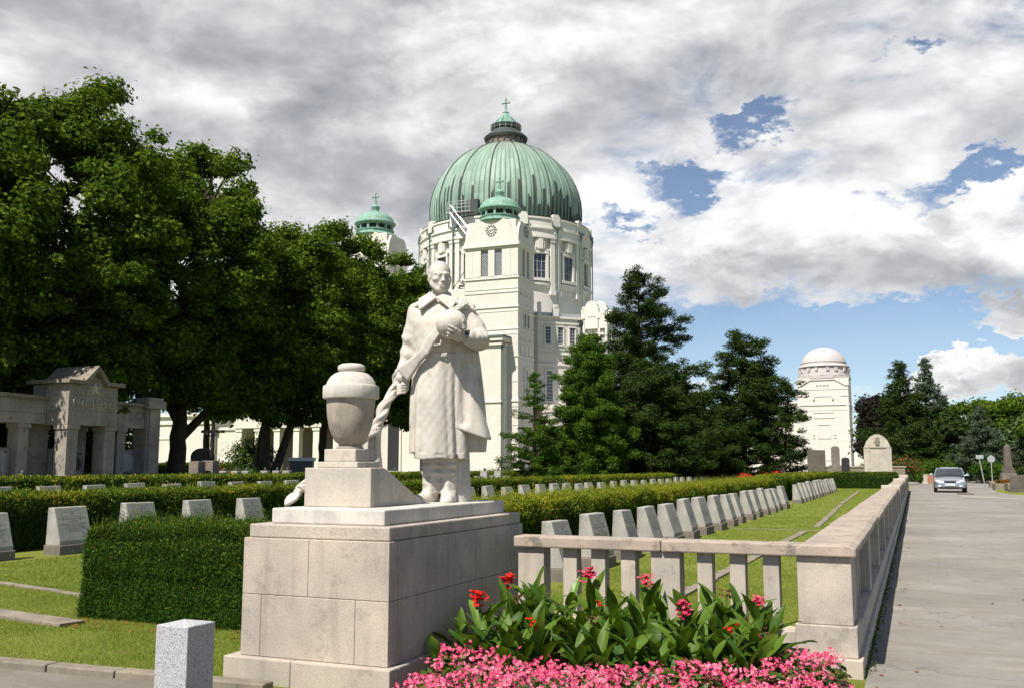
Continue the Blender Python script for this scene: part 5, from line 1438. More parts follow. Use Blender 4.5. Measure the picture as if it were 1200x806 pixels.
# ------------------------------------------------------------------ trees
def trunk_mb(mb, h, r0, r1, lean=(0,0), seed=1, z0=-.2, wob=.15):
    rr = random.Random(seed); n = 8; pts = []; rs = []
    for i in range(n+1):
        t = i/n; pts.append((lean[0]*t+rr.uniform(-wob,wob)*(t > 0)*.6, lean[1]*t+rr.uniform(-wob,wob)*(t > 0)*.6, z0+(h-z0)*t))
        rs.append(r0*(1-t)+r1*t+(r0*.45*(1-t/.12) if t < .12 else 0))
    mb.tube(pts, rs, 10); return pts
def limb(mb, a, b, r0, r1, rr, sag=.12, n=5):
    a, b = Vector(a), Vector(b); L = (b-a).length
    k = Vector((rr.uniform(-1,1), rr.uniform(-1,1), rr.uniform(.2,1.)))*L*sag
    pts = [a.lerp(b, i/n)+k*math.sin(PI*i/n) for i in range(n+1)]
    mb.tube(pts, [r0+(r1-r0)*i/n for i in range(n+1)], 6); return pts
def clump_leaves(cs, rs, per, leaf, flat=.85, up=.35, shell=.45, aspect=.62):
    """leaves through the outer part of each clump, facing outward and up"""
    C = []; N = []
    for c, r, n in zip(cs, rs, per):
        u = rand_unit(n); u[:,2] = np.where(u[:,2] < -.35, u[:,2]*.5, u[:,2])
        rad = r*(shell+(1-shell)*RNG.random(n)**.6)*(1+.18*np.sin(u[:,0]*5+c[0])*np.sin(u[:,1]*6+c[1])); rad = np.where(RNG.random(n) < .22, rad*RNG.uniform(.9,1.5,n), rad)
        C.append(c+u*rad[:,None]*np.array([1,1,flat])); N.append(u)
    C = np.concatenate(C); N = np.concatenate(N); N = N+np.array([0,0,up])
    return leaf_quads(C, leaf*RNG.uniform(.6,1.3,len(C)), aspect, N, .75, None)
def broad_tree(name, label, cat, x, y, ells, trunk_h, trunk_r, nclump, leaf, mat, leaves, group=None, seed=1, crange=(.8,1.7), lean=(0,0), limbs=None, extra=(), bark='bark', fork=None):
    """ells: crown lobes (cx,cy,cz,rx,ry,rz) relative to the trunk foot"""
    rr = random.Random(seed); root = thing(name, label, cat, (x,y,0), 0, group)
    cs = []; vol = [e[3]*e[4]*e[5] for e in ells]; tot = sum(v**.67 for v in vol)
    for e, v in zip(ells, vol):
        n = max(4, int(nclump*(v**.67)/tot)); u = rand_unit(n)
        rad = RNG.uniform(.55,1.0,n)**.5
        c = np.array(e[:3])+u*rad[:,None]*np.array(e[3:])*1.0
        cs.append(c)
    cs = np.concatenate(cs); cs = cs[cs[:,2] > min(trunk_h*.55, 2.6)]
    if len(extra): cs = np.concatenate([cs, np.array(extra, float)])
    rs = RNG.uniform(crange[0], crange[1], len(cs))
    w = rs**2; per = np.maximum(20, (leaves*w/w.sum()).astype(int))
    V, F = clump_leaves(cs, rs, per, leaf)
    np_mesh('crown', V, F, mat, root)
    b = MB(); pts = trunk_mb(b, trunk_h, trunk_r, trunk_r*.62, lean, seed)
    top = Vector(pts[-1]); order = list(range(len(cs))); rr.shuffle(order)
    hubs = []
    zc = np.mean([e[2] for e in ells]); 
    for e in ells:
        hub = Vector((e[0],e[1],e[2]-e[5]*.25)); limb(b, top-Vector((0,0,.3)), hub, trunk_r*.5, trunk_r*.2, rr); hubs.append(hub)
    for i in order[:limbs or 60]:
        c = Vector(cs[i]); hb = min(hubs+[top], key=lambda h: (h-c).length); limb(b, hb, c, trunk_r*.16, .03, rr, .1, 4)
    for (p0, p1, r0, r1) in (fork or ()): limb(b, p0, p1, r0, r1, rr, .05, 6)
    b.build('trunk', M[bark], root, smooth=60)
    return root
av = 'old plane trees of the avenue at left'
PT = [ # x, y, crown height, label, trunk height, radius, seed
 (-41.5,29.5,20.2,'plane tree cut off by the left edge behind the memorial gate',6.0,.5,7),
 (-41.0,37.5,22.8,'tall plane tree with its crown above the memorial gate',6.5,.5,8),
 (-41.5,46.2,22.2,'forked plane tree with a leaning limb right of the memorial gate',5.4,.62,9),
 (-41.2,54.5,18.6,'plane tree with two crossing trunks in front of the white arcade',5.0,.42,10),
 (-41.5,62.0,20.6,'plane tree with slender trunk left of the stone urn',4.8,.42,11),
 (-41.0,68.5,19.6,'last plane tree of the avenue behind the urn and below the left cupola',4.8,.42,12)]
for i, (x, y, H_, lab, th, tr, sd_) in enumerate(PT):
    near = y < 50; r = 4.7
    ells = [(0,0,H_*.60,r,r,H_*.30),(.8,1.2,H_*.845,3.2,3.2,H_*.135),(-.4,-2.2,H_*.78,2.6,2.8,H_*.12),(2.2,-2.4,H_*.45,3.6,3.4,H_*.17),(1.8,2.4,H_*.42,3.4,3.4,H_*.15),(3.2,0,H_*.62,2.4,3.0,H_*.18),(2.6,-1.5,H_*.30,2.6,2.6,H_*.07),(1.5,2.6,H_*.29,2.4,2.4,H_*.06)]
    if i < 2: ells += [(3.0,-2.5,H_*.24,3.0,3.0,H_*.09),(-1.5,1.5,H_*.27,3.5,3.5,H_*.11)]
    fk = None
    if i == 2: fk = [((0,.3,3.2),(2.3,5.2,8.6),.30,.16),((0,0,4.2),(-1.5,-2.5,9.),.3,.18)]
    if i == 3: fk = [((.0,.6,.0),(1.2,3.0,7.5),.34,.2),((-.2,-.6,0),(-.6,1.8,7.),.36,.22)]
    broad_tree('plane_tree', lab, 'tree', x, y, ells, th, tr, 330, .27 if near else .29, M['plane'], 120000 if near else 90000, av, sd_, (.45,1.35), (random.uniform(-.4,.4),random.uniform(-.4,.4)), 70, fork=fk)
# second rank behind: closes the dark view between the trunks
for i, (x, y, h) in enumerate(((-53,36,17),(-56,50,19),(-56,66,18))):
    broad_tree('plane_tree', ['shaded plane tree deep behind the memorial gate','shaded plane tree deep behind the forked one','shaded plane tree deep behind the slender trunks'][i], 'tree', x, y,
      [(0,0,h*.66,6,6,h*.24)]+([(1,0,h*.36,5.5,6,h*.26),(0,-9,h*.42,5,6,h*.3)] if i == 0 else [(1,0,h*.42,4,4,h*.1)]), 7.5, .34, 90, .4, M['plane'], 30000, 'shaded trees behind the avenue', 40+i, (1.,2.))

def conifer(name, label, x, y, h, rmax, mat, n_wh, leaf, leaves, seed=1, z0=.6, shape=1.0, group=None, tuft=.55, droop=.1, gap=.25, bark='pinebark', lop=(0,0), asp=.28, cat='conifer'):
    """whorled branches carrying needle tufts; shape<1 fuller, droop + = tips hang"""
    rr = random.Random(seed); root = thing(name, label, cat, (x,y,0), 0, group)
    b = MB(); b.tube([(0,0,-.2),(rr.uniform(-.1,.1),rr.uniform(-.1,.1),h*.5),(0,0,h*.98)], [h*.018+.05,h*.011+.03,.02], 8)
    cs = []; rs = []; ax = []
    for k in range(n_wh):
        t = (k+.5)/n_wh; z = z0+(h-z0)*t
        R0 = rmax*((1-t)**shape)*(.55+.45*min(1,t/.12+.4))*rr.uniform(.85,1.1)
        nb = max(3, int(7*(1-t*.5)))
        for j in range(nb):
            if rr.random() < gap: continue
            a = 2*PI*(j+rr.random()*.8)/nb+k*1.3
            L = R0*rr.uniform(.62,1.12)*(1+.25*(math.cos(a)*lop[0]+math.sin(a)*lop[1]))+.25
            dz = L*(.22-droop)+rr.uniform(-.15,.25)*L*.5
            p1 = Vector((math.cos(a)*L, math.sin(a)*L, z+dz))
            mid = Vector((math.cos(a)*L*.55, math.sin(a)*L*.55, z+dz*.35-L*droop*.4))
            b.tube([(0,0,z),mid,p1], [.02+L*.016,.015+L*.008,.01], 5)
            m = max(2, int(L/tuft*1.7))
            for q in range(m):
                s = .28+.78*(q+rr.random()*.6)/m
                c = (Vector((0,0,z)).lerp(mid, s/.55) if s < .55 else mid.lerp(p1, (s-.55)/.45))
                sp = L*.22*(1.15-s*.6); c = c+Vector((rr.uniform(-sp,sp), rr.uniform(-sp,sp), rr.uniform(-.45,.5)*tuft))
                cs.append(tuple(c)); rs.append(tuft*rr.uniform(.6,1.15)*(1 if s > .5 else .85)); ax.append((math.cos(a),math.sin(a),.55))
    cs.append((0,0,h-.15)); rs.append(tuft*.6); ax.append((0,0,1))
    cs = np.array(cs); rs = np.array(rs); ax = np.array(ax)
    per = np.maximum(12, (leaves*rs**2/np.sum(rs**2)).astype(int))
    idx = np.repeat(np.arange(len(cs)), per); n = len(idx)
    u = rand_unit(n); C = cs[idx]+u*(rs[idx]*RNG.random(n)**.45)[:,None]*np.array([1,1,.55])
    V, F = leaf_quads(C, leaf*RNG.uniform(.6,1.3,n), asp, u+np.array([0,0,.5]), .9, ax[idx]+u*.8, .6)
    np_mesh('crown', V, F, mat, root); b.build('trunk', M[bark], root, smooth=60)
    return root
conifer('pine_tree', 'tall dark pine with clumped branches between the church and the gate tower', -19.2, 71.5, 16.6, 6.3, M['pine'], 30, .26, 150000, 3, .3, .60, tuft=.66, droop=.03, gap=.10, lop=(.35,.1))
conifer('pine_tree', 'second dark pine overlapping the white gate tower', -13.3, 83.0, 12.8, 5.2, M['pine'], 26, .28, 100000, 5, .5, .55, tuft=.70, droop=.03, gap=.10, lop=(.5,0))
conifer('pine_tree', 'shaded broad pine between the two dark pines', -17.0, 82.0, 7.6, 4.8, M['pine'], 18, .32, 70000, 8, .3, .45, tuft=.85, droop=.05, gap=.1)
conifer('pine_tree', 'low dark pine filling the foot of the tall pine', -17.2, 66.5, 8.2, 4.8, M['pine'], 17, .28, 80000, 9, .2, .45, tuft=.75, droop=.04, gap=.1)
conifer('thuja_tree', 'bright green full conifer beside the church porch', -19.4, 59.5, 9.9, 2.6, M['thuja'], 32, .18, 150000, 6, .1, .42, tuft=.62, droop=-.10, gap=.0, asp=.4)
conifer('young_larch', 'thin open young conifer in front of the church tower', -21.7, 55.6, 7.3, 2.0, M['thuja'], 19, .14, 17000, 21, .8, .8, tuft=.34, droop=.05, gap=.34, asp=.45, lop=(-.4,0))
conifer('small_conifer', 'small bushy conifer at the foot of the thin one', -21.0, 56.6, 3.6, 1.6, M['thuja'], 14, .15, 17000, 22, .1, .6, tuft=.36, droop=-.1, gap=.1, asp=.4)
conifer('small_conifer', 'low shrubby conifer left of the bright full one', -20.6, 59.0, 2.9, 1.9, M['pine'], 10, .16, 12000, 23, .1, .5, tuft=.4, droop=-.1, gap=.1, asp=.4)
# far right group
conifer('spruce_tree', 'dark dense spruce, left of the pair behind the far stele', -1.0, 110., 12.4, 3.9, M['pine'], 24, .40, 30000, 31, .3, .8, tuft=.8, droop=.10, gap=.08)
conifer('spruce_tree', 'taller pale pointed spruce, right of the pair', 1.5, 112., 12.9, 3.9, M['spruce'], 28, .34, 36000, 32, .3, .95, tuft=.62, droop=.12, gap=.12)
conifer('blue_spruce', 'bluish conical spruce behind the road signs', 5.9, 99.8, 7.0, 3.3, M['spruce'], 17, .28, 26000, 33, .2, .95, tuft=.5, droop=.02, gap=.08)
conifer('blue_spruce', 'small bluish spruce right of the conical one', 9.6, 101., 4.6, 2.4, M['spruce'], 11, .28, 10000, 34, .2, .8, tuft=.5, droop=.02, gap=.1)
conifer('spruce_tree', 'low spreading dark spruce under the tall pair', .2, 104., 5.6, 3.6, M['pine'], 10, .4, 14000, 35, .2, .5, tuft=.8, droop=.05, gap=.05)
def blob_tree(name, label, cat, x, y, ells, th, tr, mat, n, seed, leaf=.42, ncl=60, cr=(.7,1.5)):
    return broad_tree(name, label, cat, x, y, ells, th, tr, ncl, leaf, mat, n, 'trees beyond the far end of the road', seed, cr, (0,0), 20)
blob_tree('copper_beech', 'dark purple copper beech right of the white gate tower', 'tree', -3.0, 114, [(0,0,5.0,2.6,2.6,3.6),(-.3,0,7.4,1.6,1.6,1.3)], 3, .3, M['beech'], 22000, 51)
blob_tree('linden_tree', 'green rounded tree between the beech and the spruces', 'tree', -2.8, 122, [(0,0,5.6,3.,3.,3.4)], 3, .3, M['broad'], 12000, 52)
blob_tree('linden_tree', 'broad rounded tree beyond the blue spruce', 'tree', 6.0, 124, [(0,0,6.0,4.2,4.2,3.2),(-3,0,5.4,2.8,2.8,2.6),(3,0,6.2,3,3,2.6)], 3, .3, M['plane'], 26000, 53)
blob_tree('linden_tree', 'rounded tree behind the dark obelisk', 'tree', 11.5, 120, [(0,0,5.4,4.2,4.2,3.4),(3,0,6,3,3,3)], 3, .3, M['plane'], 22000, 54)
blob_tree('linden_tree', 'tall dark tree cut off by the right edge', 'tree', 13.0, 100, [(0,0,5.8,3.4,3.4,3.6),(.5,0,8.2,2.2,2.2,1.6)], 2.5, .3, M['plane'], 22000, 55)
blob_tree('dark_tree', 'shaded tree mass right of the two spruces', 'tree', 3.6, 109, [(0,0,3.2,2.4,2.4,2.9)], 1.5, .2, M['pine'], 14000, 56)
blob_tree('dark_tree', 'low shaded tree behind the small blue spruce', 'tree', 10., 109, [(0,0,3.2,3.0,3.0,2.8),(-2.5,0,2.4,2.4,2.4,2.2)], 1.5, .2, M['broad'], 14000, 57)
def bush(label, x, y, rx, ry, h, mat, n, leaf, cat='bush', name='round_bush', group=None, tip=None):
    root = thing(name, label, cat, (x,y,0), 0, group)
    ncl = 14; u = rand_unit(ncl); cs = np.stack([u[:,0]*rx*.62, u[:,1]*ry*.62, h*.5+u[:,2]*h*.28],1); rs = RNG.uniform(.3,.5,ncl)*h*.8
    cs = np.concatenate([cs, [[0,0,h*.45]]]); rs = np.append(rs, min(rx,ry)*.7)
    per = (n*rs**2/np.sum(rs**2)).astype(int)+5
    V, F = clump_leaves(cs, rs, per, leaf); V[:,2] = np.maximum(V[:,2], .01)
    mi = None; mats = [mat]
    if tip is not None:
        mats = [mat, tip]; zc = V.reshape(-1,4,3)[:,0,2]; mi = ((RNG.random(len(F)) < .16) & (zc > h*.45)).astype(int)
    np_mesh('foliage', V, F, mats, root, mi); return root
M['redflower'] = leafmat('red_flower_petals', [(0.,(.30,.008,.008)),(1.,(.62,.03,.02))], transl=.25, tcol=(.6,.05,.02))
M['orangeflower'] = leafmat('orange_berries', [(0.,(.25,.05,.01)),(1.,(.50,.12,.02))], transl=.2, tcol=(.5,.1,.02))
bush('red-berried bush beside the far stele', -.9, 86, 1.7, 1.3, 2.2, M['broad'], 6000, .13, tip=M['orangeflower'])
bush('pale green low bushes behind the silver car', 2.4, 96, 3.2, 1.4, 2.2, M['thuja'], 8000, .2)
bush('low green bush left of the car by the road end', .6, 93, 1.0, 1.0, .9, M['thuja'], 2500, .16)
bush('green bushes beyond the leaning sign post', 6.2, 94, 2.6, 1.3, 1.9, M['thuja'], 7000, .2)
bush('dark bush beside the obelisk', 8.6, 92, 2.0, 1.3, 1.6, M['pine'], 5000, .2)
bush('clipped round bush below the church at the statue side', -27.6, 56, 1.2, 1.2, 1.35, M['yew'], 5000, .10)
bush('second clipped round bush below the church', -25.4, 57.5, 1.2, 1.2, 1.35, M['yew'], 5000, .10)
bush('flowering bush with red and white blooms right of the gate pier', -33.2, 40.2, .95, .8, 1.65, M['thuja'], 4000, .12, tip=M['redflower'])
bush('low dense bush right of the memorial gate', -33.0, 42.0, 1.2, 1.0, 1.45, M['yew'], 4000, .12)
bush('dark shrub seen through the left openings of the memorial gate', -43.5, 30.5, 3.0, 3.4, 5.6, M['plane'], 12000, .26)
bush('dark shrub seen through the portal of the memorial gate', -43.5, 36.5, 2.6, 3.2, 5.2, M['plane'], 12000, .26)
bush('dark shrub seen through the right opening of the memorial gate', -43.0, 42.3, 2.2, 2.6, 4.6, M['plane'], 10000, .26)
bush('green shrub behind the crucifix', -45.0, 58.0, 1.5, 1.5, 3.6, M['broad'], 6000, .2)
bush('red flowering bed at the hedge gap beside the far pines', -9.3, 66.5, 2.6, .8, 1.2, M['redflower'], 6000, .12, cat='flower bed', name='flower_bed')
hedge('box_hedge', 'tall green hedge behind the crucifix and small stones', -48., -46.6, 42., 62., 1.65, 300, .22, hg, .1, 'RFT')
# ------------------------------------------------------------------ memorial gate with the dates
gx, gy = -34.0, 31.07
mg = thing('memorial_gate', 'grey weathered stone memorial gate with star and dates', 'memorial', (gx, gy, 0))
G_ = M['gate']
# local: +X is the front (towards the graves), Y runs along the gate. central portal y 0..2.81, front x = 0
b = MB(); b.box(-6.,1.6,-8.5,7.6,-.05,.45); b.box(-5.6,1.0,-8.2,7.3,.45,.75); b.build('platform', G_, mg, bevel=.03)
b = MB()
b.box(-2.2,0,0,2.81,3.32,3.95); b.box(-2.2,-.01,.0,2.81,3.955,4.62); b.build('entablature', G_, mg, bevel=.015)
b = MB(); b.box(-2.2,-.02,.02,2.79,4.625,5.12); b.prism([(.75,5.12),(2.1,5.12),(1.42,5.68)], -2.0, -.05, 'x'); b.build('attic', G_, mg, bevel=.015)
b = MB()
for pr in ([(-.22,5.13),(.80,5.13),(1.42,5.78),(2.0,5.13),(3.03,5.13),(3.03,5.30),(2.12,5.30),(1.42,6.02),(.68,5.30),(-.22,5.30)],): b.prism(pr, -2.4, .22, 'x')
b.build('roof_slab', M['edging'], mg, bevel=.02)
# star, with real relief
st_pts = star_outline(1.42, 4.98, .34)
b = MB(); n = 10
b.add([(-.035,y,z) for y,z in st_pts]+[(.02,y,z) for y,z in st_pts]+[(.085,1.42,4.98)], [(i,(i+1)%n,n+(i+1)%n,n+i) for i in range(n)]+[(n+i,n+(i+1)%n,2*n) for i in range(n)]); 
b.build('star', M['monument'], mg)
def text_obj(body, size, depth, mat, parent, loc, rot, name):
    cu = bpy.data.curves.new(name+'_text', 'FONT'); cu.body = body; cu.size = size; cu.extrude = depth; cu.align_x = 'CENTER'; cu.align_y = 'CENTER'
    cu.space_character = 1.05
    tmp = bpy.data.objects.new('tmp', cu); COL.objects.link(tmp); dg = bpy.context.evaluated_depsgraph_get(); dg.update()
    me = bpy.data.meshes.new_from_object(tmp.evaluated_get(dg)); me.name = name
    bpy.data.objects.remove(tmp); bpy.data.curves.remove(cu)
    me.materials.clear(); me.materials.append(mat)
    o = bpy.data.objects.new(name, me); COL.objects.link(o); o.parent = parent; o.location = loc; o.rotation_euler = rot; return o
text_obj('1941-1945 \u0433\u0433', .44, .03, M['monument'], mg, (.015, 1.40, 4.27), (PI/2,0,PI/2), 'date_lettering')
def column(x, y, s, z1, name='column', d=.36):
    b = MB(); b.box(x-d,x+d,y-s,y+s,.75,z1); b.box(x-d-.06,x+d+.06,y-s-.06,y+s+.06,z1-.20,z1-.003); b.box(x-d-.07,x+d+.07,y-s-.07,y+s+.07,.75,1.12)
    b.build(name, G_, mg, bevel=.012)
column(-.42, .36, .30, 3.32); column(-.42, 2.50, .30, 3.32)
column(-2.2,.36,.30,3.32); column(-2.2,2.50,.30,3.32)
# wings
for (y0, y1) in ((2.84,5.85),(-7.6,-.03)):
    b = MB(); b.box(-2.05,-1.25,y0,y1,3.35,3.80); b.box(-2.05,-1.27,y0,y1,3.803,4.42); b.build('wing_entablature', G_, mg, bevel=.015)
    b = MB(); b.box(-2.25,-1.1,y0,y1+(.0 if y0>0 else 0),4.423,4.58); b.build('wing_cornice', M['edging'], mg, bevel=.015)
for y in (4.45,-1.1,-2.9,-5.0,-7.2): column(-1.62, y, .26, 3.35, 'column', .32)
for (y0, y1) in ((4.75,5.86),(-2.62,-1.38),(-4.7,-3.2),(-6.9,-5.3),(.7,2.2)):
    b = MB(); b.box(-2.0,-1.72,y0,y1,.75,2.30); b.build('panel_wall', G_, mg, bevel=.01)
# end pier
b = MB(); b.box(-2.0,-1.12,5.86,6.80,.75,4.35); b.box(-1.9,-1.02,5.98,6.62,.75,4.35); b.box(-2.2,-.88,5.72,6.94,4.353,4.75); b.box(-2.1,-.98,5.82,6.84,4.753,4.9); b.build('end_pier', G_, mg, bevel=.02)
# plaques with wreaths and corner bolts
def plaque(y, w, h, zc, wreath='oval'):
    b = MB(); b.box(-1.718,-1.68,y-w/2,y+w/2,zc-h/2,zc+h/2); pl = b.build('plaque', M['grave'], mg, bevel=.006)
    b = MB()
    for sy in (-1,1):
        for sz in (-1,1): b.ball((-1.665,y+sy*(w/2-.07),zc+sz*(h/2-.07)), .04, 8, 6)
    b.build('corner_bolt', M['black'], pl)
    b = MB()
    if wreath == 'oval':
        for k in range(22):
            a = 2*PI*k/22; b.ball((-1.655,y+.11*math.cos(a),zc-h*.25+.16*math.sin(a)), .045, 8, 6)
        b.ball((-1.66,y,zc-h*.25),(.02,.1,.15),12,8)
    else:
        for k in range(13):
            t = (k-6)/6; b.ball((-1.655,y+t*.26,zc-h*.33+.05*math.cos(t*6)), .04, 8, 6)
    b.build('wreath', M['darkcopper'], pl)
plaque(-1.98,.80,1.25,1.55); plaque(-3.95,.85,1.25,1.55,'branch'); plaque(5.3,.72,1.2,1.58,'branch')
b = MB(); b.box(-1.3,-.9,.95,1.75,.75,1.95); b.box(-1.3,-.9,1.0,1.7,1.95,2.2); al = b.build('altar_stone', G_, mg, bevel=.015)
b = MB(); b.tube([(-.87,1.35+.27*math.cos(2*PI*k/24),1.62+.27*math.sin(2*PI*k/24)) for k in range(25)], .075, 8, cap=False); b.ball((-.88,1.35,1.62),(.02,.22,.22),16,8); b.build('round_wreath', M['darkcopper'], al)
b = MB(); b.box(-.92,-.86,1.0,1.7,2.02,2.10); b.build('ribbon', M['darkcopper'], al)


M['redstone'] = stone('reddish_stone', (.36,.17,.11), .8, scale=3)
M['pot'] = plain('dark_plastic', (.05,.055,.065), .5)
M['carglass'] = window_glass('car_window_glass', (.03,.035,.04))
M['tyre'] = plain('tyre_rubber', (.022,.022,.024), .85)
M['plate'] = plain('white_plate', (.7,.7,.68), .4, var=.03)
def carpaint(name, col, met=.75):
    t = NT(name); b_ = t.bsdf(col, .28, None, met, .5); b_.inputs['Coat Weight'].default_value = .6; return t.m
M['silver'] = carpaint('silver_car_paint', (.46,.50,.56)); M['darkpaint'] = carpaint('dark_car_paint', (.02,.022,.03), .3)
def lampmat():
    t = NT('headlight_glass'); t.bsdf((.72,.74,.76), .12, None, .35, .7); return t.m
M['lamp'] = lampmat()
# ------------------------------------------------------------------ small things beyond the hedges
def PDp(px, D):      # ground point at a bearing (pixel column of the photo) and horizontal distance
    az = YAW-math.atan((px-600)/1129.1); return (-math.sin(az)*D, math.cos(az)*D)
def small_stone(px, D, w, h, label, mat='grave', top='flat', name='headstone', group=None, depth=.22, lamp=False):
    x, y = PDp(px, D); r = thing(name, label, 'headstone', (x,y,0), R(random.uniform(-4,4)), group)
    b = MB()
    if top == 'round': pr = [(-w/2,.2),(w/2,.2),(w/2,h-w*.3)]+[(w/2*math.cos(R(a)), h-w*.3+w*.3*math.sin(R(a))) for a in range(15,166,15)]+[(-w/2,h-w*.3)]
    elif top == 'point': pr = [(-w/2,.2),(w/2,.2),(w/2,h-.2),(0,h),(-w/2,h-.2)]
    else: pr = [(-w/2,.2),(w/2,.2),(w/2*.97,h),(-w/2*.97,h)]
    b.prism(pr, -depth/2, depth/2, 'y'); b.build('slab', M[mat], r, bevel=.02)
    b = MB(); b.box(-w/2-.1,w/2+.1,-depth/2-.1,depth/2+.1,-.05,.2); b.build('base', M[mat], r, bevel=.02)
    if lamp:
        b = MB(); b.lathe([(.05,h),(.065,h+.03),(.065,h+.12),(.03,h+.16),(.01,h+.18)], 10); b.build('grave_lantern', M['darkcopper'], r, smooth=40)
    return r
small_stone(231, 49, .62, 1.75, 'upright grey stone block, left of two beside the forked tree', 'gravebase', depth=.5)
small_stone(247, 49.5, .62, 1.78, 'upright grey stone block, right of two beside the forked tree', 'gravebase', depth=.5)
for i, px_ in enumerate((263,277,289,311,325,337,399)):
    small_stone(px_, 50+i*.6, .42, 1.28, '%s small grey gravestone with lantern from the left above the hedges' % ORD[i], group='small stones with lanterns', lamp=True, depth=.3)
small_stone(237, 56, 1.5, 2.5, 'dark rounded gravestone behind the hedge near the crucifix', 'darkstone', 'round', depth=.3)
small_stone(27, 33., .5, 1.22, 'small pale stone with lantern at the foot of the memorial gate', lamp=True, depth=.3)
for i, px_ in enumerate((463,568,584)): small_stone(px_, 52+i, .42, 1.25, ['small stone between the urn and the statue','small stone beside the statue hem','small stone right of the statue hem'][i], lamp=True, depth=.3)
# crucifix
x, y = PDp(248, 53); cr = thing('wooden_crucifix', 'dark wooden crucifix standing among the shrubs at left', 'crucifix', (x,y,0), R(20))
b = MB(); b.box(-.08,.08,-.08,.08,0,4.0); b.box(-.62,.62,-.06,.06,3.25,3.4); b.build('cross', M['bark'], cr, bevel=.01)
b = MB(); b.tube([(0,-.12,3.05),(0,-.13,2.6),(.02,-.15,2.3),(0,-.12,1.95)], [.07,.09,.06,.04], 8); b.ball((0,-.14,3.22), .07, 8, 6); b.tube([(0,-.12,3.05),(-.5,-.1,3.3)], [.04,.025], 6); b.tube([(0,-.12,3.05),(.5,-.1,3.3)], [.04,.025], 6); b.build('figure', M['darkstone'], cr, smooth=60)
# waste container and a parked dark car seen over the hedge
x, y = PDp(354, 62); wc = thing('waste_container', 'dark grey open waste container under the trees left of the urn', 'container', (x,y,0), R(25))
b = MB(); b.prism([(-.95,.35),(.95,.35),(1.15,1.75),(-1.15,1.75)], -.65, .65, 'y'); b.build('tub', M['pot'] if 'pot' in M else M['darkcopper'], wc, bevel=.03)
b = MB(); b.box(-1.25,1.25,-.72,-.62,1.70,1.9); b.box(-1.25,1.25,.62,.72,1.70,1.9); b.box(-1.28,-1.15,-.7,.7,1.7,1.9); b.box(1.15,1.28,-.7,.7,1.7,1.9); b.build('rim', M['steel'], wc)
for sx in (-1,1):
    b = MB(); b.tube([(sx*.8,-.5,.18),(sx*.8,-.42,.18)], .16, 10); b.build('wheel', M['black'], wc)
wc.scale = (.62,.62,1.08)

# far end of the lawn: monuments behind the cross hedge
x, y = PDp(1029, 74); stl = thing('tall_stele', 'tall pale weathered stele with rounded top near the road end', 'monument', (x,y,0), R(4))
b = MB(); b.prism([(-.9,0),(.9,0),(.9,2.85),(.72,3.3),(.45,3.62),(.15,3.78),(-.15,3.78),(-.45,3.62),(-.72,3.3),(-.9,2.85)], -.3, .3, 'y'); b.build('slab', M['monument'], stl, bevel=.02)
b = MB(); b.box(-.95,.95,-.34,.34,2.78,2.86); b.box(-.14,.14,-.36,-.3,3.0,3.55); b.box(-.2,.2,-.35,-.3,3.2,3.32); b.build('carved_band', M['edging'], stl, bevel=.01)
b = MB(); b.box(.55,.93,-.36,.35,.0,2.78); b.box(-.93,-.5,-.335,.33,.0,2.78); b.build('side_pilasters', M['monument'], stl, bevel=.01)
x, y = PDp(957, 78); r = small_stone(957, 78, 1.35, 2.75, 'broad dark slab headstone under the last pine branches', 'darkstone', depth=.3)
small_stone(979.5, 78, .62, 3.05, 'slim tall grey pillar headstone before the white tower', 'gravebase', 'round', depth=.4)
small_stone(979.5, 77.4, 1.0, 1.6, 'low grey stone plinth in front of the slim pillar', 'gravebase', depth=.4)
small_stone(991, 74, .55, 2.15, 'small black rounded headstone before the white tower', 'black', 'round', depth=.2)
small_stone(1015.5, 78, .34, 2.2, 'narrow dark grey stone left of the tall stele', 'darkstone', depth=.5)
small_stone(1020.5, 79, .32, 2.15, 'narrow reddish stone touching the tall stele', 'gravebase', depth=.5)
wl = thing('low_wall', 'low pale wall ending the cemetery beside the tall stele', 'wall', (-1.6,80,0))
b = MB(); b.box(-5.5,.9,0,.35,-.05,1.42); b.build('wall_body', M['edging'], wl, bevel=.02)
b = MB(); b.box(-5.6,1.0,-.06,.41,1.42,1.52); b.build('wall_cap', M['capstone'], wl, bevel=.02)
# obelisk and grave surrounds on the right
x, y = PDp(1181, 82); ob = thing('obelisk', 'dark stone obelisk at the right beyond the road', 'obelisk', (x,y,0), R(6))
b = MB(); b.box(-.5,.5,-.5,.5,0,1.0); b.box(-.58,.58,-.58,.58,0,.25); b.build('pedestal', M['gravebase'], ob, bevel=.02)
b = MB(); b.box(-.42,.42,-.42,.42,1.0,1.25); b.prism([(-.36,1.25),(.36,1.25),(.30,1.45),(-.30,1.45)], -.33,.33,'y')
V8 = [(-.27,-.27,1.45),(.27,-.27,1.45),(.27,.27,1.45),(-.27,.27,1.45),(-.19,-.19,3.0),(.19,-.19,3.0),(.19,.19,3.0),(-.19,.19,3.0),(0,0,3.2)]
b.add(V8, [(0,1,5,4),(1,2,6,5),(2,3,7,6),(3,0,4,7),(4,5,8),(5,6,8),(6,7,8),(7,4,8),(3,2,1,0)]); b.build('shaft', M['darkstone'], ob, bevel=.01)
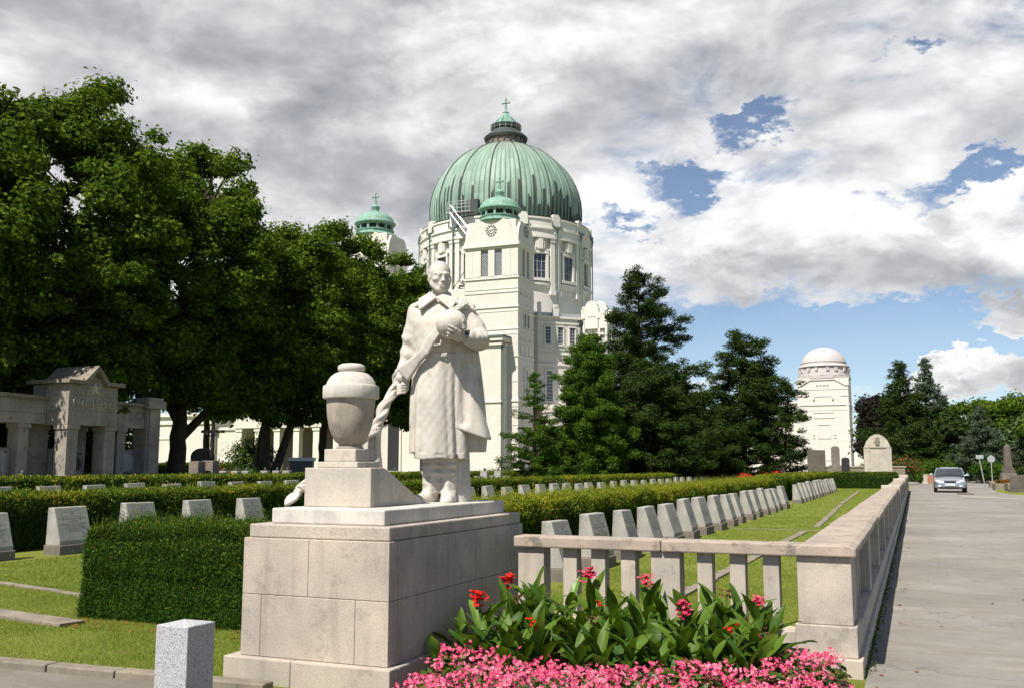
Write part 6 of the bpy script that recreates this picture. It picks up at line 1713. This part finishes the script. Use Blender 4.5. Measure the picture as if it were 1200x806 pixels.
def grave_bed(px, D, w, l, label, flowers=None, h=.35):
    x, y = PDp(px, D); r = thing('grave_surround', label, 'grave', (x,y,0), R(random.uniform(-6,6)), 'grave surrounds right of the road')
    b = MB(); b.box(-w/2,w/2,-l/2,-l/2+.14,0,h); b.box(-w/2,w/2,l/2-.14,l/2,0,h); b.box(-w/2,-w/2+.14,-l/2,l/2,0,h); b.box(w/2-.14,w/2,-l/2,l/2,0,h); b.build('stone_rim', M['edging'], r, bevel=.02)
    b = MB(); b.box(-w/2+.1,w/2-.1,-l/2+.1,l/2-.1,0,h-.06); b.build('soil', M['soil'], r)
    if flowers:
        n = 500; C = np.stack([RNG.uniform(-w/2+.15,w/2-.15,n), RNG.uniform(-l/2+.15,l/2-.15,n), h+.05+RNG.random(n)*.18],1); V, F = leaf_quads(C, .12*RNG.uniform(.6,1.3,n), .8)
        np_mesh('flowers', V, F, [M[flowers], M['thuja']], r, (RNG.random(n) < .5).astype(int))
grave_bed(1197, 66, 1.9, 1.2, 'grey stone grave surround with red flowers at the right edge', 'redflower', .5)
grave_bed(1180, 70, 1.8, 1.2, 'low grave surround on the grass wedge right of the car', 'orangeflower', .4)
grave_bed(1172, 78, 1.6, 1.2, 'farther low grave surround before the obelisk', None, .45)
small_stone(1197, 63.5, 1.3, 1.0, 'dark headstone cut off by the right edge', 'darkstone', depth=.3)
x, y = PDp(1061, 98); small_stone(1084.5, 92, .45, .8, 'small white stone left of the car at the road end', 'monument', depth=.3); small_stone(1089, 92, .6, .85, 'small reddish rounded stone left of the car', 'redstone', 'round', depth=.3)
sheet('verge', [(5.0,60.5),(4.55,66),(5.4,84),(6.2,92),(40,98),(40,52),(12,55)], .010, M['lawn'])
sheet('verge', [(4.3,42),(5.2,48.5),(60,35),(60,28),(7,38)], .010, M['lawn'])
sheet('road_patch', [(2.0,52.6),(2.15,55.2),(4.6,51.0),(5.6,49.6),(5.3,48.6)], .009, M['patch'])
sheet('road_patch', [(2.05,57.4),(2.9,57.4),(2.95,59.2),(2.1,59.6)], .009, M['hole'])
sheet('road_seam', [(.3,40.6),(1.4,40.3),(1.5,40.9),(.35,41.2)], .009, M['patch'])
# signs
x, y = PDp(1151, 78)
sg = thing('leaning_sign_post', 'leaning pale post with small board beyond the silver car', 'sign post', (x,y,0), 0)
b = MB(); b.tube([(.14,0,-.1),(-.18,0,2.15)], .04, 8); b.build('post', M['steel'], sg)
b = MB(); b.box(-.38,.12,-.03,.03,2.05,2.3); b.build('board', M['steel'], sg, bevel=.01)
x, y = PDp(1162, 80)
sg = thing('round_road_sign', 'round grey road sign on a post seen from behind', 'road sign', (x,y,0), R(5))
b = MB(); b.tube([(0,.03,-.1),(0,.03,2.35)], .035, 8); b.build('post', M['steel'], sg)
b = MB(); b.tube([(0,-.012,2.05),(0,.012,2.05)], .26, 28); b.build('disc', M['steel'], sg)
# cars
def car(name, label, loc, rz, paint, plate=True):
    root = thing(name, label, 'car', loc, rz)
    # stations along the length, front at -Y: (y, half width, z of sill, z of bonnet/boot/waist line)
    S = [(-2.18,.62,.34,.60),(-2.12,.74,.24,.68),(-1.9,.83,.20,.76),(-1.5,.86,.19,.84),(-.95,.875,.18,.93),(-.3,.88,.18,.96),(.6,.88,.18,.97),(1.4,.87,.20,.98),(1.9,.84,.24,.96),(2.12,.76,.30,.90),(2.2,.64,.40,.78)]
    vs = []; fs = []; n = 14
    for (y, w, z0, z1) in S:
        h = z1-z0
        ring = [(-w*.72,z0),(-w*.97,z0+.08*h),(-w,z0+.35*h),(-w*.985,z0+.68*h),(-w*.93,z0+.90*h),(-w*.75,z1-.012),(-w*.3,z1+.012)]
        ring = ring+[(-x_, z_) for x_, z_ in ring[::-1]]
        vs += [(x_, y, z_) for x_, z_ in ring]
    for i in range(len(S)-1):
        for k in range(n): fs.append((i*n+k, i*n+(k+1)%n, (i+1)*n+(k+1)%n, (i+1)*n+k))
    fs.append(tuple(range(n-1,-1,-1))); fs.append(tuple((len(S)-1)*n+k for k in range(n)))
    b = MB(); b.add(vs, fs); bd = b.build('body', paint, root, smooth=45); sb = bd.modifiers.new('s','SUBSURF'); sb.levels = sb.render_levels = 1
    # greenhouse
    G2 = [(-1.02,.74,.90,.93),(-.42,.66,.93,1.36),(-.15,.64,.93,1.42),(.55,.64,.94,1.43),(1.05,.64,.95,1.38),(1.72,.72,.94,.98)]
    vs = []; fs = []; n = 8
    for (y, w, z0, z1) in G2:
        wb = .80 if z1 > 1 else w
        ring = [(-wb,z0),(-w-.02,z0+(z1-z0)*.86),(-w*.86,z1-.01),(-w*.4,z1+.01)]; ring = ring+[(-x_,z_) for x_,z_ in ring[::-1]]; vs += [(x_,y,z_) for x_,z_ in ring]
    for i in range(len(G2)-1):
        for k in range(n): fs.append((i*n+k, i*n+(k+1)%n, (i+1)*n+(k+1)%n, (i+1)*n+k))
    fs.append(tuple(range(n-1,-1,-1))); fs.append(tuple((len(G2)-1)*n+k for k in range(n)))
    b = MB(); b.add(vs, fs); b.build('cabin', M['carglass'], root, smooth=40)
    b = MB(); b.add([(x_*1.0,y,z_) for (y,w,z) in ((-.40,.60,1.365),(-.15,.60,1.43),(.55,.60,1.44),(1.05,.58,1.395)) for x_, z_ in ((-w-.03,z-.04),(-w*.6,z+.012),(w*.6,z+.012),(w+.03,z-.04))],
       [(i*4+k, i*4+k+1, (i+1)*4+k+1, (i+1)*4+k) for i in range(3) for k in range(3)]); b.build('roof', paint, root, smooth=50)
    for sx in (-1,1):
        b = MB(); b.tube([(sx*.80,-1.04,.93),(sx*.68,-.42,1.34),(sx*.66,.5,1.40),(sx*.68,1.05,1.36),(sx*.78,1.72,.97)], .032, 6); b.build('roof_pillar', paint, root, smooth=50)
        b = MB(); b.ball((sx*.97,-.72,1.0),(.11,.07,.075),12,8); b.tube([(sx*.80,-.72,.95),(sx*.92,-.72,.98)], .025, 6); b.build('wing_mirror', paint, root, smooth=60)
        b = MB(); b.ball((sx*.60,-2.02,.64),(.19,.12,.075),14,8); hl = b.build('headlight', M['lamp'], root, smooth=60)
        b = MB(); b.ball((sx*.60,2.12,.78),(.18,.06,.09),12,8); b.build('tail_light', M['redflower'], root, smooth=60)
        b = MB(); b.ball((sx*.56,-2.15,.36),(.11,.05,.045),10,6); b.build('fog_light', M['lamp'], root, smooth=60)
        for y in (-1.35,1.32):
            b = MB(); b.lathe([(.20,-.1),(.30,-.1),(.32,-.07),(.32,.07),(.30,.1),(.20,.1)], 28); b.v = [(z_*1.0+sx*.78, x_+y, y_+.32) for x_, y_, z_ in b.v]; wv = b.build('wheel', M['tyre'], root, smooth=40)
            b = MB(); b.lathe([(.0,.06),(.20,.055),(.205,.085)], 20); b.v = [(sx*z_+sx*.78, x_+y, y_+.32) for x_, y_, z_ in b.v]; b.build('rim', M['steel'], wv, smooth=40)
    b = MB(); b.prism([(-.30,.61),(-.22,.56),(.22,.56),(.30,.61),(.34,.67),(-.34,.67)], -2.20, -2.12, 'y'); b.build('grille', M['black'], root, bevel=.01)
    b = MB(); b.box(-.62,.62,-2.185,-2.10,.24,.32); b.build('lower_intake', M['black'], root, bevel=.01)
    if plate:
        b = MB(); b.box(-.26,.26,-2.215,-2.19,.41,.52); b.build('number_plate', M['plate'], root)
    b = MB(); b.tube([(-.55,-1.0,.965),(.05,-.95,.985)], .012, 5); b.tube([(-.05,-1.0,.97),(.5,-.95,.985)], .012, 5); b.build('wiper', M['black'], root)
    return root

x, y = 1.86, 63.0
car('silver_car', 'silver saloon car driving towards the camera on the cemetery road', (x,y,.006), R(-1), M['silver'])
x, y = PDp(299, 84)
car('parked_car', 'dark parked car whose roof shows over the hedges at left', (x,y,.0), R(62), M['darkpaint'])
# ------------------------------------------------------------------ flower bed in front of the balustrade
bedp = [(-3.22,5.1),(-3.20,7.42),(-.52,7.42),(-.40,6.4),(-.55,5.2),(-1.5,4.6),(-2.6,4.7)]
sheet('flower_bed_soil', bedp, .012, M['soil'])
M['cannaleaf'] = leafmat('canna_leaf', [(0.,(.020,.052,.005)),(.5,(.046,.100,.009)),(1.,(.11,.18,.018))], rough=.5, transl=.25, tcol=(.18,.30,.01), spec=.22, patch=.4, pscale=1.5)
M['cannayoung'] = leafmat('young_canna_leaf', [(0.,(.09,.19,.02)),(1.,(.17,.28,.04))], rough=.4, transl=.35, tcol=(.3,.5,.05), spec=.45)
M['cannastem'] = plain('canna_stem', (.06,.12,.02), .5, var=.3)
M['cannared'] = leafmat('scarlet_petals', [(0.,(.50,.008,.006)),(1.,(.75,.03,.01))], transl=.35, tcol=(.9,.06,.02))
M['cannapink'] = leafmat('coral_pink_petals', [(0.,(.58,.02,.09)),(1.,(.80,.17,.27))], transl=.35, tcol=(.9,.12,.22))
M['withered'] = leafmat('withered_flower', [(0.,(.05,.018,.012)),(1.,(.14,.04,.03))], transl=.1)
M['begleaf'] = leafmat('begonia_leaf', [(0.,(.025,.055,.008)),(.6,(.06,.10,.012)),(1.,(.13,.07,.02))], rough=.4, transl=.3, tcol=(.2,.3,.03), spec=.4)
M['begpink'] = leafmat('pink_begonia_petals', [(0.,(.40,.010,.07)),(.35,(.60,.035,.15)),(.75,(.74,.16,.30)),(1.,(.80,.42,.52))], transl=.28, tcol=(.8,.12,.3), patch=.35, pscale=6.)
M['begyellow'] = plain('begonia_stamens', (.55,.38,.05), .7)
def canna_leaf(mb, base, az, L, W, el0, bend, fold=.28, twist=0.):
    """broad pointed leaf: curved midrib, V-folded blade"""
    n = 9; m = 5; p = Vector(base); pts = []; e = el0
    for i in range(n+1):
        t = i/n; d = Vector((math.cos(az)*math.cos(e), math.sin(az)*math.cos(e), math.sin(e)))
        side = Vector((-math.sin(az), math.cos(az), 0)); side = Matrix.Rotation(twist*t, 3, d)@side
        nrm = side.cross(d)*-1 if side.cross(d).z < 0 else side.cross(d)
        w = W*(math.sin(PI*min(1,(t*.96+.04))**.80)**.85) if t < 1 else 0
        row = []
        for k in range(m):
            u = (k/(m-1))*2-1
            wav = .05*W*math.sin(t*11+u*2)
            row.append(p+side*u*w*.5*math.cos(fold)+nrm*(abs(u)*w*.5*math.sin(fold)+wav*abs(u)))
        pts.append(row); p = p+d*(L/n); e -= bend/n
    fs = [(i*m+k,(i+1)*m+k,(i+1)*m+k+1,i*m+k+1) for i in range(n) for k in range(m-1)]
    mb.add([v for r in pts for v in r], fs)
def petal(mb, c, d, L, W, curl):
    d = Vector(d).normalized(); s = d.cross(Vector((0,0,1))); s = s.normalized() if s.length > .05 else Vector((1,0,0)); u = s.cross(d)
    vs = []
    for i in range(5):
        t = i/4; w = W*math.sin(PI*(.12+.80*t))**.8; q = Vector(c)+d*L*t+u*curl*L*(t*t)
        for k in (-1,0,1): vs.append(q+s*w*.5*k+u*(.10*W if k == 0 else .22*W*math.sin(t*5)))
    mb.add(vs, [(i*3+k,(i+1)*3+k,(i+1)*3+k+1,i*3+k+1) for i in range(4) for k in range(2)])
rc = random.Random(17)
def canna(x, y, h, label, flower=None, nl=7, young=0, fh=.0, fsc=1.):
    r = thing('canna_plant', label, 'canna', (x,y,.0), 0, 'canna plants in the bed before the balustrade')
    top = Vector((rc.uniform(-.04,.04), rc.uniform(-.04,.04), h*.80))
    b = MB(); b.tube([(0,0,-.02), top*.5+Vector((rc.uniform(-.01,.01),0,0)), top], [.014,.012,.008], 8)
    if flower: ft = top+Vector((rc.uniform(-.03,.03),rc.uniform(-.02,.02), .14+fh)); b.tube([top, ft], [.008,.006], 7)
    b.build('stem', M['cannastem'], r, smooth=60)
    b = MB(); a0 = rc.uniform(0,6.28)
    for i in range(nl):
        t = (i+.4)/nl; z = h*(.08+.70*t); az = a0+i*2.4+rc.uniform(-.3,.3); L = rc.uniform(.32,.47)*(1.05-.25*t)*(.75+h*.35); W = L*rc.uniform(.25,.36)
        b.cur = 1 if (i >= nl-young) else 0
        canna_leaf(b, (top.x*t, top.y*t, z), az, L, W, R(rc.uniform(42,66)+14*t), R(rc.uniform(25,85)*(1.1-t*.6)), rc.uniform(.15,.45), rc.uniform(-.6,.6))
    b.build('leaves', [M['cannaleaf'], M['cannayoung']], r, smooth=70)
    if flower:
        b = MB(); n = {'red':13,'pink':14,'old':10,'bud':4}[flower]
        for i in range(n):
            c = ft+Vector((rc.gauss(0,.020), rc.gauss(0,.020), rc.uniform(-.045,.045)))*fsc
            for k in range(3 if flower in ('red','pink') else 1):
                d = (rc.gauss(0,1), rc.gauss(0,1), rc.uniform(-.2,.8)); petal(b, c, d, rc.uniform(.030,.050)*fsc, rc.uniform(.026,.040)*fsc, rc.uniform(-.4,.4))
        b.build('flower', M[{'red':'cannared','pink':'cannapink','old':'withered','bud':'cannared'}[flower]], r, smooth=60)
    return r
# flowering plants: x, y, height, flower, extra stalk, label
FL = [(-3.00,6.55,.50,'red',.10,'canna with the large scarlet bloom nearest the pedestal',1.25),
      (-3.02,7.1,.62,'red',.10,'canna with a scarlet bloom in front of the first pier',1.0),
      (-2.36,7.25,.70,'pink',.09,'canna with a tall coral pink bloom between balusters',1.15),
      (-2.48,6.5,.38,'red',.06,'canna with a small drooping crimson bloom low in the bed',.8),
      (-1.62,6.95,.50,'pink',.06,'canna with the coral pink bloom in the middle of the bed',1.15),
      (-1.92,7.25,.70,'pink',.07,'canna with pink bloom beside the middle pier',.95),
      (-1.22,6.75,.40,'bud',.05,'canna with dark red buds right of the middle',1.0),
      (-1.33,7.2,.63,'old',.06,'canna with a brown withered head near the right balusters',.9),
      (-1.1,7.15,.58,'pink',.05,'canna with a pink bloom near the right end of the bed',.9),
      (-2.15,6.7,.42,'old',.05,'canna with a withered head low in the middle left',.9),
      (-2.85,6.9,.52,'old',.04,'canna with a withered head behind the scarlet one',.8),
      (-2.2,7.0,.55,'bud',.03,'canna with a red bud hidden among leaves',.9),
      (-.98,6.8,.36,'old',.05,'canna with a brown head at the right end of the row',.8)]
for i, (x, y, h, fl, fh, lab, sc_) in enumerate(FL): canna(x, y, h*.84, lab, fl, 8, 1 if i % 3 == 0 else 0, fh-.05, sc_)
n = 0; pos = []
for row, (yy, hh) in enumerate(((6.45,.34),(6.72,.42),(7.0,.54),(7.26,.62))):
    x = -3.12+.07*row
    while x < -.92-(.0 if row > 1 else .05):
        xx, y2 = x+rc.uniform(-.05,.05), yy+rc.uniform(-.07,.07)-.06*(x+2)*0
        ok = all(math.hypot(xx-f[0], y2-f[1]) > .10 for f in FL)
        if ok: pos.append((xx, y2, hh*.88*rc.uniform(.82,1.12)*(1 if x < -1.2 else .72)*(1.0 if x < -2.6 or x > -2.2 else 1.05)))
        x += .185
RN = ['front','second','third','back']
for i, (xx, y2, hh) in enumerate(pos):
    row = 0 if y2 < 6.58 else 1 if y2 < 6.86 else 2 if y2 < 7.13 else 3
    cnt = sum(1 for q in pos[:i] if (0 if q[1] < 6.58 else 1 if q[1] < 6.86 else 2 if q[1] < 7.13 else 3) == row)
    canna(xx, y2, hh, 'leafy canna without bloom, %s from the left in the %s row of the bed' % (ORD[cnt], RN[row]), None, 7, 1 if rc.random() < .25 else 0)
canna(-3.14, 6.18, .22, 'small young canna standing alone against the pedestal corner', None, 3, 2)
# begonias: a carpet of small plants
def begonias():
    # plants on a jittered grid inside the bed, front part
    P_ = []
    for gx_ in np.arange(-3.15, -.36, .085):
        for gy_ in np.arange(4.55, 6.40, .085):
            x, y = gx_+RNG.uniform(-.035,.035), gy_+RNG.uniform(-.035,.035)
            inside = y > 4.85+.25*abs(x+1.9)*.4 and x > -2.88-.25*np.clip((y-5.25)/.8,0,1) and x < (-.50 if y < 5.6 else -.42) and y < 6.30+.30*np.clip((x+1.6)/1.1,0,1)
            if inside: P_.append((x,y))
    for gx_ in np.arange(-1.0,-.55,.085):
        for gy_ in np.arange(6.4,7.25,.085): P_.append((gx_+RNG.uniform(-.03,.03), gy_+RNG.uniform(-.03,.03)))
    P_ = np.array(P_); n = len(P_)
    hgt = .17+.05*np.sin(P_[:,0]*4.1+1)*np.sin(P_[:,1]*5.3)+RNG.uniform(-.025,.035,n)
    nl = 13; idx = np.repeat(np.arange(n), nl); m = len(idx); u = rand_unit(m); u[:,2] = np.abs(u[:,2])
    C = np.stack([P_[idx,0]+u[:,0]*.065, P_[idx,1]+u[:,1]*.065, hgt[idx]*(.35+.62*RNG.random(m))],1)
    V1, F1 = leaf_quads(C, .052*RNG.uniform(.6,1.25,m), .85, u+np.array([0,0,.9]), .7)
    # blossoms: two big petals and two small, in small heads standing over the leaves
    nb = 8; idx = np.repeat(np.arange(n), nb); keep = RNG.random(len(idx)) < np.repeat(np.clip(.62+.42*np.sin(P_[:,0]*9+P_[:,1]*3)*np.sin(P_[:,1]*11-P_[:,0]*2)+RNG.uniform(-.25,.25,n),.1,1), nb); idx = idx[keep]; m = len(idx)
    Cb = np.stack([P_[idx,0]+RNG.normal(0,.036,m), P_[idx,1]+RNG.normal(0,.036,m), hgt[idx]+RNG.uniform(-.025,.045,m)],1)
    npet = 4; ii = np.repeat(np.arange(m), npet); k = len(ii)
    fn = rand_unit(m)*.7+np.array([.15,-.55,.75]); fn /= np.linalg.norm(fn,axis=1,keepdims=True)
    a1 = np.cross(fn, rand_unit(m)); a1 /= np.linalg.norm(a1,axis=1,keepdims=True); a2 = np.cross(fn, a1)
    ang = np.tile(np.arange(npet)*PI/2, m); dirs = a1[ii]*np.cos(ang)[:,None]+a2[ii]*np.sin(ang)[:,None]
    sz = .019*RNG.uniform(.7,1.25,m)[ii]*np.where(np.tile(np.arange(npet),m)%2 == 0, 1.15, .75)
    Cp = Cb[ii]+dirs*sz[:,None]*.5+fn[ii]*.003
    V2, F2 = leaf_quads(Cp, sz, .95, fn[ii]-dirs*.35, .22, dirs, .05)
    C3 = Cb+fn*.006; V3, F3 = leaf_quads(C3, .007, 1., fn, .1)
    V = np.concatenate([V1,V2,V3]); F = np.concatenate([F1, F2+len(V1), F3+len(V1)+len(V2)])
    mi = np.concatenate([np.zeros(len(F1)), np.ones(len(F2)), np.full(len(F3),2)])
    o = np_mesh('begonia_carpet', V, F, [M['begleaf'], M['begpink'], M['begyellow']], None, mi)
    tag(o, 'dense carpet of pink begonias in front of the cannas', 'begonias', kind='stuff')
begonias()

# ------------------------------------------------------------------ litter: fallen leaves and moss along the foot of the wall
def litter(name, label, n, xr, yr, size, mats, cat='leaves', tall=0.):
    C = np.stack([xr[0]+(xr[1]-xr[0])*RNG.random(n)**2.2, RNG.uniform(yr[0],yr[1],n), np.full(n,.012)+RNG.random(n)*tall],1)
    V, F = leaf_quads(C, size*RNG.uniform(.5,1.3,n), .7, np.tile([0,0,1.],(n,1)), .35 if not tall else 1.)
    V[:,2] = np.maximum(V[:,2], .011)
    tag(np_mesh(name, V, F, mats, None, (RNG.random(n)*len(mats)).astype(int)), label, cat, kind='stuff')
litter('fallen_leaves', 'dry leaves and crumbs scattered on the road along the balustrade', 170, (-.36,2.6), (6.5,40), .045, [M['yewbrown'], M['withered']])
litter('moss', 'moss and weeds in the joint between balustrade and road', 5200, (-.405,-.34), (7.45,62), .02, [M['yew'], M['thuja']], 'moss', .03)
litter('fallen_leaves', 'dry leaves on the grass before the dark hedge', 260, (-7.6,-4.8), (6.9,7.42), .04, [M['yewbrown']])
